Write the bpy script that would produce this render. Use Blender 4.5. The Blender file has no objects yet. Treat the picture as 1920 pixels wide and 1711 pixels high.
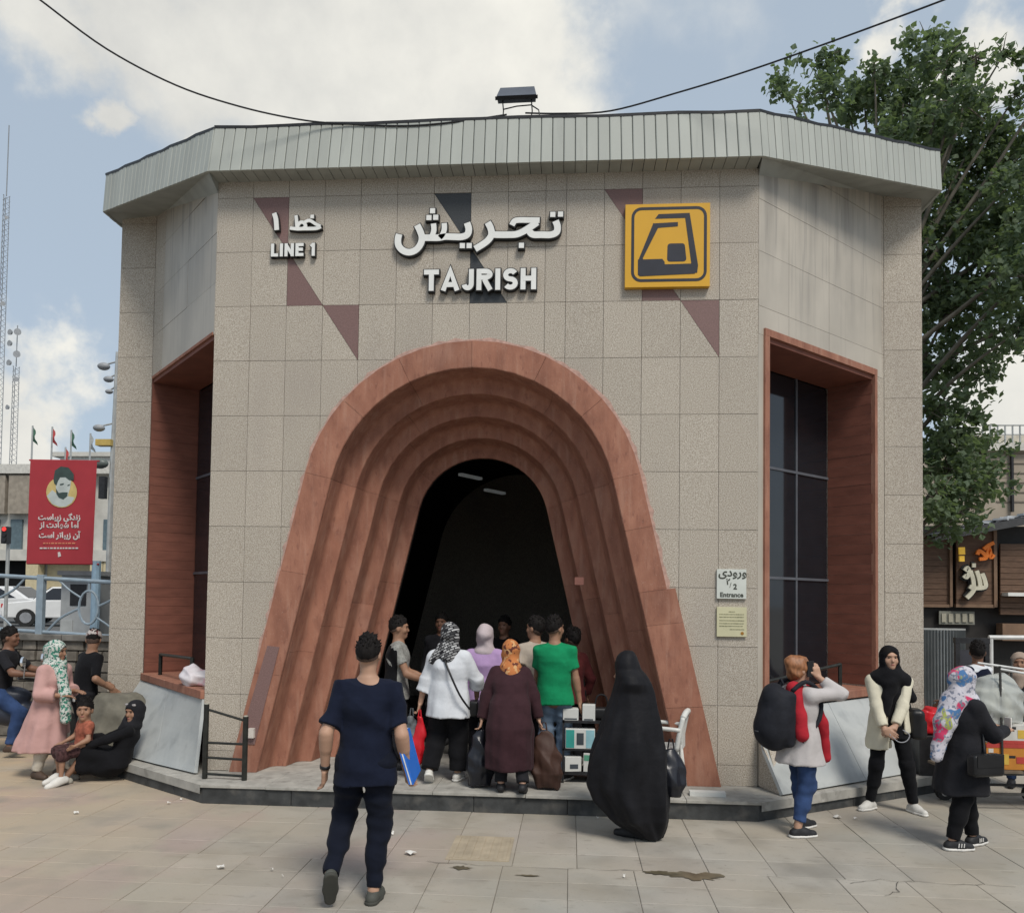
import bpy, bmesh, math, random
import numpy as np
from mathutils import Vector, Matrix
from mathutils.geometry import tessellate_polygon
random.seed(7); rng = np.random.default_rng(7)
SC = bpy.context.scene
COL = SC.collection
R_ = math.radians

# ------------------------------------------------------------------ camera
CAM = np.array([3.9129, -8.3116, 2.05]); F_PX = 1491.344; CY = 1069.167
def _basis(yaw, pitch, roll):
    w = np.array([math.sin(yaw)*math.cos(pitch), math.cos(yaw)*math.cos(pitch), math.sin(pitch)])
    r0 = np.array([math.cos(yaw), -math.sin(yaw), 0.0]); u0 = np.cross(r0, w)
    return (r0*math.cos(roll)+u0*math.sin(roll), -r0*math.sin(roll)+u0*math.cos(roll), w)
CR, CU, CW = _basis(-0.0745, 0.0367, 0.0138)
cam = bpy.data.cameras.new('camera'); cam_o = bpy.data.objects.new('camera', cam); COL.objects.link(cam_o)
cam.sensor_width = 36; cam.sensor_fit = 'HORIZONTAL'; cam.lens = 36*F_PX/1920; cam.shift_y = (CY-855.5)/1920
cam.clip_start = 0.1; cam.clip_end = 2000
mw = Matrix.Identity(4)
for i in range(3):
    mw[i][0] = CR[i]; mw[i][1] = CU[i]; mw[i][2] = -CW[i]; mw[i][3] = CAM[i]
cam_o.matrix_world = mw
SC.camera = cam_o
# measuring helpers: a direction seen in the photograph, met with a real plane of the place
def ray(x, y): return CW + CR*(x-960)/F_PX - CU*(y-CY)/F_PX
def on_z(x, y, Z=0.0): d = ray(x, y); return CAM + d*(Z-CAM[2])/d[2]
def on_y(x, y, Y=0.0): d = ray(x, y); return CAM + d*(Y-CAM[1])/d[1]

# ------------------------------------------------------------------ world and sun
SUN_EL, SUN_AZ = R_(52), R_(150)      # azimuth clockwise from +Y
SC.view_settings.view_transform = 'Standard'; SC.view_settings.look = 'None'
SC.view_settings.gamma = 1; SC.view_settings.exposure = 0.85; SC.view_settings.use_curve_mapping = False
W = bpy.data.worlds.new('World'); SC.world = W; W.use_nodes = True
nt = W.node_tree; nt.nodes.clear(); N = nt.nodes.new; LK = nt.links.new
w_out = N('ShaderNodeOutputWorld'); bg = N('ShaderNodeBackground'); LK(bg.outputs[0], w_out.inputs[0])
sky = N('ShaderNodeTexSky'); sky.sky_type = 'NISHITA'; sky.sun_disc = False
sky.sun_elevation = SUN_EL; sky.sun_rotation = SUN_AZ; sky.air_density = 1.0; sky.dust_density = 2.2; sky.ozone_density = 1.5
bg.inputs[1].default_value = 0.1
tc = N('ShaderNodeTexCoord')
def vmath(op, a=None, b=None, s=None):
    n = N('ShaderNodeVectorMath'); n.operation = op
    for i, v in enumerate((a, b)):
        if v is None: continue
        if hasattr(v, 'is_linked'): LK(v, n.inputs[i])
        else: n.inputs[i].default_value = v
    if s is not None: n.inputs['Scale'].default_value = s
    return n
def fmath(op, a, b=None, clamp=False):
    n = N('ShaderNodeMath'); n.operation = op; n.use_clamp = clamp
    for i, v in enumerate((a, b)):
        if v is None: continue
        if hasattr(v, 'is_linked'): LK(v, n.inputs[i])
        else: n.inputs[i].default_value = v
    return n.outputs[0]
dirn = vmath('NORMALIZE', tc.outputs['Generated']).outputs[0]
nz = N('ShaderNodeTexNoise'); nz.inputs['Scale'].default_value = 5.5; nz.inputs['Detail'].default_value = 7; nz.inputs['Roughness'].default_value = .58
LK(dirn, nz.inputs['Vector'])
wv = vmath('SCALE', vmath('SUBTRACT', nz.outputs['Color'], (.5, .5, .5)).outputs[0], s=.30).outputs[0]
wd = vmath('ADD', dirn, wv).outputs[0]
blobs = [(60,-40,110),(200,-20,130),(400,20,190),(580,60,230),(760,80,220),(900,120,200),(1010,100,150),(1060,180,105),(680,160,180),(520,140,130),
         (1640,10,60),(1890,60,75),(160,215,50),(300,190,34),(345,225,30),(50,720,75),(0,820,110),(120,830,80),(1960,740,140)]
field = None
for (bx_, by_, br_) in blobs:
    d = ray(bx_, by_); d = d/np.linalg.norm(d)
    dist = vmath('DISTANCE', wd, tuple(d)).outputs['Value']
    f = fmath('SUBTRACT', 1.0, fmath('DIVIDE', dist, br_/F_PX*1.15))
    field = f if field is None else fmath('MAXIMUM', field, f)
nz2 = N('ShaderNodeTexNoise'); nz2.inputs['Scale'].default_value = 2.3; nz2.inputs['Detail'].default_value = 5; LK(vmath('ADD', dirn, (4.2, 1.7, .3)).outputs[0], nz2.inputs['Vector'])
wide = fmath('MULTIPLY', fmath('SUBTRACT', nz2.outputs['Fac'], .66), 3.0)
field = fmath('MAXIMUM', field, wide)
nz3 = N('ShaderNodeTexNoise'); nz3.inputs['Scale'].default_value = 9; nz3.inputs['Detail'].default_value = 8; nz3.inputs['Roughness'].default_value = .6; LK(dirn, nz3.inputs['Vector'])
field = fmath('ADD', field, fmath('MULTIPLY', fmath('SUBTRACT', nz3.outputs['Fac'], .5), .7))
mr = N('ShaderNodeMapRange'); mr.interpolation_type = 'SMOOTHSTEP'; LK(field, mr.inputs[0])
mr.inputs[1].default_value = -.2; mr.inputs[2].default_value = .52
shade = N('ShaderNodeValToRGB'); LK(fmath('ADD', fmath('MULTIPLY', nz2.outputs['Fac'], .6), fmath('MULTIPLY', nz3.outputs['Fac'], .55)), shade.inputs[0])
shade.color_ramp.elements[0].position = .42; shade.color_ramp.elements[0].color = (3.75, 3.75, 3.6, 1)
shade.color_ramp.elements[1].position = .72; shade.color_ramp.elements[1].color = (5.1, 5.0, 4.6, 1)
mixc = N('ShaderNodeMix'); mixc.data_type = 'RGBA'; LK(mr.outputs[0], mixc.inputs[0])
tint = N('ShaderNodeMix'); tint.data_type = 'RGBA'; tint.inputs[0].default_value = .82
LK(sky.outputs[0], tint.inputs[6]); tint.inputs[7].default_value = (2.6, 3.05, 3.5, 1)   # thin high veil over the blue
LK(tint.outputs[2], mixc.inputs[6]); LK(shade.outputs[0], mixc.inputs[7]); LK(mixc.outputs[2], bg.inputs[0])
sun = bpy.data.lights.new('sun', 'SUN'); sun.energy = 1.5; sun.angle = R_(18); sun.color = (1, .95, .87)
sun_o = bpy.data.objects.new('sun', sun); COL.objects.link(sun_o)
sdir = Vector((math.sin(SUN_AZ)*math.cos(SUN_EL), math.cos(SUN_AZ)*math.cos(SUN_EL), math.sin(SUN_EL)))
sun_o.rotation_euler = sdir.to_track_quat('Z', 'Y').to_euler()
SC.cycles.max_bounces = 6; SC.cycles.diffuse_bounces = 4; SC.cycles.use_denoising = True

# ------------------------------------------------------------------ materials
MATS = {}
def M(name, col, rough=.7, var=.14, scale=6., bump=0., bscale=40., spec=.35, metal=0., rnd=0., col2=None, stretch=(1, 1, 1), detail=5, emit=0., sheen=0., pts=None, space='pos'):
    if name in MATS: return MATS[name]
    m = bpy.data.materials.new(name); m.use_nodes = True; t = m.node_tree; b = t.nodes['Principled BSDF']
    g = t.nodes.new('ShaderNodeNewGeometry'); mp = t.nodes.new('ShaderNodeVectorMath'); mp.operation = 'MULTIPLY'
    if space == 'pos': t.links.new(g.outputs['Position'], mp.inputs[0])
    else:
        q = t.nodes.new('ShaderNodeTexCoord'); t.links.new(q.outputs['Object'], mp.inputs[0])
    mp.inputs[1].default_value = stretch
    n = t.nodes.new('ShaderNodeTexNoise'); n.inputs['Scale'].default_value = scale; n.inputs['Detail'].default_value = detail; t.links.new(mp.outputs[0], n.inputs['Vector'])
    r = t.nodes.new('ShaderNodeValToRGB'); t.links.new(n.outputs['Fac'], r.inputs[0])
    e = r.color_ramp.elements
    if pts:
        while len(e) < len(pts): e.new(.5)
        for k, (p_, c_) in enumerate(pts): e[k].position = p_; e[k].color = (*c_, 1)
    else:
        c2 = col2 or tuple(min(1, c*(1+var)) for c in col)
        e[0].position = .32; e[0].color = (*[c*(1-var) for c in col], 1); e[1].position = .68; e[1].color = (*c2, 1)
    out = r.outputs[0]
    if rnd:
        oi = t.nodes.new('ShaderNodeObjectInfo'); mrn = t.nodes.new('ShaderNodeMapRange'); t.links.new(oi.outputs['Random'], mrn.inputs[0])
        mrn.inputs[3].default_value = 1-rnd; mrn.inputs[4].default_value = 1+rnd
        hs = t.nodes.new('ShaderNodeHueSaturation'); t.links.new(out, hs.inputs['Color']); t.links.new(mrn.outputs[0], hs.inputs['Value']); out = hs.outputs[0]
    t.links.new(out, b.inputs['Base Color'])
    b.inputs['Roughness'].default_value = rough; b.inputs['Metallic'].default_value = metal; b.inputs['Specular IOR Level'].default_value = spec
    if sheen: b.inputs['Sheen Weight'].default_value = sheen
    if emit:
        b.inputs['Emission Color'].default_value = (*col, 1); b.inputs['Emission Strength'].default_value = emit
    if bump:
        n2 = t.nodes.new('ShaderNodeTexNoise'); n2.inputs['Scale'].default_value = bscale; n2.inputs['Detail'].default_value = 5; t.links.new(mp.outputs[0], n2.inputs['Vector'])
        bp = t.nodes.new('ShaderNodeBump'); bp.inputs['Strength'].default_value = bump; bp.inputs['Distance'].default_value = .01
        t.links.new(n2.outputs['Fac'], bp.inputs['Height']); t.links.new(bp.outputs[0], b.inputs['Normal'])
    m['base_out'] = out.node.name
    MATS[name] = m; return m
def overlay(m, scale, stretch, lo, hi, col, amount=1., zr=None, detail=5, off=(0, 0, 0), kind='noise', rng=None):
    """a second layer of colour with a shape of its own (dirt, smears, print) over a material's base colour"""
    t = m.node_tree; b = t.nodes['Principled BSDF']; src = b.inputs['Base Color'].links[0].from_socket
    g = t.nodes.new('ShaderNodeNewGeometry'); a = t.nodes.new('ShaderNodeVectorMath'); a.operation = 'MULTIPLY_ADD'
    t.links.new(g.outputs['Position'], a.inputs[0]); a.inputs[1].default_value = stretch; a.inputs[2].default_value = off
    if kind.startswith('voronoi'):
        n = t.nodes.new('ShaderNodeTexVoronoi'); n.inputs['Scale'].default_value = scale; o = n.outputs['Distance']
    else:
        n = t.nodes.new('ShaderNodeTexNoise'); n.inputs['Scale'].default_value = scale; n.inputs['Detail'].default_value = detail; o = n.outputs['Fac']
    t.links.new(a.outputs[0], n.inputs['Vector'])
    r = t.nodes.new('ShaderNodeMapRange'); t.links.new(o, r.inputs[0]); r.inputs[1].default_value = lo; r.inputs[2].default_value = hi; r.inputs[4].default_value = amount
    fac = r.outputs[0]
    if zr:
        s = t.nodes.new('ShaderNodeSeparateXYZ'); t.links.new(g.outputs['Position'], s.inputs[0])
        r2 = t.nodes.new('ShaderNodeMapRange'); t.links.new(s.outputs[2], r2.inputs[0]); r2.inputs[1].default_value = zr[0]; r2.inputs[2].default_value = zr[1]
        ml = t.nodes.new('ShaderNodeMath'); ml.operation = 'MULTIPLY'; t.links.new(fac, ml.inputs[0]); t.links.new(r2.outputs[0], ml.inputs[1]); fac = ml.outputs[0]
    if rng:
        s = t.nodes.new('ShaderNodeSeparateXYZ'); t.links.new(g.outputs['Position'], s.inputs[0])
        r2 = t.nodes.new('ShaderNodeMapRange'); t.links.new(s.outputs[rng[0]], r2.inputs[0]); r2.inputs[1].default_value = rng[1]; r2.inputs[2].default_value = rng[2]
        ml = t.nodes.new('ShaderNodeMath'); ml.operation = 'MULTIPLY'; t.links.new(fac, ml.inputs[0]); t.links.new(r2.outputs[0], ml.inputs[1]); fac = ml.outputs[0]
    if kind == 'voronoi_far':
        iv = t.nodes.new('ShaderNodeMath'); iv.operation = 'SUBTRACT'; iv.inputs[0].default_value = amount; t.links.new(fac, iv.inputs[1]); fac = iv.outputs[0]
    mx = t.nodes.new('ShaderNodeMix'); mx.data_type = 'RGBA'; t.links.new(fac, mx.inputs[0]); t.links.new(src, mx.inputs[6]); mx.inputs[7].default_value = (*col, 1)
    t.links.new(mx.outputs[2], b.inputs['Base Color']); return m

granite = M('granite', (.4, .35, .31), .75, rnd=.045, scale=105, detail=2, bump=.1, bscale=90, pts=[(.34, (.235, .198, .155)), (.46, (.395, .345, .283)), (.56, (.425, .38, .318)), (.66, (.585, .54, .465))])
overlay(granite, 1.2, (1, 1, .5), .52, .75, (.27, .235, .21), .35)
granite_purple = M('granite_purple', (.19, .115, .105), .55, var=.2, scale=90, rnd=.06)
granite_black = M('granite_black', (.045, .048, .05), .4, var=.3, scale=90, rnd=.06)
redstone = M('red_sandstone', (.30, .115, .075), .8, rnd=.1, scale=5, stretch=(1.6, 1.6, .7), bump=.25, bscale=35, pts=[(.28, (.235, .10, .066)), (.5, (.30, .132, .086)), (.72, (.36, .168, .11))])
overlay(redstone, 2.3, (1, 1, .8), .58, .74, (.45, .265, .2), .3)
overlay(redstone, 26, (1, 1, .35), .6, .72, (.16, .06, .045), .5)
overlay(redstone, 3, (5, 5, .45), .54, .70, (.46, .275, .2), .28, detail=7, off=(2, 0, 1))
overlay(redstone, 4, (4, 4, .8), .58, .74, (.15, .062, .046), .35, off=(9, 3, 4))
overlay(redstone, 60, (1, 1, 1), .62, .7, (.42, .27, .21), .35)
redtile = M('red_reveal_tile', (.20, .074, .05), .7, var=.15, scale=4, rnd=.06, bump=.1, stretch=(1, 1, 3))
mortar = M('pink_mortar', (.45, .30, .25), .9, var=.2, scale=20)
joint = M('joint_mortar', (.255, .22, .185), .9)
marble = M('grey_marble', (.43, .39, .33), .45, var=.1, scale=2.2, rnd=.03, stretch=(1, 1, .6))
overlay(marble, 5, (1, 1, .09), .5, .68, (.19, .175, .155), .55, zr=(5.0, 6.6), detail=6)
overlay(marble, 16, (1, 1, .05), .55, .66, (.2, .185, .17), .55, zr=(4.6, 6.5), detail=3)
white_marble = M('white_marble', (.5, .52, .51), .35, scale=1.6, stretch=(1.2, 1.2, 1.5), pts=[(.3, (.36, .38, .38)), (.52, (.43, .445, .435)), (.7, (.32, .335, .33))])
overlay(white_marble, 3.2, (1.4, 1.4, .9), .56, (.70), (.25, .262, .262), .55)
fascia_m = M('fascia_metal', (.36, .375, .34), .6, var=.06, scale=3, rnd=.05, stretch=(1, 1, .3), spec=.5)
overlay(fascia_m, 4, (3, 3, .3), .6, .8, (.24, .25, .235), .5)
soffit_m = M('soffit_metal', (.33, .34, .31), .6, var=.12, scale=4, rnd=.05)
dark_metal = M('dark_metal', (.022, .022, .024), .45, var=.3, scale=20)
kerb_dark = M('kerb_dark_stone', (.05, .052, .052), .6, var=.3, scale=9, rnd=.12, bump=.15)
overlay(kerb_dark, 7, (1, 1, 1), .52, .75, (.15, .14, .125), .5)
tread_m = M('tread_stone', (.36, .345, .31), .8, var=.16, scale=7, rnd=.05, bump=.1)
overlay(tread_m, 9, (1, 1, 1), .56, .7, (.16, .15, .135), .5)
glass_dark = M('dark_glass', (.012, .014, .018), .06, var=.1, spec=.6)
inner_dark = M('painted_interior_dark', (.006, .0058, .0055), .9, var=.2)  # near-black colour paints in the unlit interior; the stone itself is paler
tube_m = M('fluorescent_tube', (.8, .85, .85), .5, emit=.03)
white_paint = M('white_letter_face', (.74, .74, .71), .5, var=.05)
black_paint = M('black_letter_side', (.016, .016, .016), .5)
yellow_paint = M('metro_yellow', (.62, .335, .022), .45, var=.04, scale=3)
navy_paint = M('metro_navy', (.02, .022, .032), .5)

# ------------------------------------------------------------------ object helpers
def tag(o, label=None, cat=None, group=None, kind=None):
    if label: o['label'] = label
    if cat: o['category'] = cat
    if group: o['group'] = group
    if kind: o['kind'] = kind
    return o
def empty(name, loc=(0, 0, 0), rz=0., parent=None):
    o = bpy.data.objects.new(name, None); COL.objects.link(o); o.location = loc; o.rotation_euler = (0, 0, rz); o.empty_display_size = .1
    if parent: o.parent = parent
    return o
def link(name, me, mat=None, parent=None, loc=None, rz=None):
    o = bpy.data.objects.new(name, me); COL.objects.link(o)
    if mat and not me.materials: me.materials.append(mat)
    if parent: o.parent = parent
    if loc is not None: o.location = loc
    if rz is not None: o.rotation_euler = (0, 0, rz)
    return o
class MB:
    """collects shapes for one mesh"""
    def __init__(s): s.v = []; s.f = []
    def add(s, vs, fs):
        b = len(s.v); s.v += [tuple(map(float, q)) for q in vs]; s.f += [tuple(b+i for i in q) for q in fs]; return s
    def box(s, c, size, rz=0., ax=None):
        hx, hy, hz = [q/2 for q in size]; ca, sa = math.cos(rz), math.sin(rz); vs = []
        for z in (-hz, hz):
            for x, y in ((-hx, -hy), (hx, -hy), (hx, hy), (-hx, hy)): vs.append((c[0]+x*ca-y*sa, c[1]+x*sa+y*ca, c[2]+z))
        return s.add(vs, [(3, 2, 1, 0), (4, 5, 6, 7), (0, 1, 5, 4), (1, 2, 6, 5), (2, 3, 7, 6), (3, 0, 4, 7)])
    def prism(s, poly, vec):
        n = len(poly); a = [Vector(q) for q in poly]; b = [q+Vector(vec) for q in a]
        return s.add(a+b, [tuple(range(n))[::-1], tuple(range(n, 2*n))]+[(i, (i+1) % n, n+(i+1) % n, n+i) for i in range(n)])
    def tube(s, path, r, n=8, caps=True):
        path = [Vector(q) for q in path]; rs = r if isinstance(r, (list, tuple)) else [r]*len(path); rings = []; up = None
        for i, p in enumerate(path):
            t = (path[min(i+1, len(path)-1)]-path[max(i-1, 0)]).normalized()
            if up is None: up = t.orthogonal().normalized()
            up = (up-t*up.dot(t)).normalized(); sd = t.cross(up)
            rings.append([p+(up*math.cos(2*math.pi*k/n)+sd*math.sin(2*math.pi*k/n))*rs[i] for k in range(n)])
        vs = [q for r_ in rings for q in r_]; fs = []
        for i in range(len(path)-1):
            for k in range(n): fs.append((i*n+k, i*n+(k+1) % n, (i+1)*n+(k+1) % n, (i+1)*n+k))
        if caps: fs += [tuple(range(n))[::-1], tuple(range((len(path)-1)*n, len(path)*n))]
        return s.add(vs, fs)
    def sphere(s, c, r, n=12, m=8):
        rx, ry, rz = (r, r, r) if not isinstance(r, (tuple, list)) else r; vs = [(c[0], c[1], c[2]+rz)]; fs = []
        for i in range(1, m):
            a = math.pi*i/m
            for k in range(n): b = 2*math.pi*k/n; vs.append((c[0]+rx*math.sin(a)*math.cos(b), c[1]+ry*math.sin(a)*math.sin(b), c[2]+rz*math.cos(a)))
        vs.append((c[0], c[1], c[2]-rz)); L = len(vs)-1
        for k in range(n): fs.append((0, 1+k, 1+(k+1) % n)); fs.append((L, L-n+(k+1) % n, L-n+k))
        for i in range(m-2):
            for k in range(n): a = 1+i*n+k; b = 1+i*n+(k+1) % n; fs.append((a, a+n, b+n, b))
        return s.add(vs, fs)
    def mesh(s, name, smooth=False):
        me = bpy.data.meshes.new(name); me.from_pydata(s.v, [], s.f); me.validate()
        if smooth: me.polygons.foreach_set('use_smooth', [True]*len(me.polygons))
        return me
    def build(s, name, mat, parent=None, smooth=False, loc=None, rz=None, bevel=0.):
        o = link(name, s.mesh(name, smooth), mat, parent, loc, rz)
        if bevel: m = o.modifiers.new('b', 'BEVEL'); m.width = bevel; m.segments = 2; m.limit_method = 'ANGLE'
        return o
def clip_half(poly, n, d):
    """keep the side n.p >= d of a 2D polygon"""
    out = []
    for i in range(len(poly)):
        a, b = poly[i], poly[(i+1) % len(poly)]; da = n[0]*a[0]+n[1]*a[1]-d; db = n[0]*b[0]+n[1]*b[1]-d
        if da >= 0: out.append(a)
        if (da >= 0) != (db >= 0): t = da/(da-db); out.append((a[0]+(b[0]-a[0])*t, a[1]+(b[1]-a[1])*t))
    return out
def ribbon(pts, w):
    """outline quads of a flat pen stroke along 2D points, mitred"""
    n = len(pts); L = []; Rr = []
    ws = w if isinstance(w, (list, tuple)) else [w]*n
    for i in range(n):
        p = Vector(pts[i]); d0 = (p-Vector(pts[i-1])).normalized() if i else None; d1 = (Vector(pts[i+1])-p).normalized() if i < n-1 else None
        if d0 is None: nn = Vector((-d1.y, d1.x)); k = 1
        elif d1 is None: nn = Vector((-d0.y, d0.x)); k = 1
        else:
            m = (d0+d1).normalized(); nn = Vector((-m.y, m.x)); k = min(2.2, 1/max(.3, nn.dot(Vector((-d0.y, d0.x)))))
        L.append(p+nn*ws[i]/2*k); Rr.append(p-nn*ws[i]/2*k)
    return L, Rr
def smooth_pts(pts, k=4):
    """Catmull-Rom through points"""
    P = [Vector(q) for q in pts]; out = []
    for i in range(len(P)-1):
        a = P[max(i-1, 0)]; b = P[i]; c = P[i+1]; d = P[min(i+2, len(P)-1)]
        for j in range(k):
            t = j/k; out.append(.5*((2*b)+(c-a)*t+(2*a-5*b+4*c-d)*t*t+(-a+3*b-3*c+d)*t**3))
    out.append(P[-1]); return out
def stroke_solid(mb, pts, w, y0, y1, grow=0.):
    """a pen stroke standing on the wall: front at y0, back at y1 (x, z plane)"""
    L, Rr = ribbon(pts, (w+grow) if not isinstance(w, list) else [q+grow for q in w]); n = len(L)
    if grow:
        d = (Vector(pts[0])-Vector(pts[1])).normalized()*grow/2; L[0] += d; Rr[0] += d
        d = (Vector(pts[-1])-Vector(pts[-2])).normalized()*grow/2; L[-1] += d; Rr[-1] += d
    vs = []
    for y in (y0, y1):
        for q in L: vs.append((q.x, y, q.y))
        for q in Rr: vs.append((q.x, y, q.y))
    fs = []
    for i in range(n-1):
        fs += [(i, i+1, n+i+1, n+i), (2*n+i+1, 2*n+i, 3*n+i, 3*n+i+1), (i+1, i, 2*n+i, 2*n+i+1), (n+i, n+i+1, 3*n+i+1, 3*n+i)]
    fs += [(0, n, 3*n, 2*n), (2*n-1, n-1, 3*n-1, 4*n-1)]
    mb.add(vs, fs)
# ------------------------------------------------------------------ ground and pavement
ground_m = M('ground_dust', (.29, .27, .235), .9, var=.15, scale=1.5)
g = MB(); g.add([(-400, -60, -.012), (400, -60, -.012), (400, 500, -.012), (-400, 500, -.012)], [(0, 1, 2, 3)])
ground_o = tag(g.build('ground', ground_m), kind='structure')
slab_m = M('paving_slab', (.31, .295, .265), .8, rnd=.11, scale=2.2, bump=.12, bscale=45, pts=[(.3, (.27, .25, .215)), (.5, (.335, .312, .272)), (.7, (.37, .34, .295))])
overlay(slab_m, .55, (1, 1, 1), .5, .62, (.34, .285, .255), .35, off=(3, 1, 0))
overlay(slab_m, .45, (1, 1, 1), .5, .66, (.265, .28, .26), .6, off=(11, 5, 0))
overlay(slab_m, 5, (1, 2.4, 1), .6, .72, (.155, .145, .125), .55)
overlay(slab_m, 40, (1, 1, 1), .64, .72, (.15, .14, .12), .45)
overlay(slab_m, 1.1, (1, 1, 1), .2, .5, (.46, .35, .235), 1., rng=(0, 1.9, -2.0))
overlay(slab_m, .9, (1, 1, 1), .52, .6, (.36, .25, .235), .4, off=(5.5, 9.1, 0), rng=(0, 3.8, 2.2))
overlay(slab_m, 1.7, (1, 1, 1), .53, .68, (.215, .2, .172), .6, off=(1, 8, 0), detail=8)
overlay(slab_m, 13, (1, 1, 1), .0, .09, (.13, .12, .105), .6, kind='voronoi_far')
# the sandy dust towards the left of the square, and the dark wet mark near the bottom
overlay(slab_m, .8, (1, 1, 1), .38, .6, (.35, .30, .225), .45, off=(7.3, 2.2, 0))
pave = MB(); pave.box((2.5, 3.2, -.02), (40, 16.5, .03)).box((2.5, -12.6, -.02), (40, 15.1, .03))
pavement = tag(pave.build('pavement', M('paving_joint', (.20, .175, .145), .95, var=.3, scale=4)), kind='structure')
ys = [-5.4, -5.08, -4.75, -4.42, -4.09, -3.76, -3.43, -3.1, -2.77, -2.44, -2.12, -1.78, -1.18, -.58, .02, .62, 1.22, 1.82, 2.42]
nslab = 0
slab_cache = {}
rs = random.Random(3)
for r in range(len(ys)-1):
    ya, yb = ys[r], ys[r+1]; off = -.02 if yb > -2.1 else -.09
    dist = (yb+8.31)
    xl = CAM[0]-dist*.78-.5; xr = CAM[0]+dist*.56+.6
    i = math.floor((xl-off)/.5)
    while off+i*.5 < xr:
        xa = off+i*.5; xb = xa+.5; i += 1
        xc, yc = (xa+xb)/2, (ya+yb)/2
        if yc > -.66 and .3 < xc < 5.7: continue
        # inside the building's own footprint
        if yc > -.62+max(0, .3-xc)*.70+.45 and yc > -.62+max(0, xc-5.7)*.645+.45 and -2.2 < xc < 8.6: continue
        if abs(xc-3.2) < .26 and -2.12 <= ya and yb <= -1.1: pass
        w_, d_ = .496, (yb-ya)-.004
        key = round(d_, 3)
        if key not in slab_cache:
            b = MB(); e = .004
            x0, y0 = w_/2, d_/2
            b.add([(-x0, -y0, -.03), (x0, -y0, -.03), (x0, y0, -.03), (-x0, y0, -.03), (-x0, -y0, -.003), (x0, -y0, -.003), (x0, y0, -.003), (-x0, y0, -.003),
                   (-x0+e, -y0+e, 0), (x0-e, -y0+e, 0), (x0-e, y0-e, 0), (-x0+e, y0-e, 0)],
                  [(0, 1, 5, 4), (1, 2, 6, 5), (2, 3, 7, 6), (3, 0, 4, 7), (4, 5, 9, 8), (5, 6, 10, 9), (6, 7, 11, 10), (7, 4, 8, 11), (8, 9, 10, 11)])
            slab_cache[key] = b.mesh('paving_slab')
        o = link('paving_slab', slab_cache[key], slab_m, pavement, (xc+rs.uniform(-.001, .001), yc, .003+rs.uniform(-.0015, .002)))
        o.rotation_euler = (rs.uniform(-.002, .002), rs.uniform(-.002, .002), 0)
        nslab += 1
# the ribbed guiding slab and its ribs
rib_m = M('guiding_slab', (.37, .31, .225), .85, var=.15, scale=6)
gs = MB(); gs.box((3.2, -1.72, .006), (.5, .62, .012))
for k in range(7): gs.box((2.99+k*.07, -1.72, .013), (.028, .58, .007))
gs.build('guiding_slab', rib_m, pavement)
# wet patch: a thin irregular film of dirty water
wet = M('wet_dirt', (.115, .095, .06), .28, var=.3, scale=9, spec=.5)
def blot(name, cx, cy, rx, ry, mat, seed, z=.0088, parent=None):
    q = random.Random(seed); n = 26; vs = [(cx, cy, z)]
    for k in range(n):
        a = 2*math.pi*k/n; rr = q.uniform(.45, 1.1)
        vs.append((cx+math.cos(a)*rx*rr, cy+math.sin(a)*ry*rr, z))
    return MB().add(vs, [(0, 1+k, 1+(k+1) % n) for k in range(n)]).build(name, mat, parent)
blot('water_stain', 4.86, -2.2, .25, .10, wet, 5, parent=pavement)
blot('water_stain', 4.62, -2.16, .16, .05, wet, 6, z=.0096, parent=pavement)
blot('water_stain', 3.10, -2.22, .10, .05, wet, 8, parent=pavement)
blot('water_stain', 3.62, -2.33, .12, .02, wet, 9, parent=pavement)
crack_m = M('crack_dirt', (.06, .054, .046), .95)
def crack(px, w=.008):
    pts = []; q = random.Random(len(px)+int(px[0][0]))
    P_ = [on_z(*p_, .0) for p_ in px]
    for a, b in zip(P_[:-1], P_[1:]):
        for k in range(5): u = k/5; pts.append(((a[0]+(b[0]-a[0])*u+q.uniform(-.012, .012)), (a[1]+(b[1]-a[1])*u+q.uniform(-.02, .02))))
    L, Rr = ribbon(pts, [w*q.uniform(.4, 1.3) for _ in pts]); n = len(L)
    MB().add([(v.x, v.y, .0086) for v in L]+[(v.x, v.y, .0086) for v in Rr], [(i, n+i, n+i+1, i+1) for i in range(n-1)]).build('slab_crack', crack_m, pavement)
for c_ in ([(1590, 1655), (1650, 1650), (1745, 1656), (1850, 1660), (1920, 1664)], [(1680, 1652), (1683, 1672), (1650, 1680)], [(800, 1616), (900, 1622), (1060, 1628), (1200, 1633), (1260, 1640)]): crack(c_, .005)
litter_m = M('white_litter', (.66, .64, .6), .8)
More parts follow.
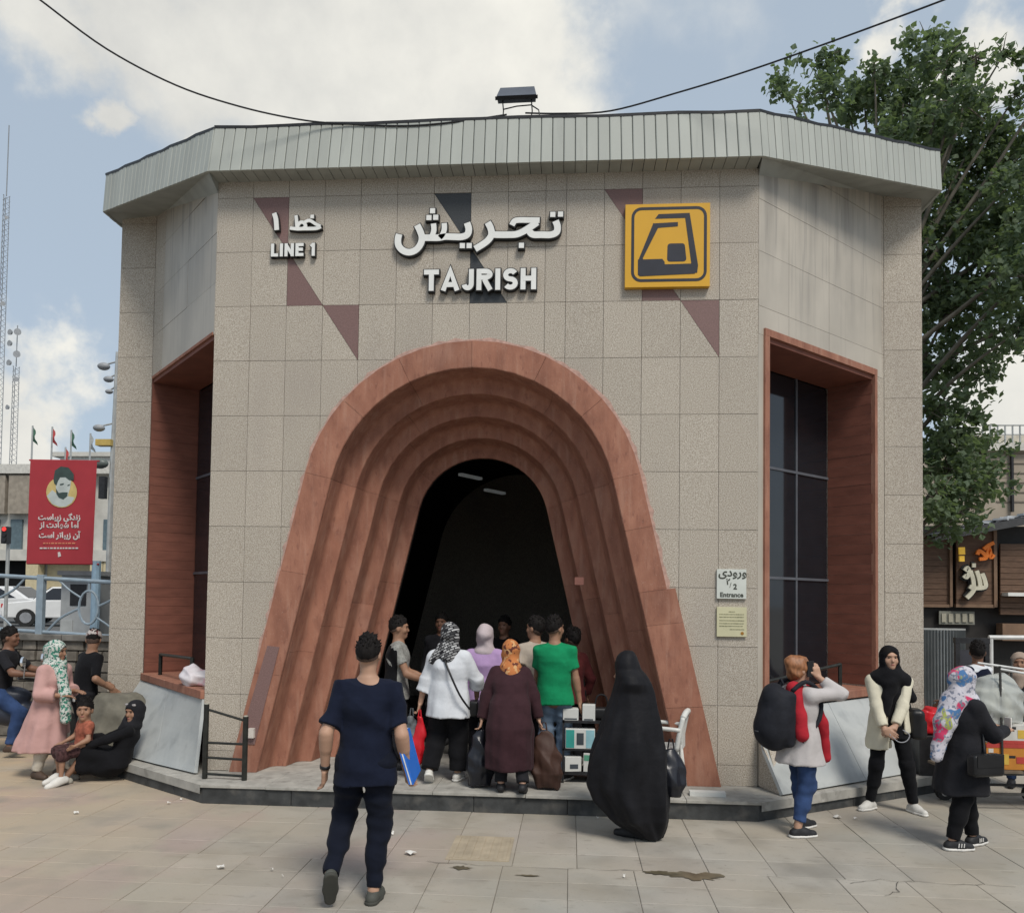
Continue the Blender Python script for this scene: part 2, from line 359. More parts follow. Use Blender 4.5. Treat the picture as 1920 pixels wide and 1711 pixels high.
for k, (px, py, s) in enumerate([(a_, b_, c_*.62) for a_, b_, c_ in [(317, 1506, .05), (340, 1499, .03), (143, 1524, .06), (1090, 1524, .10), (415, 1627, .09), (735, 1563, .05), (770, 1600, .13), (1120, 1534, .04), (1570, 1532, .13), (1605, 1535, .06), (1530, 1518, .06), (1170, 1643, .03), (1385, 1500, .03), (510, 1631, .03), (530, 1644, .02)]]):
    P = on_z(px, py, .01); q = random.Random(k); b = MB(); vs = []; n = 9
    for i in range(n):
        a = 2*math.pi*i/n; vs.append((math.cos(a)*s*q.uniform(.4, .7), math.sin(a)*s*q.uniform(.3, .6), q.uniform(.002, .03)))
    vs.append((0, 0, .012+s*.25)); b.add(vs, [(i, (i+1) % n, n) for i in range(n)])
    where = ['near the left corner of the step', 'by the left corner of the step, the smaller piece', 'on the dusty pavement in front of the seated pair', 'at the foot of the step beside the black cloaked woman', 'on the pavement left of the walking man', 'just right of the walking man', 'flattened on the slabs right of the walking man', 'under the step behind the black cloaked woman', 'crumpled on the pavement between the two standing women', 'next to the crumpled bag at the right corner', 'against the kerb behind the woman with the backpack', 'beside the dark wet stain', 'at the kerb left of the woman with the backpack', 'tiny, left of the walking man\'s raised shoe', 'tiny dot of paper near the walking man\'s raised shoe'][k]
    tag(b.build('paper_litter', litter_m, loc=(P[0], P[1], .008)), 'scrap of white litter '+where, 'litter', 'scraps of litter on the pavement')

# ------------------------------------------------------------------ the station building
B = tag(empty('metro_station_building', (2.91, 0, .19)), 'granite clad metro station building with red stepped arch entrance and metal roof band', 'building')
def part(mb, name, mat, parent=None, **k):
    """world-space mesh placed under a parent that may sit elsewhere"""
    o = mb.build(name, mat, None, **k); p = parent or B; o.parent = p
    w_ = Matrix.Identity(4); q = p
    while q: w_ = q.matrix_parent_inverse @ Matrix.Translation(q.location) @ w_; q = q.parent
    o.matrix_parent_inverse = w_.inverted(); return o
XC, ZC, LEG = 2.84, 2.96, math.atan(.235); FL = .19
def contour(r, n_leg=6, n_arc=28):
    tz = ZC+r*math.sin(LEG); tx = r*math.cos(LEG); bx_ = tx+(tz-FL)*.235; pts = []
    for i in range(n_leg): t = i/n_leg; pts.append((-(bx_+(tx-bx_)*t), FL+(tz-FL)*t))
    for i in range(n_arc+1): a = math.pi-LEG-(math.pi-2*LEG)*i/n_arc; pts.append((r*math.cos(a), ZC+r*math.sin(a)))
    for i in range(n_leg-1, -1, -1): t = i/n_leg; pts.append((bx_+(tx-bx_)*t, FL+(tz-FL)*t))
    return [(XC+x, z) for x, z in pts]
# facade backing with the arch hole
x0, x1, zt = 0.0, 5.82, 6.60
def rect_hit(p):
    c = Vector((XC, 2.4)); d = Vector(p)-c; ts = []
    if d.x > 1e-9: ts.append((x1-c.x)/d.x)
    if d.x < -1e-9: ts.append((x0-c.x)/d.x)
    if d.y > 1e-9: ts.append((zt-c.y)/d.y)
    if d.y < -1e-9: ts.append((FL-c.y)/d.y)
    t = min(q for q in ts if q > 0); return c+d*t
ins = contour(1.62, 14, 60); bk = MB(); vs = []
for p in ins: h = rect_hit(p); vs += [(p[0], .02, p[1]), (h.x, .02, h.y)]
bk.add(vs, [(2*i, 2*i+1, 2*i+3, 2*i+2) for i in range(len(ins)-1)])
for cx in (x0, x1): bk.add([(cx, .021, zt), (cx+(1.2 if cx == x0 else -1.2), .021, zt), (cx, .021, zt-1.5)], [(0, 1, 2)])
bk.add([(x0, .021, FL), (.6, .021, FL), (x0, .021, 1.5)], [(0, 1, 2)]); bk.add([(x1, .021, FL), (5.3, .021, FL), (x1, .021, 1.5)], [(0, 1, 2)])
facade = part(bk, 'facade_wall', joint)
xj = [.4*i for i in range(10)]+[5.82-.4*i for i in range(5, -1, -1)]
zj = [FL, .40]+[.40+.6*i for i in range(1, 11)]+[6.585]
CUT = contour(1.70, 3, 40)
def tile_poly(xa, xb, za, zb):
    poly = [(xa, za), (xb, za), (xb, zb), (xa, zb)]
    cx, cz = (xa+xb)/2, (za+zb)/2
    def inside(p):
        r = 1.70; dx, dz = abs(p[0]-XC), p[1]-ZC
        if dz > r*math.sin(LEG): return math.hypot(dx, dz) < r
        return dx*math.cos(LEG)+dz*math.sin(LEG) < r
    ni = sum(inside(p) for p in poly)
    if ni == 4: return None
    if ni == 0 and not inside((cx, cz)) and not (za < ZC+1.70 < zb and xa < XC < xb): return poly
    dx, dz = cx-XC, cz-ZC; s = 1 if dx >= 0 else -1; ang = max(LEG, math.atan2(dz, abs(dx))) if dz > 0 or True else LEG
    n = (s*math.cos(ang), math.sin(ang)); d = n[0]*XC+n[1]*ZC+1.70
    q = clip_half(poly, n, d); return q if len(q) >= 3 else None
TRI = {}
def pattern(x, up, mat):
    """two-tone cut tiles: triangles of a darker stone set in the granite"""
    TRI[round(x+.2, 2)] = TRI.get(round(x+.2, 2), {}); TRI[round(x+.2, 2)][up] = mat
tri_spec = {(.4, 5.8): ('TR', granite_purple), (.8, 5.2): ('BL', granite_purple), (1.2, 4.6): ('TR', granite_purple),
            (2.4, 5.8): ('TR', granite_black), (2.8, 5.2): ('BL', granite_black),
            (4.22, 5.8): ('TR', granite_purple), (4.62, 5.2): ('BL', granite_purple), (5.02, 4.6): ('TR', granite_purple)}
G = .0022
def put_tile(poly, mat, y=None, parent=None, name='granite_tile'):
    y = rs.uniform(-.0018, .0018) if y is None else y
    part(MB().prism([(p[0], y, p[1]) for p in poly], (0, .018, 0)), name, mat, parent or facade)
for i in range(len(xj)-1):
    for j in range(len(zj)-1):
        xa, xb, za, zb = xj[i]+G, xj[i+1]-G, zj[j]+G, zj[j+1]-G
        q = tile_poly(xa, xb, za, zb)
        if not q: continue
        key = (round(xj[i], 2), round(zj[j], 2))
        if key in tri_spec:
            kd, m = tri_spec[key]
            if kd == 'TR': put_tile([(xa, zb), (xb, za), (xb, zb)], m); put_tile([(xa, za), (xb-.004, za), (xa, zb-.006)], granite)
            else: put_tile([(xa, za), (xb, za), (xa, zb)], m); put_tile([(xb, za+.006), (xb, zb), (xa+.004, zb)], granite)
        else: put_tile(q, granite)

# arch: five rings of red stones, each a reveal that curves back to the next
arch = empty('arch_surround', (XC-2.91, 0, 0), parent=B)
def cpoint(r, s):
    """s in 0..1 along the arch: left leg, crown, right leg"""
    tz = ZC+r*math.sin(LEG); tx = r*math.cos(LEG); bx_ = tx+(tz-FL)*.235
    if s < .32: t = s/.32; return (XC-(bx_+(tx-bx_)*t), FL+(tz-FL)*t)
    if s > .68: t = (1-s)/.32; return (XC+(bx_+(tx-bx_)*t), FL+(tz-FL)*t)
    a = math.pi-LEG-(math.pi-2*LEG)*(s-.32)/.36; return (XC+r*math.cos(a), ZC+r*math.sin(a))
def ring(profile, cuts, jitter):
    for k in range(len(cuts)-1):
        a, b = cuts[k]+.00012, cuts[k+1]-.00012; n = max(2, int((b-a)/.016)) if .30 < (a+b)/2 < .70 else 3
        dy = rs.uniform(-jitter, jitter); vs = []; m = len(profile)
        ext = .085 if (profile is band and a > .80) else 0
        for i in range(n+1):
            s = a+(b-a)*i/n
            for jx, (r, y) in enumerate(profile):
                rr = r+(ext if jx in (0, 1) else 0)
                x, z = cpoint(rr, s); vs.append((x, y+dy-(.012 if ext and jx in (1, 2, 3, 4) else 0), z))
        fs = [(i*m+j, (i+1)*m+j, (i+1)*m+(j+1) % m, i*m+(j+1) % m) for i in range(n) for j in range(m)]
        fs += [tuple(range(m))[::-1], tuple(range(n*m, n*m+m))]
        o = part(MB().add(vs, fs), 'arch_stone', redstone, arch, smooth=True); o.data.set_sharp_from_angle(angle=R_(32))
band = [(1.82, .03), (1.82, -.055), (1.555, -.055), (1.54, -.052), (1.532, -.044), (1.53, -.03), (1.53, .075)]
cutsA = [0, .105, .215, .32, .385, .44, .5, .56, .615, .68, .735, .80, .835, .92, 1]
ring(band, cutsA, .003)
rr_ = [1.53, 1.345, 1.16, .975, .79]; yy_ = [.0, .29, .58, .87, 1.16]
for i in range(4):
    ra, rb, ya, yb = rr_[i], rr_[i+1], yy_[i], yy_[i+1]
    fr_ = .010; cr_ = .085; r1 = ra-.030; prof = [(ra-.002, ya+fr_), (r1, yb-cr_)]
    for k in range(1, 6):
        a = math.pi/2*k/5; prof.append((r1-cr_*(1-math.cos(a)), yb-cr_+cr_*math.sin(a)))
    for k in range(0, 3):
        a = math.pi/2*k/2; prof.append((rb+fr_-fr_*math.sin(a), yb+fr_-fr_*math.cos(a)))
    prof += [(rb, yb+fr_+.03), (ra+.04, yb+fr_+.03), (ra+.04, ya+fr_)]
    c = [0, .13+.03*i, .32, .44-.02*i, .58+.015*i, .68, .84-.02*i, 1]
    ring(prof, c, .002)
mm = MB(); vs = []; S = 150
for k in range(S+1):
    s = k/S; e = .03+.035*abs(math.sin(k*1.7)*math.cos(k*.61)); e = e*(.35 if s > .81 or s < .12 else 1)
    a = cpoint(1.815, s); b = cpoint(1.815+e, s); vs += [(a[0], -.006, a[1]), (b[0], -.006, b[1]), (b[0], .004, b[1])]
mm.add(vs, [q for k in range(S) for q in ((3*k, 3*k+1, 3*k+4, 3*k+3), (3*k+1, 3*k+2, 3*k+5, 3*k+4))])
part(mm, 'mortar_edge', mortar, arch)
pp = MB(); a, b, c, d = cpoint(1.79, .03), cpoint(1.62, .03), cpoint(1.62, .135), cpoint(1.75, .135)
pp.prism([(a[0], -.066, a[1]), (b[0], -.066, b[1]), (c[0], -.066, c[1]), (d[0], -.066, d[1])], (0, .02, 0)); part(pp, 'patch_stone', granite_purple, arch)
bxm = M('junction_box', (.55, .5, .45), .6)
part(MB().box((on_y(473, 1373, -.07)[0], -.085, on_y(473, 1373, -.07)[2]), (.06, .05, .10)), 'cable_box', bxm, arch)
q = on_y(1086, 1089, .6); part(MB().box((q[0], .6, q[2]), (.10, .10, .085)), 'cable_box', M('box_red', (.3, .13, .1), .7), arch)

# the dark hall behind the arch
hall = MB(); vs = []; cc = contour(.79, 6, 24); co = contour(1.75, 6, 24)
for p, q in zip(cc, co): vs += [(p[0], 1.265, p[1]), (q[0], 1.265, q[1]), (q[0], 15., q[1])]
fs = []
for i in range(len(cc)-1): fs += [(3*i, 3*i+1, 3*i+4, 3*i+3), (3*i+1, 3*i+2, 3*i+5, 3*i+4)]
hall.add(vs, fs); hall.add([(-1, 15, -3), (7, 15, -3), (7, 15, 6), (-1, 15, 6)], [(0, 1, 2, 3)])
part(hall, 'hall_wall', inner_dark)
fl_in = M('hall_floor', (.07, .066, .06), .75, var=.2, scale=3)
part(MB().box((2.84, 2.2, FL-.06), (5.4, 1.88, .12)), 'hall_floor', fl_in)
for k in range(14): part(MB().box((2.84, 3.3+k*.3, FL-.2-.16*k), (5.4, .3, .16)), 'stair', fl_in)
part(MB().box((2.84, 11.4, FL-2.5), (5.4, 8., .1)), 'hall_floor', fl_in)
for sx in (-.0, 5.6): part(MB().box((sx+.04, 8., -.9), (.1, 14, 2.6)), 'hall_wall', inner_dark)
for k, (x, y, rz) in enumerate([(2.36, 3.7, -.55), (2.66, 4.5, -.55)]):
    part(MB().box((x, y, 3.92-.12*k), (.07, .5, .04), rz), 'ceiling_light', tube_m)

# chamfered sides with deep windows
def frame_of(A, Bp, side):
    A = Vector((*A, 0)); t = Vector((*Bp, 0))-A; L = t.length; t.normalize()
    n = Vector((t.y, -t.x, 0)) if side > 0 else Vector((-t.y, t.x, 0))   # outward
    return A, t, n, L
def chamfer(A, Bp, side, open_s, zlo, zhi, marb_s, zjm, sjm):
    A, t, n, L = frame_of(A, Bp, side)
    P = lambda s, o, z: tuple(A+t*s+n*o+Vector((0, 0, z)))
    w = empty('chamfer_wall', (0, 0, 0), parent=B)
    def slab(sa, sb, za, zb, o0, o1, name, mat, par, bevel=0.):
        return part(MB().prism([P(sa, o1, za), P(sb, o1, za), P(sb, o1, zb), P(sa, o1, zb)], tuple(n*(o0-o1))), name, mat, par, bevel=bevel)
    # backing above, jambs beside
    ztop = lambda s_: 6.56+.27*s_          # the side soffits rise outwards
    part(MB().prism([P(0, -.02, zhi), P(L, -.02, zhi), P(L, -.02, ztop(L)), P(0, -.02, ztop(0))], tuple(n*-.02)), 'wall_backing', joint, w)
    def capped(sa, sb, za, zb, o1, name, mat):
        ta, tb = min(zb, ztop(sa)), min(zb, ztop(sb))
        if tb <= za+.01: return
        poly = [P(sa, o1, za), P(sb, o1, za), P(sb, o1, tb)]
        if ta > za: poly.append(P(sa, o1, ta))
        part(MB().prism(poly, tuple(n*-.02)), name, mat, w)
    for i in range(len(zjm)-1):
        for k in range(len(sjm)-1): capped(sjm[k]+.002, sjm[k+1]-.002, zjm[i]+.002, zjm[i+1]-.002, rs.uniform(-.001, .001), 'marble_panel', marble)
        if marb_s < L-.02: capped(marb_s+.002, L-.004, zjm[i]+.002, zjm[i+1]-.002, -.001, 'granite_tile', granite)
    sa, sb = open_s
    if sb < L-.02: slab(sb, L-.003, .2, zhi, -.62, -.002, 'granite_jamb', granite if side > 0 else redtile, w)
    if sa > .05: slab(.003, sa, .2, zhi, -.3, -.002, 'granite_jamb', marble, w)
    win = empty('window', tuple(A+t*(L/2)+Vector((0, 0, zlo))-Vector(B.location)), parent=B)
    d = .6
    # reveal courses, glass, mullions
    zc = zlo+.05; k = 0
    while zc < zhi-.06:
        h = min(.122, zhi-.05-zc); o_ = rs.uniform(-.0015, .0015)
        part(MB().prism([P(sb+.03, -.005, zc), P(sb-.005+o_, -.012, zc), P(sb-.005+o_, -d, zc), P(sb+.03, -d, zc)], (0, 0, h-.003)), 'reveal_course', redtile, win)
        if side > 0: part(MB().prism([P(sa-.03, -.02, zc), P(sa+.005, -.02, zc), P(sa+.005, -d, zc), P(sa-.03, -d, zc)], (0, 0, h-.003)), 'reveal_course', redtile, win)
        zc += .122; k += 1
    slab(sa-.02, sb+.02, zhi-.05, zhi, -d, -.012, 'lintel_lining', redtile, win)
    slab(sa-.02, sb+.02, zlo-.06, zlo+.03, -d-.02, .035, 'sill', redstone, win, .006)
    gs_ = [sa, .875, 1.64, sb] if side > 0 else [sa, .8, 1.62, sb]
    gz = [zlo+.03, 2.35, 3.64, zhi-.05]
    for i in range(3):
        for k in range(3): slab(gs_[k]+.015, gs_[k+1]-.015, gz[i]+.015, gz[i+1]-.015, -d-.02, -d-.005, 'glass_pane', glass_dark, win)
    alu = M('mullion_grey', (.10, .105, .12), .45)
    for i in (1, 2): slab(gs_[0], gs_[3], gz[i]-.015, gz[i]+.015, -d-.03, -d+.012, 'transom', alu, win)
    for k in (1, 2): slab(gs_[k]-.015, gs_[k]+.015, gz[0], gz[3], -d-.028, -d+.008, 'mullion', alu, win)
    slab(sa-.02, sb+.02, zlo, zhi, -d-.06, -d-.045, 'blind_back', inner_dark, win)
    if side > 0:   # stone frame round the right-hand opening
        fw = .075
        slab(sa-fw, sa+.006, zlo, zhi+.0, -.03, .022, 'frame_stone', redstone, win)
        slab(sb-.006, sb+fw-.02, zlo, zhi, -.03, .022, 'frame_stone', redstone, win)
        slab(sa-fw, sb+fw-.02, zhi, zhi+fw, -.03, .0235, 'frame_stone', redstone, win)
    else:
        slab(sa, sb, zhi-.004, zhi+.03, -.03, .012, 'frame_stone', redstone, win)
    return P, w, win
LP, LW, LWIN = chamfer((0, 0), (-1.66, 1.75), -1, (.035, 2.375), 1.0, 4.90, 1.97, [4.90, 5.47, 6.03, 6.59, 7.25], [0.003, 1.0, 1.97])
RP, RW, RWIN = chamfer((5.82, 0), (7.746, 1.75), 1, (.165, 2.345), 1.03, 4.84, 2.55, [4.84, 5.14, 5.72, 6.27, 6.82, 7.3], [0.003, .55, 1.35, 2.55])
# side columns
for (xa, xb, side) in ((-2.14, -1.66, -1), (7.746, 8.205, 1)):
    col_ = empty('side_pillar', ((xa+xb)/2-2.91, 1.75, 0), parent=B)
    part(MB().box(((xa+xb)/2, 3.78, 3.7), (xb-xa-.04, 4.0, 7.0)), 'pillar_core', joint, col_)
    zj_ = zj[:-1]+[7.0, 7.22]
    for j in range(len(zj_)-1):
        part(MB().prism([(xa+.002, 1.75+rs.uniform(-.001, .001), zj_[j]+G), (xb-.002, 1.75, zj_[j]+G), (xb-.002, 1.75, zj_[j+1]-G), (xa+.002, 1.75, zj_[j+1]-G)], (0, .03, 0)), 'granite_tile', granite, col_)
        xs_ = xa if side < 0 else xb
        for yk in range(3):
            part(MB().prism([(xs_, 1.782+yk*1.3, zj_[j]+G), (xs_, 1.782+yk*1.3+1.296, zj_[j]+G), (xs_, 1.782+yk*1.3+1.296, zj_[j+1]-G), (xs_, 1.782+yk*1.3, zj_[j+1]-G)], (-.018*side, 0, 0)), 'granite_tile', granite, col_)
# red stones of the side arch, seen edge-on
part(MB().prism([(8.21, 1.95, FL), (8.33, 1.95, FL), (8.30, 1.95, .7), (8.235, 1.95, 2.0), (8.21, 1.95, 2.25)], (0, .6, 0)), 'side_arch_stone', redstone)
part(MB().box((2.9, 8.6, 3.6), (11.0, .2, 7.3)), 'rear_wall', granite)

# sloped marble slabs below the windows
def wedge(pts_top, pts_bot, nm, corner=None):
    """marble sheet between the sill line and the kerb line, a little twisted, 3.5 cm thick"""
    a, b = [Vector(q) for q in pts_top]; c, d = [Vector(q) for q in pts_bot]; n = 10; vs = []
    nrm = (b-a).cross(d-a).normalized()
    if nrm.z < 0: nrm = -nrm
    for lay in (0, 1):
        for j in range(n+1):
            for i in range(n+1):
                u, v = i/n, j/n; l = a.lerp(d, v)
                if corner: cv = Vector(corner); l = a.lerp(cv, min(1, v/.47)) if v < .47 else cv.lerp(d, (v-.47)/.53)
                vs.append(tuple(l.lerp(b.lerp(c, v), u)-nrm*.035*lay))
    m = (n+1)*(n+1); fs = []
    for j in range(n):
        for i in range(n): k = j*(n+1)+i; fs += [(k, k+1, k+n+2, k+n+1), (m+k, m+k+n+1, m+k+n+2, m+k+1)]
    for i in range(n): fs += [(i, m+i, m+i+1, i+1), (n*(n+1)+i, n*(n+1)+i+1, m+n*(n+1)+i+1, m+n*(n+1)+i), (i*(n+1), (i+1)*(n+1), m+(i+1)*(n+1), m+i*(n+1)), (i*(n+1)+n, m+i*(n+1)+n, m+(i+1)*(n+1)+n, (i+1)*(n+1)+n)]
    return part(MB().add(vs, fs), nm, white_marble)
wedge((LP(.02, .012, .94), LP(1.25, .012, .94)), ((-.62, .165, .205), (.02, -.225, .205)), 'sloped_marble_slab')
wedge((LP(1.255, .012, .94), LP(2.45, .012, .94)), ((-1.75, .91, .205), (-.625, .168, .205)), 'sloped_marble_slab')
a_ = RP(.02, .012, .95); b_ = RP(1.3, .012, .95); e_ = RP(2.62, .012, .95); bl, bm, br = Vector((5.977, -.374, .205)), Vector((7.03, .39, .205)), Vector((8.15, 1.2, .205))
# left edge is cut back near the facade corner
tpl = Vector(a_)*.55+(Vector(a_)+(bl-Vector(a_))*1.0)*.45
wedge((a_, b_), (tuple(bm), tuple(bl)), 'sloped_marble_slab', corner=(5.848, -.155, .60))
wedge((tuple(Vector(b_)+Vector((.004, .003, 0))), e_), (tuple(br), tuple(bm+Vector((.004, .003, 0)))), 'sloped_marble_slab')
part(MB().prism([(5.83, -.002, .2), (5.985, -.36, .2), (5.84, -.15, .62), (5.825, -.002, .95)], (.02, .016, 0)), 'corner_block', granite)
part(MB().add([(5.84, 0, .19), (7.75, 1.74, .19), (8.1, 1.2, .19), (5.97, -.34, .19), (5.84, 0, .93), (7.75, 1.74, .93)], [(0, 3, 4), (1, 5, 2), (3, 2, 5, 4), (0, 1, 2, 3), (0, 4, 5, 1)]), 'slab_bed', granite)

# step: dark kerb stones with pale treads
step = empty('entrance_step', (0, -.3, -.19), parent=B)
K = [(-1.9, .87), (.30, -.63), (5.70, -.615), (8.45, 1.152)]
def kerb_run(a, b, n):
    a, b = Vector((*a, 0)), Vector((*b, 0)); t = (b-a).normalized(); nn = Vector((-t.y, t.x, 0))
    for i in range(n):
        p = a+(b-a)*(i/n)+t*.002; q = a+(b-a)*((i+1)/n)-t*.002; j = rs.uniform(-.004, .004)
        mb = MB().prism([tuple(p-nn*j), tuple(q-nn*j), tuple(q+nn*.25), tuple(p+nn*.25)], (0, 0, .158+rs.uniform(-.002, .002)))
        part(mb, 'kerb_stone', kerb_dark, step, bevel=.006)
kerb_run(K[0], K[1], 5); kerb_run(K[1], K[2], 6); kerb_run(K[2], K[3], 5)
xs = [.285, .95, 1.75, 2.6, 3.5, 4.3, 5.02, 5.715]
for i in range(len(xs)-1):
    o_ = .012+rs.uniform(0, .012); xa, xb = xs[i]+.002, xs[i+1]-.002
    part(MB().prism([(xa, -.63-o_, .16), (xb, -.625-o_, .16), (xb, 0.015, .16), (xa, .015, .16)], (0, 0, .03+rs.uniform(-.0015, .0015))), 'tread_slab', tread_m, step, bevel=.003)
part(MB().add([(.285, -.645, .185), (-1.9, .86, .185), (-1.9, 2.2, .185), (.285, .05, .185), (.285, -.645, .1), (-1.9, .86, .1), (-1.9, 2.2, .1), (.285, .05, .1)], [(0, 3, 2, 1), (0, 1, 5, 4), (1, 2, 6, 5)]), 'tread_slab', tread_m, step)
part(MB().add([(5.715, -.635, .185), (8.46, 1.14, .185), (8.46, 2.2, .185), (5.715, .05, .185), (5.715, -.635, .1), (8.46, 1.14, .1), (8.46, 2.2, .1)], [(0, 1, 2, 3), (0, 4, 5, 1), (1, 5, 6, 2)]), 'tread_slab', tread_m, step)
part(MB().box((2.84, .64, FL-.045), (5.2, 1.24, .088)), 'arch_floor', tread_m, step)

# roof band: metal panels, soffit, flashing
roof = empty('roof', (0, 0, 6.4), parent=B)
Bt = [(-2.26, 4.5), (-2.26, 1.5), (.0, -.25), (5.80, -.25), (8.34, 1.5), (8.34, 4.5)]
Tp = [(-2.25, 4.5), (-2.25, 1.53), (.03, -.19), (5.78, -.19), (8.33, 1.53), (8.33, 4.5)]
ZBs = [7.05, 7.05, 6.575, 6.575, 7.07, 7.07]; FH = .51
counts = [20, 27, 49, 30, 20]
for e in range(5):
    a, b, c, d = [Vector(q) for q in (Bt[e], Bt[e+1], Tp[e+1], Tp[e])]
    za, zb = ZBs[e], ZBs[e+1]; n = counts[e]; tt = (b-a).normalized(); nn = Vector((tt.y, -tt.x))
    for i in range(n):
        f0, f1 = i/n, (i+1)/n; g_ = .0035/(b-a).length; j = rs.uniform(-.002, .002)
        p0 = a+(b-a)*(f0+g_)+nn*j; p1 = a+(b-a)*(f1-g_)+nn*j; q1 = d+(c-d)*(f1-g_)+nn*j; q0 = d+(c-d)*(f0+g_)+nn*j
        Z0 = za+(zb-za)*(f0+g_); Z1 = za+(zb-za)*(f1-g_); dz = rs.uniform(-.004, .004); T0, T1 = Z0+FH+dz, Z1+FH+dz; m0 = nn*.005
        # shallow pan: two side lips and a face that stands proud
        k = .07
        zl = lambda u, v, w: u+(v-u)*w; vs = [(*p0, Z0), (*(p0.lerp(p1, k)+m0), zl(Z0, Z1, k)), (*(p0.lerp(p1, 1-k)+m0), zl(Z0, Z1, 1-k)), (*p1, Z1), (*q0, T0), (*(q0.lerp(q1, k)+m0), zl(T0, T1, k)), (*(q0.lerp(q1, 1-k)+m0), zl(T0, T1, 1-k)), (*q1, T1)]
        bb = nn*-.03
        vs += [(*(p0+bb), Z0), (*(p1+bb), Z1), (*(q1+bb), T1), (*(q0+bb), T0)]
        part(MB().add(vs, [(0, 1, 5, 4), (1, 2, 6, 5), (2, 3, 7, 6), (0, 4, 11, 8), (3, 9, 10, 7), (0, 8, 9, 3, 2, 1), (4, 5, 6, 7, 10, 11)]), 'fascia_panel', fascia_m, roof)
    # dark backing sheet and top flashing
    p, q, r_, s_ = a-nn*.035, b-nn*.035, c-nn*.035, d-nn*.035
    part(MB().add([(*p, za+.01), (*q, zb+.01), (*r_, zb+FH-.01), (*s_, za+FH-.01)], [(0, 1, 2, 3)]), 'fascia_backing', dark_metal, roof)
    n2 = 14; vs = []
    for i in range(n2+1):
        u = d+(c-d)*(i/n2); zz_ = za+(zb-za)*i/n2+FH+.010+.008*math.sin(i*2.1+e)+(.012 if 6 < i < 9 and e == 2 else 0)
        vs += [(*(u+nn*.01), zz_-.03), (*(u+nn*.012), zz_), (*(u-nn*.12), zz_+.004)]
    if e in (1, 2, 3): part(MB().add(vs, [qq for i in range(n2) for qq in ((3*i, 3*i+3, 3*i+4, 3*i+1), (3*i+1, 3*i+4, 3*i+5, 3*i+2))]), 'roof_flashing', dark_metal, roof)
for i in range(49):
    xa, xb = 5.8*i/49+.003, 5.8*(i+1)/49-.003
    part(MB().box(((xa+xb)/2, -.108, 6.587+rs.uniform(-.001, .001)), (xb-xa, .23, .012)), 'soffit_panel', soffit_m, roof)
part(MB().add([(-.003, -.222, 6.582), (-2.235, 1.49, 7.057), (-1.64, 1.79, 7.11), (-.003, .04, 6.45), (-2.235, 4.4, 7.06), (-1.64, 4.4, 7.11)], [(0, 3, 2, 1), (1, 2, 5, 4)]), 'soffit_panel', soffit_m, roof)
part(MB().add([(5.803, -.222, 6.582), (8.315, 1.49, 7.077), (7.73, 1.79, 7.15), (5.823, .04, 6.50), (8.315, 4.4, 7.08), (7.73, 4.4, 7.15)], [(0, 1, 2, 3), (1, 4, 5, 2)]), 'soffit_panel', soffit_m, roof)
part(MB().add([(.0, -.222, 6.583), (.0, .05, 6.66), (.0, .05, 6.44)], [(0, 1, 2)]), 'soffit_corner', soffit_m, roof)
part(MB().add([(5.805, -.222, 6.583), (5.823, .05, 6.66), (5.823, .05, 6.49)], [(0, 1, 2)]), 'soffit_corner', soffit_m, roof)
part(MB().add([(.05, -.12, 6.99), (5.77, -.12, 6.99), (8.3, 1.56, 7.45), (8.3, 8.6, 7.45), (-2.22, 8.6, 7.45), (-2.22, 1.56, 7.45), (2.9, 3, 7.0)], [(0, 1, 6), (1, 2, 6), (2, 3, 6), (3, 4, 6), (4, 5, 6), (5, 0, 6)]), 'roof_deck', soffit_m, roof)
part(MB().prism([(.08, .1, 6.63), (5.72, .1, 6.63), (7.5, 1.95, 6.63), (7.5, 8.5, 6.63), (-1.5, 8.5, 6.63), (-1.5, 1.95, 6.63)], (0, 0, .1)), 'roof_deck', inner_dark, roof)
# ------------------------------------------------------------------ signs on the facade
def glyph_sign(name, label, glyphs, w, depth=.07, y_face=-.062, grow=.022):
    """each glyph: list of strokes (points in facade x, z) -> a letter with black sides and a white face"""
    xs_ = [p[0] for g_ in glyphs for s_ in g_ for p in s_[0]]; zs_ = [p[1] for g_ in glyphs for s_ in g_ for p in s_[0]]
    root = tag(empty(name, ((min(xs_)+max(xs_))/2, 0, min(zs_))), label, 'sign')
    for g_ in glyphs:
        body = MB(); face = MB()
        for k, (pts, ww) in enumerate(g_):
            ww = ww or w
            stroke_solid(body, pts, ww, y_face+.004+k*.0006, -.002-k*.0006, grow); stroke_solid(face, pts, ww, y_face-.004-k*.0006, y_face+.012)
        o = body.build('letter', black_paint); o.parent = root; o.matrix_parent_inverse = Matrix.Translation(-root.location)
        f_ = face.build('letter_face', white_paint); f_.parent = o
        f_.matrix_parent_inverse = Matrix.Identity(4)
    return root
def zmap(fx, fz): return lambda pts: [(fx(x, y), fz(x, y)) for x, y in pts]
pz = zmap(lambda x, y: 1.993+(x-190)*.0011815, lambda x, y: 5.702+(660-y)*.001193-(x-320)*2.3e-5)
def sq(cx, cy, s=46): return (pz([(cx-s/2, cy), (cx+s/2, cy)]), s*.00119)
PS = lambda pts: pz([tuple(q) for q in smooth_pts(pts, 5)])
W_ = .070
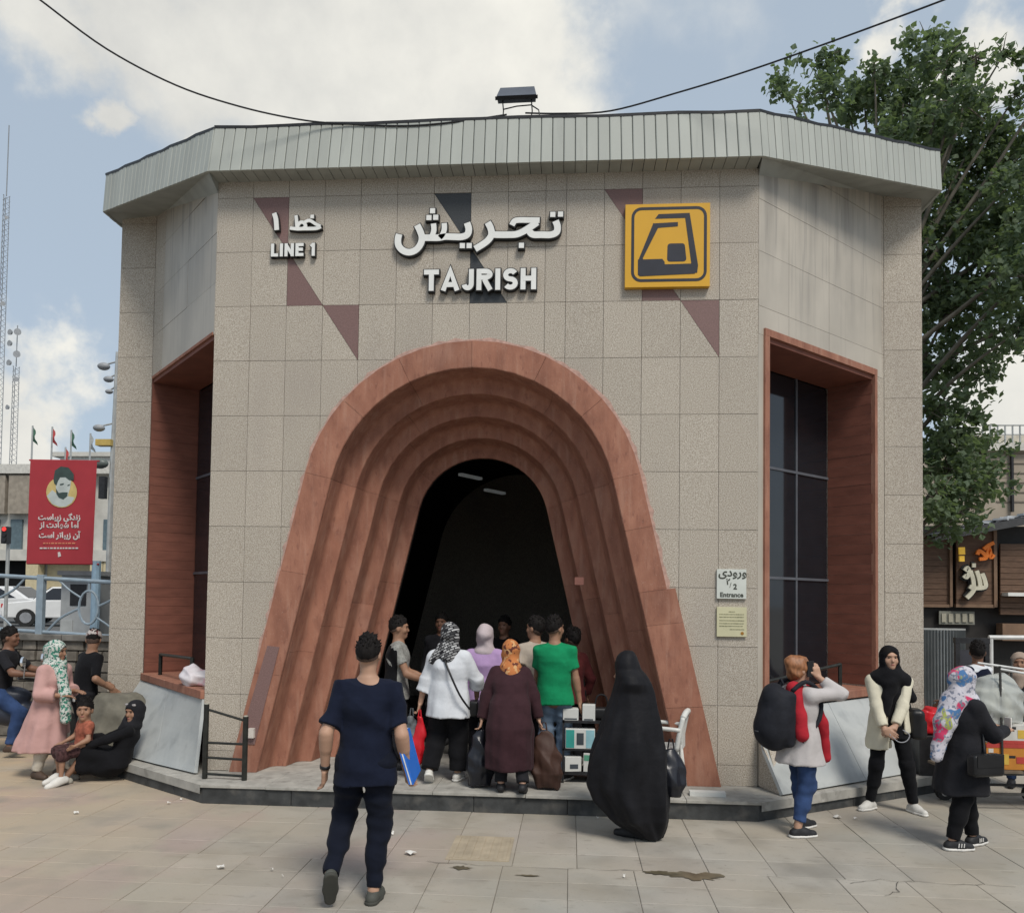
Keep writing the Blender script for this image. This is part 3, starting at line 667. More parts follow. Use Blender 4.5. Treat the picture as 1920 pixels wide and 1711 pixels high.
name_glyphs = [
    [(PS([(1640, 350), (1658, 400), (1650, 450), (1600, 474), (1520, 474), (1440, 472), (1405, 440)]), W_), sq(1615, 292), sq(1684, 290)],
    [(PS([(1250, 388), (1272, 352), (1310, 342), (1400, 342), (1498, 344)]), W_*.85), (PS([(1478, 362), (1420, 402), (1350, 446), (1290, 470), (1220, 474), (1140, 474), (1080, 472)]), W_), sq(1338, 570)],
    [(PS([(1032, 362), (1058, 410), (1068, 470), (1040, 520), (990, 560), (922, 602)]), W_)],
    [(PS([(845, 365), (862, 420), (850, 470), (800, 492), (720, 492), (650, 490), (590, 500), (520, 500), (462, 500)]), W_), sq(806, 572), sq(868, 572)],
    [(PS([(638, 368), (640, 420), (625, 470), (600, 500)]), W_*.8), (PS([(540, 372), (545, 430), (530, 480), (505, 502)]), W_*.8),
     (PS([(392, 385), (420, 440), (438, 500), (425, 560), (385, 610), (325, 632), (265, 615), (225, 570), (218, 515), (228, 468)]), W_), sq(530, 256), sq(498, 318), sq(560, 316)],
]
glyph_sign('persian_name_sign', 'large raised white Persian station name above the arch', name_glyphs, W_)
def latin(txt, x, z, h, wd, st):
    """bold block capitals from pen strokes; wd = dict of widths"""
    out = []
    for ch in txt:
        a = wd.get(ch, .62)*h; s = st; t = []
        L = lambda *p: t.append(([(x+px*a, z+pz_*h) for px, pz_ in p], s))
        C_ = lambda *p: t.append(([tuple(v) for v in smooth_pts([(x+px*a, z+pz_*h) for px, pz_ in p], 5)], s))
        e = s/2/a; v = s/2/h
        if ch == 'T': L((0, 1-v), (1, 1-v)); L((.5, 1-v), (.5, 0))
        elif ch == 'A': L((e*.7, 0), (.5, 1-v*.6), (1-e*.7, 0)); L((.25, .28), (.75, .28))
        elif ch == 'J': L((1-e, 1), (1-e, .5), *[(.5+(.5-e)*math.cos(R_(q)), .30+(.30-v)*math.sin(R_(q))) for q in range(0, -171, -17)])
        elif ch == 'R': L((e, 0), (e, 1)); L((e, 1-v), (.45, 1-v), *[(.55+(.38-e*.5)*math.cos(R_(q)), .74+(.26-v)*math.sin(R_(q))) for q in range(75, -76, -15)], (.45, .48+v), (e, .48+v)); L((.50, .5), (1-e*.8, 0))
        elif ch == 'I': L((.5, 0), (.5, 1))
        elif ch == 'S':
            hz_ = (.5-v)/2; hx_ = .5-e
            L(*[(.5+hx_*math.cos(R_(q)), .5+hz_+hz_*math.sin(R_(q))) for q in range(25, 256, 16)], (.5, .5), *[(.5+hx_*math.cos(R_(q)), .5-hz_+hz_*math.sin(R_(q))) for q in range(75, -156, -16)])
        elif ch == 'H': L((e, 0), (e, 1)); L((1-e, 0), (1-e, 1)); L((e, .52), (1-e, .52))
        elif ch == 'L': L((e, 1), (e, 0)); L((e, v), (1, v))
        elif ch == 'N': L((e, 0), (e, 1)); L((e, 1-v), (1-e, v)); L((1-e, 0), (1-e, 1))
        elif ch == 'E': L((e, 0), (e, 1)); L((e, 1-v), (1, 1-v)); L((e, .52), (.92, .52)); L((e, v), (1, v))
        elif ch == '1': L((.62, 0), (.62, 1)); L((.1, .72), (.62, .93))
        if t: out.append(t)
        x += a+h*.13
    return out
wd = {'T': .70, 'A': .82, 'J': .56, 'R': .74, 'I': .24, 'S': .68, 'H': .72, 'L': .56, 'N': .72, 'E': .62, '1': .36, ' ': .28}
glyph_sign('latin_name_sign', 'raised white letters TAJRISH below the Persian station name', latin('TAJRISH', 2.315, 5.315, .228, wd, .052), .05, depth=.05)
kz = zmap(lambda x, y: .633+(x-1040)*.001876, lambda x, y: 6.204-(y-750)*.001867)
KS = lambda pts: kz([tuple(q) for q in smooth_pts(pts, 4)])
glyph_sign('persian_line_sign', 'small raised white Persian line number at upper left of the facade',
    [[(KS([(1052, 752), (1064, 790), (1070, 852)]), .05)],
     [(KS([(1182, 768), (1186, 800), (1190, 838)]), .036), (KS([(1190, 838), (1206, 812), (1228, 812), (1240, 832), (1225, 846), (1190, 848), (1148, 842)]), .036), (KS([(1330, 838), (1300, 848), (1240, 848), (1190, 848)]), .038), (KS([(1232, 812), (1262, 800), (1300, 822), (1328, 836)]), .034), (kz([(1268, 778), (1288, 778)]), .038)]], .04, y_face=-.05, grow=.014)
glyph_sign('latin_line_sign', 'small raised white letters LINE 1 at upper left of the facade', latin('LINE 1', .632, 5.722, .142, wd, .033), .03, y_face=-.05, grow=.014)
# metro emblem
ms = tag(empty('metro_emblem_sign', (4.872, 0, 5.317)), 'square yellow metro emblem sign with dark train mark at upper right', 'sign')
def msx(mb, name, mat, par=None):
    o = mb.build(name, mat); o.parent = par or ms
    if par is None: o.matrix_parent_inverse = Matrix.Translation(-ms.location)
    return o
ez = lambda pts: [(4.438+(x-120)*(.871/1480), 6.196-(y-120)*(.876/1440)) for x, y in pts]
panel = msx(MB().box((4.873, -.037, 5.757), (.872, .065, .878)), 'sign_panel', yellow_paint)
YF = -.0715
def flat(pts, y=YF, th=.004): return MB().prism([(x, y, z) for x, z in ez(pts)], (0, th, 0))
# rounded frame line
rc = []
for (cx, cy, a0) in ((1370, 350, -90), (1370, 1300, 0), (400, 1300, 90), (400, 350, 180)):
    for k in range(7): a = R_(a0+k*15); rc.append((cx+150*math.cos(a), cy+150*math.sin(a)))
rc.append(rc[0]); mb = MB(); stroke_solid(mb, ez(rc), .030, YF, YF+.004); msx(mb, 'emblem_frame', navy_paint)
mb = MB(); stroke_solid(mb, ez([(665, 345), (1210, 335)]), .046, YF, YF+.004); mb2 = flat([(640, 380), (700, 300), (1245, 290), (1230, 375)]); msx(mb2, 'emblem_bar', navy_paint)
msx(flat([(1160, 330), (1245, 300), (1395, 1200), (1380, 1330), (1280, 1330), (1275, 1150)], YF-.0007), 'emblem_bar', navy_paint)
msx(flat([(600, 460), (1040, 445), (1040, 520), (690, 540)], YF), 'emblem_bar', navy_paint)
msx(flat([(610, 455), (700, 525), (430, 1060), (440, 1110), (345, 1110)], YF-.0007), 'emblem_bar', navy_paint)
msx(flat([(345, 1085), (770, 1080), (810, 1130), (815, 1175), (1290, 1170), (1385, 1250), (1340, 1345), (380, 1375), (345, 1345)], YF-.0014), 'emblem_bar', navy_paint)
rd = []
for (cx, cy, a0) in ((1115, 865, -90), (1140, 1080, 0), (905, 1080, 90), (910, 865, 180)):
    for k in range(5): a = R_(a0+k*22.5); rd.append((cx+50*math.cos(a), cy+50*math.sin(a)))
msx(flat(rd), 'emblem_window', navy_paint)
# plates beside the right-hand leg of the arch
PT = bpy.data.curves
def text_mesh(s, size, mat, bold=0., parent=None, loc=(0, 0, 0), align='CENTER', name='lettering', sx=1., rot=(math.pi/2, 0, 0)):
    c = PT.new('txt', 'FONT'); c.body = s; c.size = size; c.align_x = align; c.offset = bold; c.resolution_u = 4
    t = bpy.data.objects.new('txt', c); COL.objects.link(t); dg = bpy.context.evaluated_depsgraph_get()
    me = bpy.data.meshes.new_from_object(t.evaluated_get(dg)); bpy.data.objects.remove(t); PT.remove(c)
    o = bpy.data.objects.new(name, me); COL.objects.link(o); me.materials.clear(); me.materials.append(mat)
    o.rotation_euler = rot; o.location = loc; o.scale = (sx, 1, 1)
    if parent: o.parent = parent
    return o
SH = {'ا': ('\uFE8D', '\uFE8E', None, None), 'آ': ('\uFE81', '\uFE82', None, None), 'ب': ('\uFE8F', '\uFE90', '\uFE91', '\uFE92'), 'ت': ('\uFE95', '\uFE96', '\uFE97', '\uFE98'), 'د': ('\uFEA9', '\uFEAA', None, None),
      'ر': ('\uFEAD', '\uFEAE', None, None), 'ز': ('\uFEAF', '\uFEB0', None, None), 'س': ('\uFEB1', '\uFEB2', '\uFEB3', '\uFEB4'), 'ش': ('\uFEB5', '\uFEB6', '\uFEB7', '\uFEB8'), 'گ': ('\uFB92', '\uFB93', '\uFB94', '\uFB95'),
      'م': ('\uFEE1', '\uFEE2', '\uFEE3', '\uFEE4'), 'ن': ('\uFEE5', '\uFEE6', '\uFEE7', '\uFEE8'), 'ه': ('\uFEE9', '\uFEEA', '\uFEEB', '\uFEEC'), 'و': ('\uFEED', '\uFEEE', None, None), 'ی': ('\uFBFC', '\uFBFD', '\uFBFE', '\uFBFF')}
def shape_fa(s):
    out = []
    for i, ch in enumerate(s):
        if ch not in SH: out.append(ch); continue
        prev = i > 0 and s[i-1] in SH and SH[s[i-1]][2] is not None; nxt = i < len(s)-1 and s[i+1] in SH and SH[ch][2] is not None
        f = SH[ch]; out.append((f[3] if prev and nxt else f[1] if prev else f[2] if nxt else f[0]) or f[0])
    return ''.join(out)[::-1]
plate_m = M('plate_white', (.58, .60, .55), .4, var=.05); ink = M('plate_ink', (.06, .065, .05), .6)
cream_m = M('plate_cream', (.55, .52, .34), .4, var=.05)
pl = tag(empty('entrance_plate', (5.55, 0, 2.09)), 'white square plate reading Entrance 2 right of the arch', 'sign')
MB().box((0, -.016, .152), (.297, .026, .302)).build('plate_board', plate_m, pl, bevel=.002)
text_mesh(shape_fa('ورودی'), .115, ink, .003, pl, (.01, -.0312, .232))
text_mesh('۲', .085, ink, .003, pl, (-.035, -.0312, .147)); text_mesh('/', .075, ink, 0, pl, (-.012, -.0312, .115)); text_mesh('2', .075, ink, .003, pl, (.035, -.0312, .10))
text_mesh('Entrance', .066, ink, .0022, pl, (0, -.0312, .02))
p2 = tag(empty('notice_plate', (5.553, 0, 1.705)), 'cream notice plate with lines of small print under the entrance plate', 'sign')
MB().box((0, -.016, .15), (.30, .026, .302)).build('plate_board', cream_m, p2, bevel=.002)
fine = M('fine_print', (.26, .25, .15), .7)
for k, (zz, xa, xb) in enumerate([(.255, -.03, .03), (.228, -.125, .125), (.20, -.125, .12), (.165, -.125, .125), (.135, -.125, .125), (.108, -.125, .11), (.075, -.02, .125)]):
    q = random.Random(k); x = xa; mb = MB()
    while x < xb-.006:
        w = min(q.uniform(.008, .03), xb-x); mb.box((x+w/2, -.0305, zz), (w, .003, q.uniform(.005, .009))); x += w+.004
    mb.build('print_line', fine, p2)
MB().tube([(.105, -.029, .035), (.105, -.032, .035)], .017, 10).build('seal', M('seal_brown', (.3, .14, .02), .5), p2)

# ------------------------------------------------------------------ rails, bag and lamp on the building
rail_m = M('black_rail', (.02, .021, .018), .4, var=.3, scale=14)
tip = M('bare_tip', (.45, .43, .36), .5)
hr = tag(empty('step_railing', (.42, -.39, .19)), 'black metal railing with two posts on the step left of the arch', 'railing')
for (x, y, h) in ((-.215, .015, .75), (.215, -.02, .64)):
    o = MB().tube([(x, y, 0), (x, y, h)], .027, 12).build('post', rail_m, hr); MB().tube([(x, y, h), (x, y, h+.008)], .022, 12).build('post_cap', tip, o)
for (za, zb) in ((.70, .595), (.36, .36), (.21, .205), (.045, .04)):
    MB().tube([(-.215, .015, za), (.215, -.02, zb)], .013, 8).build('bar', rail_m, hr)
def sill_rail(P, s0, s1, z, label, slope, gap=None):
    a = Vector(P(s0, -.1, z)); b = Vector(P(s1, -.1, z)); r = tag(empty('sill_railing', tuple(a)), label, 'railing')
    b = b-a; h0, h1 = slope
    MB().box((0, 0, h0/2), (.035, .035, h0)).build('post', rail_m, r); MB().box((b.x, b.y, h1/2), (.035, .035, h1)).build('post', rail_m, r)
    MB().tube([(0, 0, h0-.01), (b.x, b.y, h1-.01)], .02, 8).build('bar', rail_m, r); return r
sill_rail(LP, 2.0, .75, 1.031, 'dark metal rail on the left window sill behind the white bag', (.27, .30))
sill_rail(RP, 1.75, .24, 1.061, 'dark sloping metal rail on the right window sill', (.30, .17))
pipe_m = M('galvanised_pipe', (.42, .42, .40), .4, metal=.4)
bagp = M('white_plastic_bag', (.66, .60, .62), .35, var=.1, scale=12, col2=(.72, .68, .7)); overlay(bagp, 9, (1, 1, 1), .58, .66, (.62, .2, .26), .5)
# floodlight
fl = tag(empty('floodlight', (3.27, -.02, 7.09)), 'dark flat floodlight on a thin bracket on the roof edge', 'floodlight')
flm = M('floodlight_housing', (.085, .095, .115), .5)
MB().add([(-.21, -.02, .335), (.215, -.02, .34), (.185, .12, .52), (-.185, .12, .515), (-.20, .06, .30), (.205, .06, .305), (.175, .19, .47), (-.175, .19, .465)], [(0, 1, 2, 3), (7, 6, 5, 4), (0, 4, 5, 1), (1, 5, 6, 2), (2, 6, 7, 3), (3, 7, 4, 0)]).build('lamp_head', flm, fl)
MB().add([(-.225, -.035, .32), (.23, -.035, .325), (.23, 0, .345), (-.225, 0, .34), (-.225, .0, .30), (.23, .0, .305)], [(0, 1, 2, 3), (4, 5, 1, 0), (3, 2, 5, 4)]).build('lamp_rim', dark_metal, fl)
for pth in ([(-.15, .03, .32), (-.14, .05, .21), (-.16, .05, 0)], [(.16, .03, .32), (.17, .05, .2), (.14, .05, 0)], [(-.14, .05, .23), (0, .05, .26), (.17, .05, .27)], [(.17, .05, .26), (.24, .03, .2), (.26, 0, .06)]):
    MB().tube(pth, .007, 6).build('bracket', rail_m, fl)
# overhead cables
cab = M('black_cable', (.012, .012, .014), .6)
def cable(px, depths, label, r=.012):
    pts = [on_y(x, y, d) for (x, y), d in zip(px, depths)]; b = Vector(pts[-1])
    o = MB().tube([Vector(q)-b for q in smooth_pts(pts, 6)], r, 6).build('overhead_cable', cab, loc=tuple(b)); return tag(o, label, 'cable', 'overhead cables')
cable([(40, -25), (75, 0), (200, 92), (330, 160), (450, 200), (560, 224), (640, 232), (760, 236), (860, 228), (950, 215)], [-1.6, -1.5, -1.1, -.75, -.5, -.3, -.22, -.21, -.2, -.1], 'black cable sagging from the upper left onto the roof edge', .009)
cable([(1820, -22), (1765, 2), (1560, 78), (1400, 134), (1270, 174), (1145, 208), (1050, 213), (985, 212)], [-1.3, -1.2, -.8, -.5, -.25, -.05, -.02, .02], 'black cable rising from the roof edge to the upper right', .009)
# ------------------------------------------------------------------ left background: raised street, wall, railing
asphalt = M('asphalt', (.10, .10, .098), .9, var=.2, scale=5)
tag(MB().box((-42, 38, .3), (79.4, 70.6, 1.16)).build('street', asphalt), kind='structure')
stone_m = M('rubble_stone', (.17, .15, .125), .9, var=.3, scale=9, rnd=.25, bump=.4, bscale=25)
coping_m = M('coping_concrete', (.16, .15, .135), .9, var=.3, scale=8)
sw = tag(empty('stone_retaining_wall', (-4.5, 2.6, 0)), 'low dark rubble stone wall under the blue railing', 'wall')
MB().box((-1.6, .2, .70), (8.0, .24, 1.4)).build('wall_core', joint, sw)
q_ = random.Random(11); z = 0.
while z < 1.32:
    h = q_.uniform(.13, .2); h = min(h, 1.38-z); x = -5.5+q_.uniform(0, .2)
    while x < 2.35:
        w = min(q_.uniform(.22, .48), 2.4-x)
        if w > .06:
            y = q_.uniform(-.02, .02); e = .012
            MB().add([(x+e, y, z+e), (x+w-e, y+q_.uniform(-.01, .01), z+e), (x+w-e, y, z+h-e), (x+e, y+q_.uniform(-.01, .01), z+h-e), (x+.004, .09, z+.003), (x+w-.004, .09, z+.003), (x+w-.004, .09, z+h-.003), (x+.004, .09, z+h-.003)],
                     [(0, 1, 2, 3), (0, 4, 5, 1), (1, 5, 6, 2), (2, 6, 7, 3), (3, 7, 4, 0)]).build('wall_stone', stone_m, sw)
        x += w
    z += h
for k in range(6): MB().box((-4.9+k*1.35, .15, 1.42), (1.34, .42, .09)).build('coping_stone', coping_m, sw, bevel=.01)
blue_m = M('railing_blue', (.25, .31, .36), .5, var=.12, scale=10)
rl = tag(empty('street_railing', (-3.4, 2.62, 1.46)), 'pale blue steel railing with rings and curved bars on the stone wall', 'railing')
def rz_(x): return -.045*(x+.8)       # the street falls gently to the right
for (za, r) in ((.83, .030), (.06, .026)):
    MB().tube([(-4.5, 0, za+rz_(-4.5)), (1.15, 0, za+rz_(1.15))], r, 8).build('rail', blue_m, rl)
for x in (-3.45, -1.95, -.30, 1.08):
    MB().box((x, 0, .42+rz_(x)), (.10, .08, .92)).build('post', blue_m, rl, bevel=.006)
for x in (-1.15, .42, -2.75):
    pts = [(x+.145*math.cos(a), 0, .45+rz_(x)+.24*math.sin(a)) for a in [2*math.pi*k/20 for k in range(21)]]
    MB().tube(pts, .018, 6, caps=False).build('ring', blue_m, rl)
    for s in (-1, 1):
        p = [(x+s*.15, 0, .45+rz_(x)+s*.02), (x+s*.42, 0, .45+rz_(x)+s*.16), (x+s*.62, 0, .45+rz_(x)+s*.36)]
        MB().tube([tuple(v) for v in smooth_pts(p, 4)], .017, 6).build('curved_bar', blue_m, rl)
        p = [(x+s*.12, 0, .45+rz_(x)-s*.14), (x+s*.3, 0, .45+rz_(x)-s*.25), (x+s*.45, 0, .45+rz_(x)-s*.38)]
        MB().tube([tuple(v) for v in smooth_pts(p, 4)], .014, 6).build('curved_bar', blue_m, rl)
    MB().tube([(x, 0, .69+rz_(x)), (x, 0, .82+rz_(x))], .014, 6).build('stub', blue_m, rl)
# banner on its pole
ban = tag(empty('hanging_banner', (-5.05, 5.0, .88)), 'red banner with a portrait roundel and white Persian writing on a pole', 'banner')
red_m = M('banner_red', (.36, .035, .045), .7, var=.06, scale=3); bz = lambda x, y: on_y(x, y, 5.0)-np.array([-5.05, 5.0, .88])
c4 = [bz(57, 862), bz(182, 864), bz(173, 1057), bz(49, 1056)]
vs = []; nx, nz_ = 10, 12
for j in range(nz_+1):
    for i in range(nx+1):
        u, v = i/nx, j/nz_; p = (c4[0]*(1-u)+c4[1]*u)*(1-v)+(c4[3]*(1-u)+c4[2]*u)*v
        vs.append((p[0], .006*math.sin(u*6+v*2)*v, p[2]))
MB().add(vs, [(j*(nx+1)+i, j*(nx+1)+i+1, (j+1)*(nx+1)+i+1, (j+1)*(nx+1)+i) for j in range(nz_) for i in range(nx)]).build('banner_cloth', red_m, ban, smooth=True)
wsm = M('banner_white', (.62, .56, .54), .8); yel = M('banner_yellow', (.55, .42, .17), .8); grn = M('banner_dark_green', (.045, .07, .065), .8); skn = M('banner_pale', (.46, .50, .48), .8)
def bq(x, y): p = bz(x/7.13+20, y/7.13+840); return (p[0], p[2])
def bflat(pts, mat, name, dy): return MB().prism([(bq(*q)[0], -.010-dy*.4, bq(*q)[1]) for q in pts], (0, .003, 0)).build(name, mat, ban)
circ = lambda cx, cy, rx, ry, n=28: [(cx+rx*math.cos(2*math.pi*k/n), cy+ry*math.sin(2*math.pi*k/n)) for k in range(n)]
bflat(circ(685, 590, 205, 205), yel, 'roundel', 0)
bflat([(490, 640), (560, 560), (640, 620), (700, 680), (770, 640), (860, 660), (820, 730), (740, 780), (660, 785), (560, 745)], skn, 'roundel_collar', .006)
bflat([(610, 430), (650, 370), (760, 380), (815, 440), (800, 540), (770, 640), (700, 680), (640, 640), (612, 540)], skn, 'roundel_face', .012)
bflat([(580, 420), (600, 300), (680, 245), (780, 260), (850, 350), (850, 430), (790, 430), (740, 390), (670, 390), (640, 440), (620, 500), (590, 470)], grn, 'roundel_hair', .018)
bflat([(612, 540), (650, 600), (700, 590), (770, 590), (765, 640), (710, 685), (650, 660), (620, 610)], grn, 'roundel_beard', .018)
bflat([(665, 480), (720, 470), (715, 490), (670, 498)], grn, 'roundel_eye', .018); bflat([(765, 495), (800, 480), (795, 500), (768, 508)], grn, 'roundel_eye', .018)
for (s_, y, sz) in (('زندگی زیباست', 955, .135), ('اما شهادت از', 1060, .135), ('آن زیباتر است', 1195, .135)):
    p = bq(655, y); text_mesh(shape_fa(s_), sz, wsm, .005, ban, (p[0], -.011, p[1]), name='banner_line')
for (y, w) in ((1270, 420), (1335, 510)):
    q = random.Random(y); x = 650-w/2; mb = MB()
    while x < 650+w/2: ww = q.uniform(15, 45); a = bq(x, y); b = bq(x+ww, y); mb.box(((a[0]+b[0])/2, -.011, a[1]), (b[0]-a[0], .003, .025)); x += ww+12
    mb.build('banner_line', wsm if y > 1300 else M('banner_orange', (.6, .2, .12), .8), ban)
bflat([(635, 1390), (665, 1385), (680, 1440), (640, 1455)], wsm, 'banner_mark', .006)
for x in (.52, ): MB().tube([(x+.12, .08, -.1), (x+.12, .08, 1.75)], .075, 10).build('pole', M('pole_lightblue', (.30, .42, .52), .5), ban)
MB().tube([(c4[0][0]-.03, .02, c4[0][2]), (c4[1][0]+.03, .02, c4[1][2])], .015, 6).build('top_rod', red_m, ban)
MB().tube([(c4[3][0], .02, c4[3][2]), (c4[2][0]+.1, .03, c4[2][2])], .015, 6).build('bottom_rod', red_m, ban)
# grey service cabinet under the banner
cab_ = tag(empty('service_cabinet', (-5.0, 5.6, .88)), 'grey metal service cabinet standing behind the railing under the banner', 'cabinet')
cm = M('cabinet_grey', (.36, .37, .37), .5, var=.1)
MB().box((.08, 0, .75), (.62, .5, 1.5)).build('cabinet_body', cm, cab_, bevel=.01); MB().box((.08, -.02, 1.54), (.70, .58, .08)).build('cabinet_roof', cm, cab_)
MB().box((.1, -.256, 1.15), (.3, .012, .38)).build('screen', dark_metal, cab_); MB().box((-.1, -.256, .45), (.22, .012, .5)).build('door', M('cabinet_door', (.42, .43, .42), .5), cab_)
# parked white cars beyond the railing
car_w = M('car_white', (.68, .68, .67), .3, var=.03, spec=.5); tyre_m = M('tyre', (.02, .02, .02), .8); lamp_red = M('lamp_red', (.5, .02, .02), .3); lamp_w = M('lamp_clear', (.6, .6, .6), .2); rim_m = M('rim_grey', (.35, .35, .36), .4, metal=.6)
def car(x, y, rz, label):
    r = tag(empty('parked_car', (x, y, .88), rz), label, 'car', 'cars parked beyond the railing')
    prof = [(-2.05, .30), (-2.1, .55), (-2.02, .82), (-1.15, .92), (-.55, 1.40), (.75, 1.43), (1.45, .98), (2.0, .90), (2.12, .6), (2.05, .30)]
    mb = MB(); rows = []
    for yy, k in ((-.82, 1), (-.60, 1), (.60, 1), (.82, 1)):
        rows.append([(px_, yy*(1 if pz_ < 1.0 else (.84 if abs(yy) > .7 else .9)), pz_) for px_, pz_ in prof])
    n = len(prof); mb.add([p for rw in rows for p in rw], [(a*n+i, a*n+i+1, (a+1)*n+i+1, (a+1)*n+i) for a in range(3) for i in range(n-1)]+[tuple(range(n))[::-1], tuple(range(3*n, 4*n))]+[(a*n+n-1, a*n, (a+1)*n, (a+1)*n+n-1) for a in range(3)])
    mb.build('body', car_w, r, bevel=.04)
    for s in (-1, 1):
        MB().prism([(-1.0, s*.815, .93), (.05, s*.825, .95), (.05, s*.70, 1.36), (-.52, s*.70, 1.35)], (0, s*.006, 0)).build('side_window', glass_dark, r)
        MB().prism([(.12, s*.825, .95), (1.28, s*.815, .98), (.74, s*.70, 1.36), (.12, s*.70, 1.36)], (0, s*.006, 0)).build('side_window', glass_dark, r)
        for wx in (-1.3, 1.3):
            w = MB().tube([(wx, s*.70, .31), (wx, s*.86, .31)], .31, 18).build('wheel', tyre_m, r); MB().tube([(wx, s*.85, .31), (wx, s*.872, .31)], .19, 14).build('rim', rim_m, w)
        MB().box((-2.06, s*.62, .72), (.08, .28, .14)).build('tail_lamp', lamp_red, r); MB().box((2.04, s*.6, .70), (.1, .32, .13)).build('headlight', lamp_w, r)
    MB().prism([(1.44, -.66, .99), (1.44, .66, .99), (.80, .60, 1.40), (.80, -.60, 1.40)], (.012, 0, .012)).build('windscreen', glass_dark, r)
    MB().prism([(-1.14, -.66, .95), (-1.14, .66, .95), (-.60, .60, 1.38), (-.60, -.60, 1.38)], (-.012, 0, .012)).build('rear_window', glass_dark, r)
    MB().box((-2.08, 0, .5), (.06, .5, .12)).build('number_plate', white_paint, r)
car(-14.2, 19.5, .35, 'white saloon car behind the left part of the blue railing')
car(-8.9, 18.5, -.5, 'white car half hidden by the station building beyond the railing')
car(-18.5, 21.5, .1, 'white car at the far left beyond the railing')
# buildings beyond the street
cream = M('cream_wall', (.55, .47, .30), .85, var=.08); pale = M('pale_wall', (.52, .50, .45), .85, var=.1, scale=2); grille_m = M('brown_grille', (.30, .26, .21), .8, var=.2, scale=3)
def fac(name, Y, label, cat='building'):
    return tag(empty(name, tuple(on_y(100, 1135, Y)*np.array([1, 1, 0])+np.array([0, 0, .88]))), label, cat), Y
def frect(root, Y, x0, y0, x1, y1, name, mat, d=.3, dy=0., par=None):
    a, b = on_y(x0, y1, Y), on_y(x1, y0, Y); L = Vector(root.location)
    return MB().box((((a[0]+b[0])/2)-L.x, dy+d/2, ((a[2]+b[2])/2)-L.z), (abs(b[0]-a[0]), d, abs(b[2]-a[2]))).build(name, mat, par or root)
bl_, Y = fac('civic_building', 38., 'pale low civic building with brown lattice front and yellow columns behind the banner')
frect(bl_, Y, -420, 873, 300, 1125, 'wall', pale, 9., .6)
frect(bl_, Y, -430, 870, 310, 886, 'roof_edge', M('roof_concrete', (.56, .54, .49), .8), 10., 0.)
for k in range(9): 
    frect(bl_, Y, -300+k*52, 890, -252+k*52, 962, 'lattice_panel', grille_m, .3, .1)
for k in range(12): frect(bl_, Y, -300+k*44, 972, -276+k*44, 1030, 'window', M('blue_window', (.10, .14, .16), .2), .3, .45)
frect(bl_, Y, -400, 1032, 250, 1046, 'ledge', pale, 1.2, -.3)
for k, x in enumerate((-230, -140, -60, 50, 170, 195)): frect(bl_, Y, x, 1046, x+26, 1135, 'column', cream, .6, -.2)
frect(bl_, Y, -400, 1046, 40, 1135, 'dark_opening', inner_dark, .2, .5); frect(bl_, Y, 76, 1046, 300, 1135, 'yellow_wall', cream, .2, .52)
b2, Y2 = fac('grey_block', 60., 'pale grey block rising behind the flags')
frect(b2, Y2, 108, 852, 320, 1000, 'wall', M('far_block', (.55, .54, .5), .9), 12.); frect(b2, Y2, 100, 848, 325, 856, 'roof_edge', pale, 13., -.3)
for k in range(4): frect(b2, Y2, 120+k*22, 872, 133+k*22, 888, 'window', MATS['blue_window'], .2, -.05)
# flags on poles
for k, (x, yb, yt, c) in enumerate([(60, 866, 798, 0), (97, 866, 800, 1), (133, 866, 806, 0), (169, 866, 812, 2), (123, 868, 838, 1)]):
    b = on_y(x-1, yb, 36.); t_ = on_y(x+1, yt, 36.); f_ = tag(empty('flagpole', tuple(b)), ['flag furled on the leftmost pole above the banner', 'red-footed flagpole second from the left above the banner', 'flagpole third from the left above the banner', 'flagpole nearest the station building above the banner', 'shortest flagpole in the middle of the row above the banner'][k], 'flag', 'flags above the banner')
    h = t_[2]-b[2]; MB().tube([(0, 0, -3), (0, 0, h)], .05, 6).build('pole', pipe_m, f_)
    mb = MB(); vs = []; n = 6
    for i in range(n+1):
        v = i/n; vs += [(.02, 0, h-.05-v*.85), (.05+.25*(v**.7)*(1+.3*math.sin(v*9)), .08*math.sin(v*7), h-.1-v*1.05)]
    mb.add(vs, [(2*i, 2*i+1, 2*i+3, 2*i+2) for i in range(n)]).build('flag_cloth', [M('flag_green', (.05, .12, .08), .8), M('flag_red', (.4, .06, .06), .8), M('flag_grey', (.3, .32, .32), .8)][c], f_, smooth=True)
# lattice masts
mast_m = M('mast_steel', (.22, .235, .25), .5)
def mast(px, y0, y1, Y, w, label, dishes):
    t_ = on_y(px, y1, Y); r = tag(empty('lattice_mast', (t_[0], Y, .8)), label, 'mast', 'lattice masts on the skyline'); h = t_[2]-.8
    legs = [(w*math.cos(a), w*math.sin(a)) for a in (.3, 2.4, 4.5)]
    for (x, y) in legs: MB().tube([(x*1.6, y*1.6, 0), (x, y, h*.85)], .035, 5).build('leg', mast_m, r)
    mb = MB(); n = int(h/ (w*2.2)); 
    for i in range(n):
        za, zb = h*.85*i/n, h*.85*(i+1)/n
        for k in range(3): a, b = legs[k], legs[(k+1) % 3]; mb.tube([(a[0]*1.25, a[1]*1.25, za), (b[0]*1.25, b[1]*1.25, zb)], .018, 4, False)
    mb.build('bracing', mast_m, r); MB().tube([(0, 0, h*.85), (0, 0, h)], .05, 5).build('spike', mast_m, r)
    for (f_, rr, s) in dishes:
        MB().tube([(s*w*1.3, -w*1.2, h*f_), (s*w*1.5, -w*1.2-.35*rr, h*f_)], [rr*.42, rr*.55], 12).build('dish', M('dish_grey', (.30, .31, .32), .5), r)
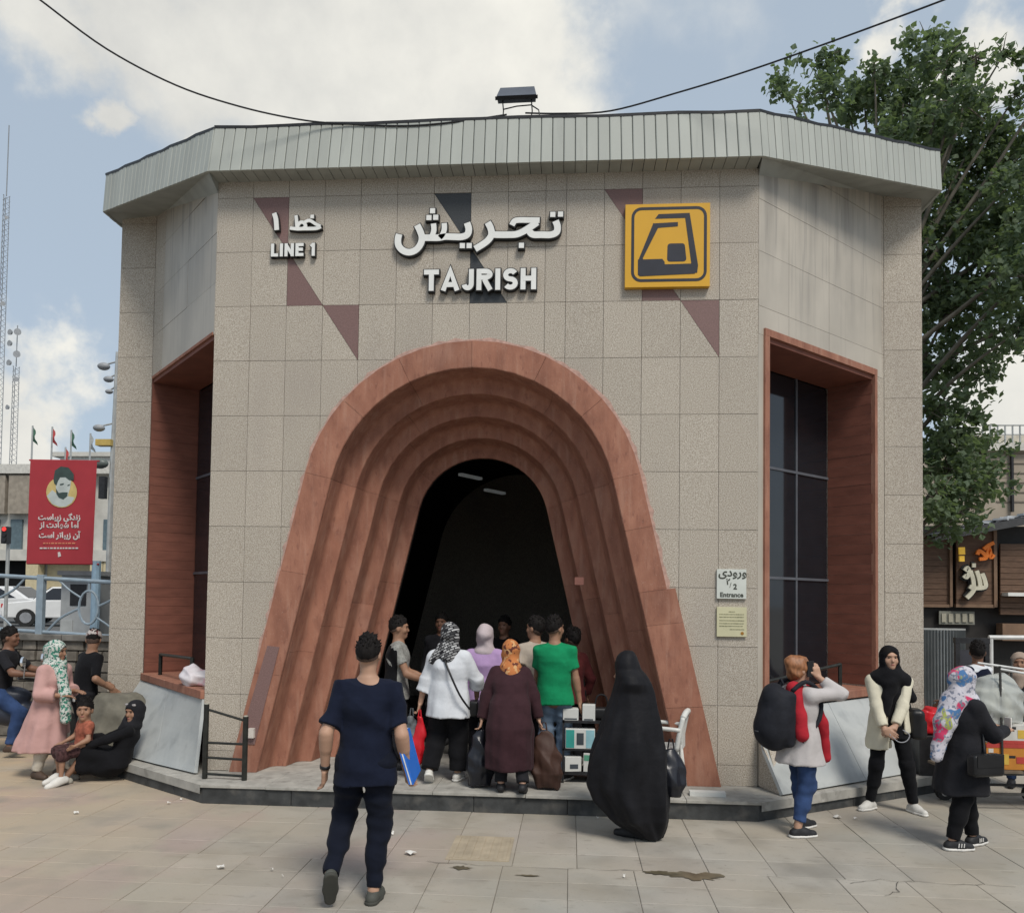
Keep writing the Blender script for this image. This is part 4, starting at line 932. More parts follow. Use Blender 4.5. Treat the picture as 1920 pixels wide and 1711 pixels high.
mast(17, 870, 235, 62., .27, 'tall thin lattice mast at the left edge of the photo', [(.62, .4, 1), (.70, .3, -1), (.8, .3, 1)])
mast(33, 870, 610, 75., .32, 'shorter lattice mast crowded with dishes left of the station', [(.97, .7, 1), (.97, .6, -1), (.93, .6, -1), (.89, .7, 1), (.86, .6, -1), (.80, .5, 1), (.70, .5, -1)])
# street lamp pole with cameras
sp = tag(empty('camera_pole', tuple(np.array([on_y(203, 1100, 9.)[0], 9., .88]))), 'grey pole with cameras and lamps close to the station wall', 'pole')
gp = lambda x, y: on_y(x, y, 9.)-np.array(sp.location)
h = gp(210, 660)[2]; MB().tube([(0, 0, 0), (.0, 0, h*.55), (.03, 0, h)], [.075, .06, .03], 10).build('pole', pipe_m, sp)
for (x, y, s) in ((197, 688, .16), (206, 712, .13), (207, 735, .10), (188, 803, .15)):
    p = gp(x, y); MB().sphere((p[0], -.05, p[2]), (s*.9, s*.7, s*.55)).build('camera_dome', M('camera_grey', (.28, .29, .30), .5), sp, smooth=True); MB().tube([(p[0], 0, p[2]+.05), (.02, 0, p[2]+.12)], .02, 5).build('bracket', pipe_m, sp)
p = gp(200, 831); MB().box((p[0], -.05, p[2]), (.36, .2, .14)).build('yellow_box', M('box_yellow', (.5, .36, .1), .5), sp)
p = gp(192, 870); MB().sphere((p[0], -.1, p[2]), (.2, .12, .12)).build('lamp', M('lamp_dark', (.12, .14, .13), .4), sp, smooth=True)
p = gp(197, 915); MB().box((p[0], -.08, p[2]), (.14, .12, .5)).build('signal_box', dark_metal, sp)
# traffic light at the frame's left edge
tl = tag(empty('traffic_light', tuple(np.array([on_y(8, 1100, 14.)[0], 14., .88]))), 'traffic light showing red at the left edge above the railing', 'traffic light')
tp_ = lambda y: on_y(8, y, 14.)[2]-.88
MB().tube([(0, .1, 0), (0, .1, tp_(985))], .05, 8).build('pole', pipe_m, tl); MB().box((0, 0, tp_(1003)), (.2, .16, .5)).build('housing', dark_metal, tl)
for k, m_ in enumerate((M('signal_red', (.8, .05, .04), .4, emit=.35), dark_metal, dark_metal)): MB().tube([(0, -.085, tp_(992)-.16*k), (0, -.11, tp_(992)-.16*k)], .065, 10).build('signal_lens', m_, tl)

# ------------------------------------------------------------------ right background: shops and tree
wood = M('shop_wood', (.125, .072, .045), .6, var=.25, scale=5, stretch=(1, 1, 6)); wood2 = M('shop_trim', (.20, .125, .08), .6); dark_sh = M('shop_dark', (.025, .022, .02), .6)
shp = tag(empty('wood_fronted_shop', (14.3, 12.4, 0)), 'brown wood fronted shop with lit sign behind the tree', 'shop')
YS = 12.4
def srect(root, Y, x0, y0, x1, y1, name, mat, d, dy=0., par=None):
    a, b = on_y(x0, y1, Y), on_y(x1, y0, Y); L = Vector(root.location)
    return MB().box((((a[0]+b[0])/2)-L.x, Y-L.y+dy+d/2, ((a[2]+b[2])/2)-L.z), (abs(b[0]-a[0]), d, abs(b[2]-a[2]))).build(name, mat, par or root)
srect(shp, YS, 1650, 985, 2050, 1300, 'wall', dark_sh, 4., .35)
n = 12
for k in range(n): srect(shp, YS, 1690, 1005+k*11, 1786, 1015.6+k*11, 'wood_board', wood, .08, .2)
for k in range(13): srect(shp, YS, 1797, 994+k*11, 1866, 1004.6+k*11, 'wood_board', wood, .08, .1)
for k in range(12): srect(shp, YS, 1876, 1020+k*11, 1990, 1030.6+k*11, 'wood_board', wood, .08, .0)
srect(shp, YS, 1688, 1133, 1788, 1137, 'trim', wood2, .1, .14); srect(shp, YS, 1786, 1000, 1790, 1137, 'trim', wood2, .12, .12); srect(shp, YS, 1866, 990, 1871, 1138, 'trim', wood2, .12, .04); srect(shp, YS, 1795, 1133, 1868, 1138, 'trim', wood2, .1, .06)
# flat roof with bright scraps
a = on_y(1730, 1005, YS); b = on_y(1985, 958, YS); L = Vector(shp.location)
MB().add([(a[0]-L.x, -.5, a[2]), (b[0]-L.x, -.5, b[2]), (b[0]-L.x, 2, b[2]+.1), (a[0]-L.x, 2, a[2]+.1), (a[0]-L.x, -.5, a[2]-.18), (b[0]-L.x, -.5, b[2]-.18)], [(0, 1, 2, 3), (4, 5, 1, 0)]).build('roof', M('shop_roof', (.06, .06, .062), .5), shp)
for k in range(9):
    u = .35+.06*k; p = a*(1-u)+b*u; MB().box((p[0]-L.x, -.3+.12*(k % 3), p[2]+.06), (.22, .3, .05), .3*k).build('roof_scrap', M('roof_scrap', (.5, .52, .54), .4), shp)
# sign lettering (traced marks)
def strokes3(root, Y, marks, mat, w, name, dy):
    L = Vector(root.location); mb = MB()
    for k, m_ in enumerate(marks):
        pts = [on_y(x/2.95+1640, y/2.95+680, Y) for x, y in (smooth_pts(m_, 4) if len(m_) > 2 else [Vector(q) for q in m_])]
        stroke_solid(mb, [(p[0]-L.x, p[2]-L.z) for p in pts], w, Y-L.y+dy-k*.002, Y-L.y+dy+.05)
    return mb.build(name, mat, root)
sgn_w = [[(490, 1150), (505, 1135), (515, 1160), (500, 1185), (485, 1175)], [(530, 1120), (550, 1120)], [(520, 1150), (535, 1195), (540, 1240)], [(555, 1150), (570, 1200), (575, 1235)], [(585, 1165), (600, 1205), (600, 1240), (540, 1245), (515, 1235)], [(545, 1245), (525, 1275), (500, 1300)]]
strokes3(shp, YS, sgn_w, M('sign_black', (.015, .015, .015), .5), .19, 'sign_lettering_back', -.02)
strokes3(shp, YS, sgn_w, M('sign_ivory', (.6, .57, .45), .5), .10, 'sign_lettering', -.09)
strokes3(shp, YS, [[(565, 1060), (575, 1040), (600, 1055), (610, 1080), (575, 1085)], [(615, 1075), (630, 1030), (640, 1075), (655, 1060)], [(600, 1030), (625, 1010), (655, 995)]], M('sign_orange', (.62, .16, .02), .5, emit=.08), .085, 'sign_lettering', -.05)
strokes3(shp, YS, [[(478, 1020), (480, 1060)], [(465, 1083), (492, 1083)]], M('sign_amber', (.7, .42, .05), .5, emit=.2), .14, 'lit_lamp_sign', -.05)
srect(shp, YS, 1768, 1146, 1835, 1170, 'menu_board', M('board_grey', (.2, .2, .17), .6), .05, .2)
srect(shp, YS, 1876, 1170, 1990, 1200, 'counter', wood2, .3, -.1)
for k in range(5): srect(shp, YS, 1772+k*13, 1150, 1780+k*13, 1166, 'menu_item', M('menu_light', (.35, .33, .26), .6), .02, .17)
srect(shp, YS, 1878, 1112, 1990, 1117, 'shelf', white_paint, .3, -.3)
cor = tag(empty('corrugated_hoarding', (10.6, 6.3, 0)), 'grey corrugated metal hoarding right of the station wall', 'hoarding')
a = on_y(1725, 1180, 6.3); b = on_y(1812, 1180, 6.3); mb = MB(); vs = []; n = 60
for i in range(n+1): x = a[0]-10.6+(b[0]-a[0])*i/n; y = .03*math.sin(i*1.6); vs += [(x, y, 0), (x, y, a[2])]
mb.add(vs, [(2*i, 2*i+2, 2*i+3, 2*i+1) for i in range(n)]).build('sheet', M('hoarding_grey', (.20, .215, .22), .5, var=.1), cor); MB().box(((a[0]+b[0])/2-10.6, .06, a[2]), (b[0]-a[0], .06, .06)).build('top_rail', pipe_m, cor)
stb = tag(empty('stone_block_house', tuple(np.array([on_y(1900, 1100, 19.)[0], 19., 0]))), 'beige stone building with roof railing behind the wood fronted shop', 'building')
bs = M('beige_stone', (.34, .29, .23), .85, var=.12, scale=1.4)
srect(stb, 19., 1640, 845, 2100, 1250, 'wall', bs, 6.)
for k in range(6): srect(stb, 19., 1848+(k % 2)*30-10, 850+k*18, 2090, 851.2+k*18, 'course_line', M('stone_joint', (.2, .17, .14), .9), .05, -.03)
srect(stb, 19., 1836, 832, 2100, 846, 'parapet', M('parapet_white', (.55, .53, .48), .8), 6.3, -.2)
srect(stb, 19., 1893, 845, 1896, 960, 'downpipe', dark_metal, .1, -.15)
for k in range(12): srect(stb, 19., 1846+k*14, 796, 1847.4+k*14, 833, 'railing_post', pipe_m, .06, .1)
srect(stb, 19., 1840, 794, 2100, 797, 'railing_bar', pipe_m, .06, .1); srect(stb, 19., 1840, 812, 2100, 814, 'railing_bar', pipe_m, .06, .1)
srect(stb, 19., 1866, 798, 2100, 832, 'roof_room', M('roof_room', (.5, .46, .38), .8), 3., 1.5)

leaf_m = M('plane_leaf', (.06, .10, .04), .6, scale=1.1, spec=.3, pts=[(.3, (.085, .12, .08)), (.5, (.12, .165, .10)), (.7, (.16, .205, .12))])
lt = leaf_m.node_tree; pb = lt.nodes['Principled BSDF']; tr = lt.nodes.new('ShaderNodeBsdfTranslucent'); tr.inputs[0].default_value = (.17, .24, .08, 1)
mxs = lt.nodes.new('ShaderNodeMixShader'); mxs.inputs[0].default_value = .45; lt.links.new(pb.outputs[0], mxs.inputs[1]); lt.links.new(tr.outputs[0], mxs.inputs[2]); lt.links.new(mxs.outputs[0], lt.nodes['Material Output'].inputs[0])
bark = M('plane_bark', (.13, .115, .09), .9, var=.35, scale=4)
TB = Vector((10.3, 8.6, 0)); tree = tag(empty('plane_tree', tuple(TB)), 'tall leafy plane tree rising behind the right side of the station', 'tree')
clumps = [(1470,160,34,.5),(1500,195,28,.5),(1535,120,42,.8),(1545,175,46,.8),(1590,205,42,.9),(1640,130,30,.6),(1620,180,50,1),(1680,150,48,1),(1740,85,48,1),(1770,125,52,1),(1705,200,70,1.2),(1790,190,70,1.1),(1830,110,28,.6),(1880,105,36,.55),(1905,180,26,.4),(1850,215,55,.9),(1770,275,85,1.3),(1850,300,80,1.2),(1910,330,60,1),(1690,260,60,1),(1800,370,90,1.3),(1880,420,85,1.2),(1790,470,80,1.2),(1850,520,80,1.1),(1920,520,70,1),(1780,570,70,1.1),(1840,610,75,1.1),(1910,620,55,.9),(1780,670,62,1.1),(1835,700,48,.8),(1770,750,50,.9),(1790,810,62,1.2),(1840,850,50,1.1),(1780,880,70,1.3),(1835,910,55,1.2),(1760,940,50,1.1),(1800,960,38,.9),(1770,1000,30,.5),(1960,250,80,1),(1980,430,90,1),(1990,120,60,.6),(1700,330,70,1),(1720,430,70,1),(1710,560,70,1),(1720,700,60,1),(1715,850,60,1),(2050,350,90,1),(2040,560,80,1)]
lv = []; lf = []
lr = np.random.default_rng(5)
trunk = MB(); fork = Vector((.0, .0, 4.4))
trunk.tube([(0, 0, -.05), (.03, .02, 1.5), (-.03, 0, 3.0), (0, 0, 4.6), (.1, .1, 6.4), (0, .2, 8.2)], [.34, .27, .25, .21, .16, .09], 12)
for ci, (cx, cy, cr, den) in enumerate(clumps):
    Yd = 8.2+lr.uniform(-1.7, 1.6); c = np.array(on_y(cx, cy, Yd))-np.array(TB); D = Yd+8.3; r = cr*D/F_PX
    # limb to the clump
    st = Vector((0, .1, float(np.clip(c[2]-1.8-1.0*lr.random(), 2.6, 7.8)))); en = Vector(c)
    mid = st.lerp(en, .55)+Vector((lr.uniform(-.2, .2), lr.uniform(-.2, .2), lr.uniform(.0, .35)))
    trunk.tube([tuple(v) for v in smooth_pts([st, mid, en], 4)], [.07, .06, .05, .045, .04, .032, .025, .018, .012], 6)
    for k in range(5):
        dv = lr.normal(size=3); dv /= np.linalg.norm(dv); trunk.tube([tuple(en-Vector(dv)*.1), tuple(en+Vector(dv*r*.5)+Vector((0, 0, .05))), tuple(en+Vector(dv*r*.95))], [.014, .009, .005], 4)
    nl = int(520*den*(r/.75)**2)+40
    # leaves sit in small sprays inside the clump
    ns = max(6, nl//22); sc_ = lr.normal(size=(ns, 3)); sc_ /= np.linalg.norm(sc_, axis=1)[:, None]; sc_ *= (lr.random(ns)**.45)[:, None]*r*np.array([1.05, 1.0, .9])
    sid = lr.integers(0, ns, nl); P = c+sc_[sid]+lr.normal(size=(nl, 3))*.105
    nrm = lr.normal(size=(nl, 3))+np.array([0, -.25, .9]); nrm /= np.linalg.norm(nrm, axis=1)[:, None]
    t_ = lr.normal(size=(nl, 3)); t_ -= nrm*(t_*nrm).sum(1)[:, None]; t_ /= np.linalg.norm(t_, axis=1)[:, None]; bt = np.cross(nrm, t_)
    s = lr.uniform(.045, .088, nl)[:, None]
    v = np.stack([P-t_*s*1.0, P-t_*s*.15+bt*s*.95-nrm*s*.2, P+t_*s*.35+bt*s*.55, P+t_*s*1.15-nrm*s*.3, P+t_*s*.35-bt*s*.55, P-t_*s*.15-bt*s*.95-nrm*s*.2], 1).reshape(-1, 3)
    b0 = sum(len(q) for q in lv); lv.append(v); k = np.arange(nl)[:, None]*6+b0
    lf.append(np.concatenate([k+np.array([[0, 1, 2, 3]]), k+np.array([[0, 3, 4, 5]])], 0))
me = bpy.data.meshes.new('crown'); LV = np.concatenate(lv); LF = np.concatenate(lf); me.from_pydata(LV.tolist(), [], LF.tolist()); me.materials.append(leaf_m)
link('crown', me, None, tree); trunk.build('trunk', bark, tree, smooth=True)
print('leaves', len(LF)//2, 'slabs', nslab)
# ------------------------------------------------------------------ figures: bodies and clothes grown as smooth implicit surfaces
def V3(*a): return np.array(a, float)
def unit(v): v = np.asarray(v, float); return v/max(1e-9, np.linalg.norm(v))
class Sdf:
    """smooth union of tapered limbs, ellipsoids and lofted trunks, meshed with surface nets"""
    def __init__(s): s.p = []; s.clips = []; s.wr = None
    def _a(s, lo, hi, fn, k, mode): s.p.append((np.array(lo), np.array(hi), fn, k, mode)); return s
    def rc(s, a, b, ra, rb=None, k=.02, mode='+'):
        a, b = np.asarray(a, float), np.asarray(b, float); rb = ra if rb is None else rb; d = b-a; L2 = max(1e-9, d@d); m = max(ra, rb)
        def fn(P):
            q = P-a; t = np.clip(q@d/L2, 0, 1); return np.sqrt(((q-t[..., None]*d)**2).sum(-1))-(ra+(rb-ra)*t)
        return s._a(np.minimum(a, b)-m, np.maximum(a, b)+m, fn, k, mode)
    def cone(s, a, b, ra, rb, k=.02, mode='+'):
        a, b = np.asarray(a, float), np.asarray(b, float); d = b-a; L = max(1e-6, np.linalg.norm(d)); u = d/L; m = max(ra, rb)
        def fn(P):
            q = P-a; x = q@u; r = np.sqrt(np.maximum(0, (q**2).sum(-1)-x*x)); t = np.clip(x/L, 0, 1); return np.maximum(r-(ra+(rb-ra)*t), np.maximum(-x-ra*.6, x-L))
        return s._a(np.minimum(a, b)-m, np.maximum(a, b)+m, fn, k, mode)
    def el(s, c, r, k=.02, R=None, mode='+'):
        c = np.asarray(c, float); r = np.asarray(r, float); R = np.eye(3) if R is None else np.asarray(R, float); m = r.max() if R is not None else r
        def fn(P):
            q = (P-c)@R.T; n = np.sqrt(((q/r)**2).sum(-1)); g = np.sqrt(((q/r**2)**2).sum(-1)); return n*(n-1)/np.maximum(g, 1e-6)
        return s._a(c-m, c+m, fn, k, mode)
    def loft(s, st, k=.02, fold=None, ang=0., mode='+'):
        st = np.array(sorted(st, key=lambda q: q[0]), float); z = st[:, 0]; ca, sa = math.cos(ang), math.sin(ang)
        def fn(P):
            cx, cy, rx, ry = [np.interp(P[..., 2], z, st[:, i]) for i in (1, 2, 3, 4)]
            X = P[..., 0]-cx; Y = P[..., 1]-cy; X, Y = X*ca+Y*sa, -X*sa+Y*ca
            q = np.sqrt((X/rx)**2+(Y/ry)**2)
            if fold:
                n, amp, ph = fold; th = np.arctan2(Y/ry, X/rx); w = np.clip((z[-1]-P[..., 2])/(z[-1]-z[0]), 0, 1)
                q = q+amp*w*(np.sin(n*th+ph+2*np.sin(P[..., 2]*4))+.5*np.sin((n*2+1)*th+ph*3))
            d = (q-1)*np.minimum(rx, ry); return np.maximum(d, np.maximum(z[0]-P[..., 2], P[..., 2]-z[-1]))
        m = st[:, 3:].max()*1.15
        return s._a((st[:, 1].min()-m, st[:, 2].min()-m, z[0]), (st[:, 1].max()+m, st[:, 2].max()+m, z[-1]), fn, k, mode)
    def bx(s, c, hs, r=.01, R=None, k=.01, mode='+'):
        c = np.asarray(c, float); hs = np.asarray(hs, float)-r; R = np.eye(3) if R is None else np.asarray(R, float); m = np.linalg.norm(hs)+r
        def fn(P):
            q = np.abs((P-c)@R.T)-hs; return np.sqrt((np.maximum(q, 0)**2).sum(-1))+np.minimum(q.max(-1), 0)-r
        return s._a(c-m, c+m, fn, k, mode)
    def clip(s, n, p): s.clips.append((np.asarray(unit(n), float), np.asarray(p, float))); return s   # keep the side n points away from
    def wrinkle(s, amp, fx, fy, fz, seed=0): s.wr = (amp, fx, fy, fz, seed); return s
    def mesh(s, name, h):
        add = [q for q in s.p if q[4] == '+']; lo = np.min([q[0] for q in add], 0)-3*h; hi = np.max([q[1] for q in add], 0)+3*h
        n = np.ceil((hi-lo)/h).astype(int)+1; ax = [lo[i]+h*np.arange(n[i]) for i in range(3)]
        Vg = np.full(n, 1., np.float32)
        def sub(a, b, pad):
            i0 = np.clip(np.floor((a-pad-lo)/h).astype(int), 0, n-1); i1 = np.clip(np.ceil((b+pad-lo)/h).astype(int)+1, 1, n); return i0, i1
        for (a, b, fn, k, mode) in s.p:
            i0, i1 = sub(a, b, k+2.5*h)
            if (i1 <= i0).any(): continue
            sl = tuple(slice(i0[i], i1[i]) for i in range(3)); P = np.stack(np.meshgrid(*[ax[i][i0[i]:i1[i]] for i in range(3)], indexing='ij'), -1)
            d = fn(P); v = Vg[sl]
            if mode == '+': hh = np.maximum(k-np.abs(v-d), 0)/k; Vg[sl] = np.minimum(v, d)-hh*hh*k*.25
            else: hh = np.maximum(k-np.abs(v+d), 0)/k; Vg[sl] = np.maximum(v, -d)+hh*hh*k*.25
        if s.wr or s.clips:
            P = np.stack(np.meshgrid(*ax, indexing='ij'), -1)
            for nn, p in s.clips: Vg = np.maximum(Vg, ((P-p)@nn).astype(np.float32))
            if s.wr:
                amp, fx, fy, fz, sd = s.wr; X, Y, Z = P[..., 0], P[..., 1], P[..., 2]
                r1 = 2*np.abs(np.sin(.5*(fx*X+1.6*np.sin(fz*.5*Z+sd)+fy*.6*Y+.5*fz*Z+sd)))-1; r2 = 2*np.abs(np.sin(.5*(fx*1.1*X-fz*.9*Z+fy*.9*Y+1.4*np.sin(fx*.4*X+sd)+sd*3)))-1
                Vg += (amp*(.75*r1+.6*r2*np.sin(fz*.45*Z+fx*.3*X+sd)+.35*np.sin(fz*2.1*Z+fx*.8*X+sd*5))).astype(np.float32)
        Vg[0] = Vg[-1] = 1; Vg[:, 0] = Vg[:, -1] = 1; Vg[:, :, 0] = Vg[:, :, -1] = 1
        S = Vg < 0
        c8 = [S[i:n[0]-1+i, j:n[1]-1+j, k:n[2]-1+k] for i in (0, 1) for j in (0, 1) for k in (0, 1)]
        cnt = sum(q.astype(np.int8) for q in c8); mk = (cnt > 0) & (cnt < 8); idx = np.argwhere(mk); ids = np.full(mk.shape, -1, np.int64); ids[mk] = np.arange(len(idx))
        offs = np.array([(i, j, k) for i in (0, 1) for j in (0, 1) for k in (0, 1)]); val = np.stack([Vg[idx[:, 0]+o[0], idx[:, 1]+o[1], idx[:, 2]+o[2]] for o in offs], 1)
        acc = np.zeros((len(idx), 3)); c = np.zeros(len(idx))
        for a in range(8):
            for b in range(a+1, 8):
                if np.abs(offs[a]-offs[b]).sum() != 1: continue
                va, vb = val[:, a], val[:, b]; x = (va < 0) != (vb < 0); t = np.where(x, va/np.where(x, va-vb, 1), 0)
                acc += np.where(x[:, None], offs[a]+t[:, None]*(offs[b]-offs[a]), 0); c += x
        vs = lo+h*(idx+acc/c[:, None]); quads = []
        for ax_ in range(3):
            o = [(1, 0, 0), (0, 1, 0), (0, 0, 1)][ax_]; A = S[:n[0]-o[0], :n[1]-o[1], :n[2]-o[2]]; Bq = S[o[0]:, o[1]:, o[2]:]; e = np.argwhere(A != Bq)
            u, w = [(1, 2), (2, 0), (0, 1)][ax_]; e = e[(e[:, u] > 0) & (e[:, w] > 0)]
            du = np.zeros(3, int); du[u] = 1; dw = np.zeros(3, int); dw[w] = 1
            g = lambda q: ids[q[:, 0], q[:, 1], q[:, 2]]
            f = np.stack([g(e-du-dw), g(e-dw), g(e), g(e-du)], 1); fl_ = ~A[e[:, 0], e[:, 1], e[:, 2]]; f[fl_] = f[fl_][:, ::-1]; quads.append(f)
        Q = np.concatenate(quads); Q = Q[(Q >= 0).all(1)]
        me = bpy.data.meshes.new(name); me.vertices.add(len(vs)); me.vertices.foreach_set('co', vs.astype(np.float32).ravel())
        me.loops.add(Q.size); me.loops.foreach_set('vertex_index', Q.astype(np.int32).ravel()); me.polygons.add(len(Q)); me.polygons.foreach_set('loop_start', np.arange(0, Q.size, 4, dtype=np.int32))
        me.update(calc_edges=True); me.polygons.foreach_set('use_smooth', np.ones(len(Q), bool)); return me
    def build(s, name, mat, parent, h=.012): return link(name, s.mesh(name, h), mat, parent)

def ik(a, t, l1, l2, pole):
    a, t = np.asarray(a, float), np.asarray(t, float); d = t-a; D = np.linalg.norm(d); D2 = min(D, (l1+l2)*.998); u = d/max(D, 1e-6); t = a+u*D2
    x = (l1*l1-l2*l2+D2*D2)/(2*D2); y = math.sqrt(max(0, l1*l1-x*x)); p = np.asarray(pole, float); p = p-u*(p@u); p = unit(p); return a+u*x+p*y, t
class Sk: pass
def skel(h, lf=None, rf=None, lh=None, rh=None, lean=0., side=0., pel=(0, 0), hz=None, sw=1., head=(0, 0), lp=None, rp=None, lep=None, rep=None, lff=(0, 1, 0), rff=(0, 1, 0), twist=0., hdir=None):
    J = Sk(); J.h = h; hz = .085+.472*h if hz is None else hz; J.pel = V3(pel[0], pel[1], hz); J.sp = unit((math.sin(side), math.sin(lean), math.cos(lean)*math.cos(side)))
    J.rt = unit((math.cos(twist), math.sin(twist), 0)); J.fw = unit(np.cross(V3(0, 0, 1), J.rt))
    J.neck = J.pel+J.sp*.305*h; J.hd = unit(hdir if hdir is not None else J.sp*.6+V3(0, 0, .7)); J.hc = J.neck+J.hd*.106*h
    J.sl, J.sr = J.neck-J.sp*.034*h-J.rt*.100*h*sw, J.neck-J.sp*.034*h+J.rt*.100*h*sw
    J.hl, J.hr = J.pel-J.rt*.052*h, J.pel+J.rt*.052*h
    lf = V3(-.09, 0, .085) if lf is None else V3(*lf); rf = V3(.09, 0, .085) if rf is None else V3(*rf)
    J.kl, J.al = ik(J.hl, lf, .24*h, .24*h, lp or (0, 1, 0)); J.kr, J.ar = ik(J.hr, rf, .24*h, .24*h, rp or (0, 1, 0))
    lh = J.sl+V3(-.07, .02, -.30*h) if lh is None else V3(*lh); rh = J.sr+V3(.07, .02, -.30*h) if rh is None else V3(*rh)
    J.el, J.wl = ik(J.sl, lh, .172*h, .15*h, lep or (-.3, -1, 0)); J.er, J.wr = ik(J.sr, rh, .172*h, .15*h, rep or (.3, -1, 0))
    y, p = head; f = unit(V3(-math.sin(y), math.cos(y), 0)); f = J.fw*f[1]+J.rt*f[0]; r = np.cross(f, V3(0, 0, 1)); J.hf = unit(f*math.cos(p)+V3(0, 0, math.sin(p))); J.hrt = unit(r); J.hu = np.cross(J.hrt, J.hf); J.R = np.stack([J.hrt, J.hf, J.hu])
    J.lff, J.rff = unit(lff), unit(rff); return J
def hand(S, w, el_, side, h, curl=.35, hd=None, palm=None):
    """palm, four bent fingers of unequal length and a thumb from the side of the palm"""
    d = unit(w-el_) if hd is None else unit(hd); n = unit(np.cross(d, V3(0, 1, 0)))*side if palm is None else unit(palm); n = unit(n-d*(n@d)); s = np.cross(n, d); q = h/1.7
    kn = w+d*.085*q; S.bx(w+d*.048*q, (.040*q, .048*q, .014*q), .012*q, np.stack([s, d, n]), k=.012)
    for i, (o, L) in enumerate(((-.030, .066), (-.010, .078), (.010, .073), (.029, .056))):
        a = kn+s*o*q; b = a+unit(d+n*curl*.6)*L*.5*q; c = b+unit(d*(1-curl)+n*curl*1.5)*L*.5*q; S.rc(a-d*.01, b, .0095*q, .0088*q, .006); S.rc(b, c, .0088*q, .0075*q, .004)
    a = w+d*.025*q-s*.035*q; b = a+unit(d*.8-s*.6+n*.3)*.045*q; c = b+unit(d*.95-s*.1+n*.4)*.033*q; S.rc(a, b, .013*q, .0105*q, .012); S.rc(b, c, .0105*q, .0085*q, .004)
TORSO_M = [(-.02, .094, .072), (.06, .088, .066), (.13, .086, .064), (.21, .098, .070), (.245, .098, .064), (.272, .082, .054), (.295, .055, .045), (.32, .036, .036)]
TORSO_F = [(-.02, .102, .078), (.05, .094, .072), (.12, .078, .062), (.20, .087, .074), (.24, .086, .062), (.27, .070, .050), (.295, .048, .042), (.318, .034, .034)]
def torso(J, tab, inf=0., lo=-9, hi=9, wide=1.):
    out = []
    for t, rx, ry in tab:
        if lo <= t <= hi: p = J.pel+J.sp*t*J.h; out.append((p[2], p[0], p[1], rx*J.h*wide+inf, ry*J.h*wide+inf))
    return out
def body(J, tab, skin, root, vox=.0095, girth=1., hl={}, hr={}):
    h = J.h; S = Sdf(); S.loft(torso(J, tab, -.004), .03, ang=math.atan2(J.rt[1], J.rt[0]))
    S.el(J.pel+V3(0, 0, -.02*h), (.095*h, .072*h, .06*h), .03)
    for (hp, kn, an, ff) in ((J.hl, J.kl, J.al, J.lff), (J.hr, J.kr, J.ar, J.rff)):
        S.rc(hp, kn, .052*h*girth, .034*h*girth, .03); S.rc(kn, an, .034*h*girth, .022*h, .02); S.rc(kn+(an-kn)*.18, kn+(an-kn)*.45, .030*h*girth, .026*h, .02)
        S.rc(an-V3(0, 0, .03), an+ff*.10-V3(0, 0, .045), .028, .024, .02)
    for (sh, e_, w_, sd, kw) in ((J.sl, J.el, J.wl, -1, hl), (J.sr, J.er, J.wr, 1, hr)):
        S.rc(J.neck-J.sp*.012*h, sh, .030*h, .027*h, .04); S.rc(sh, e_, .028*h*girth, .0235*h*girth, .03); S.rc(e_, w_, .0240*h*girth, .0160*h, .02); S.rc(e_+(w_-e_)*.15, e_+(w_-e_)*.4, .0245*h*girth, .022*h*girth, .02); hand(S, w_, e_, sd, h, **kw)
    R = J.R; c = J.hc; q = 1.0+.05*(h/1.7); f, r, u = J.hf, J.hrt, J.hu
    S.rc(J.neck-J.sp*.02, c-u*.055-f*.01, .056*q, .05*q, .03)
    S.el(c-f*.012+u*.022, (.074*q, .094*q, .092*q), .02, R); S.el(c+f*.026-u*.036, (.056*q, .064*q, .080*q), .03, R); S.rc(c+f*.062-u*.092, c+f*.07-u*.09, .022*q, None, .03)
    S.rc(c+f*.086+u*.012, c+f*.104-u*.026, .008, .0125, .012); S.el(c+f*.086+u*.032, (.05, .012, .012), .015, R)
    for s in (-1, 1):
        S.el(c+f*.094+r*.030*s+u*.012, (.016, .012, .011), .012, R, '-'); S.el(c+r*.073*s*q-f*.008-u*.012, (.011, .022, .032), .008, R); S.el(c+f*.062+r*.042*s-u*.028, (.022, .022, .024), .02, R)
    S.el(c+f*.084-u*.058, (.024, .012, .009), .008, R)
    return S.build('body', skin, root, vox)
eye_m = M('eye_dark', (.03, .02, .015), .25); lip_m = M('lip', (.33, .10, .09), .5); brow_m = M('brow', (.02, .014, .011), .8); eyew = M('eye_white', (.6, .58, .56), .3)
def face(J, root, lips=True, brow=True):
    c, f, r, u = J.hc, J.hf, J.hrt, J.hu
    for s in (-1, 1):
        Sdf().el(c+f*.0825+r*.031*s+u*.011, (.0125, .0075, .0058), .004, J.R).build('eye', eye_m, root, .0025)
        if brow: Sdf().rc(c+f*.0905+r*.016*s+u*.028, c+f*.080+r*.046*s+u*.031, .0035, .0028, .003).build('eyebrow', brow_m, root, .0022)
    if lips: Sdf().el(c+f*.094-u*.060, (.019, .006, .006), .004, J.R).build('mouth', lip_m, root, .003)
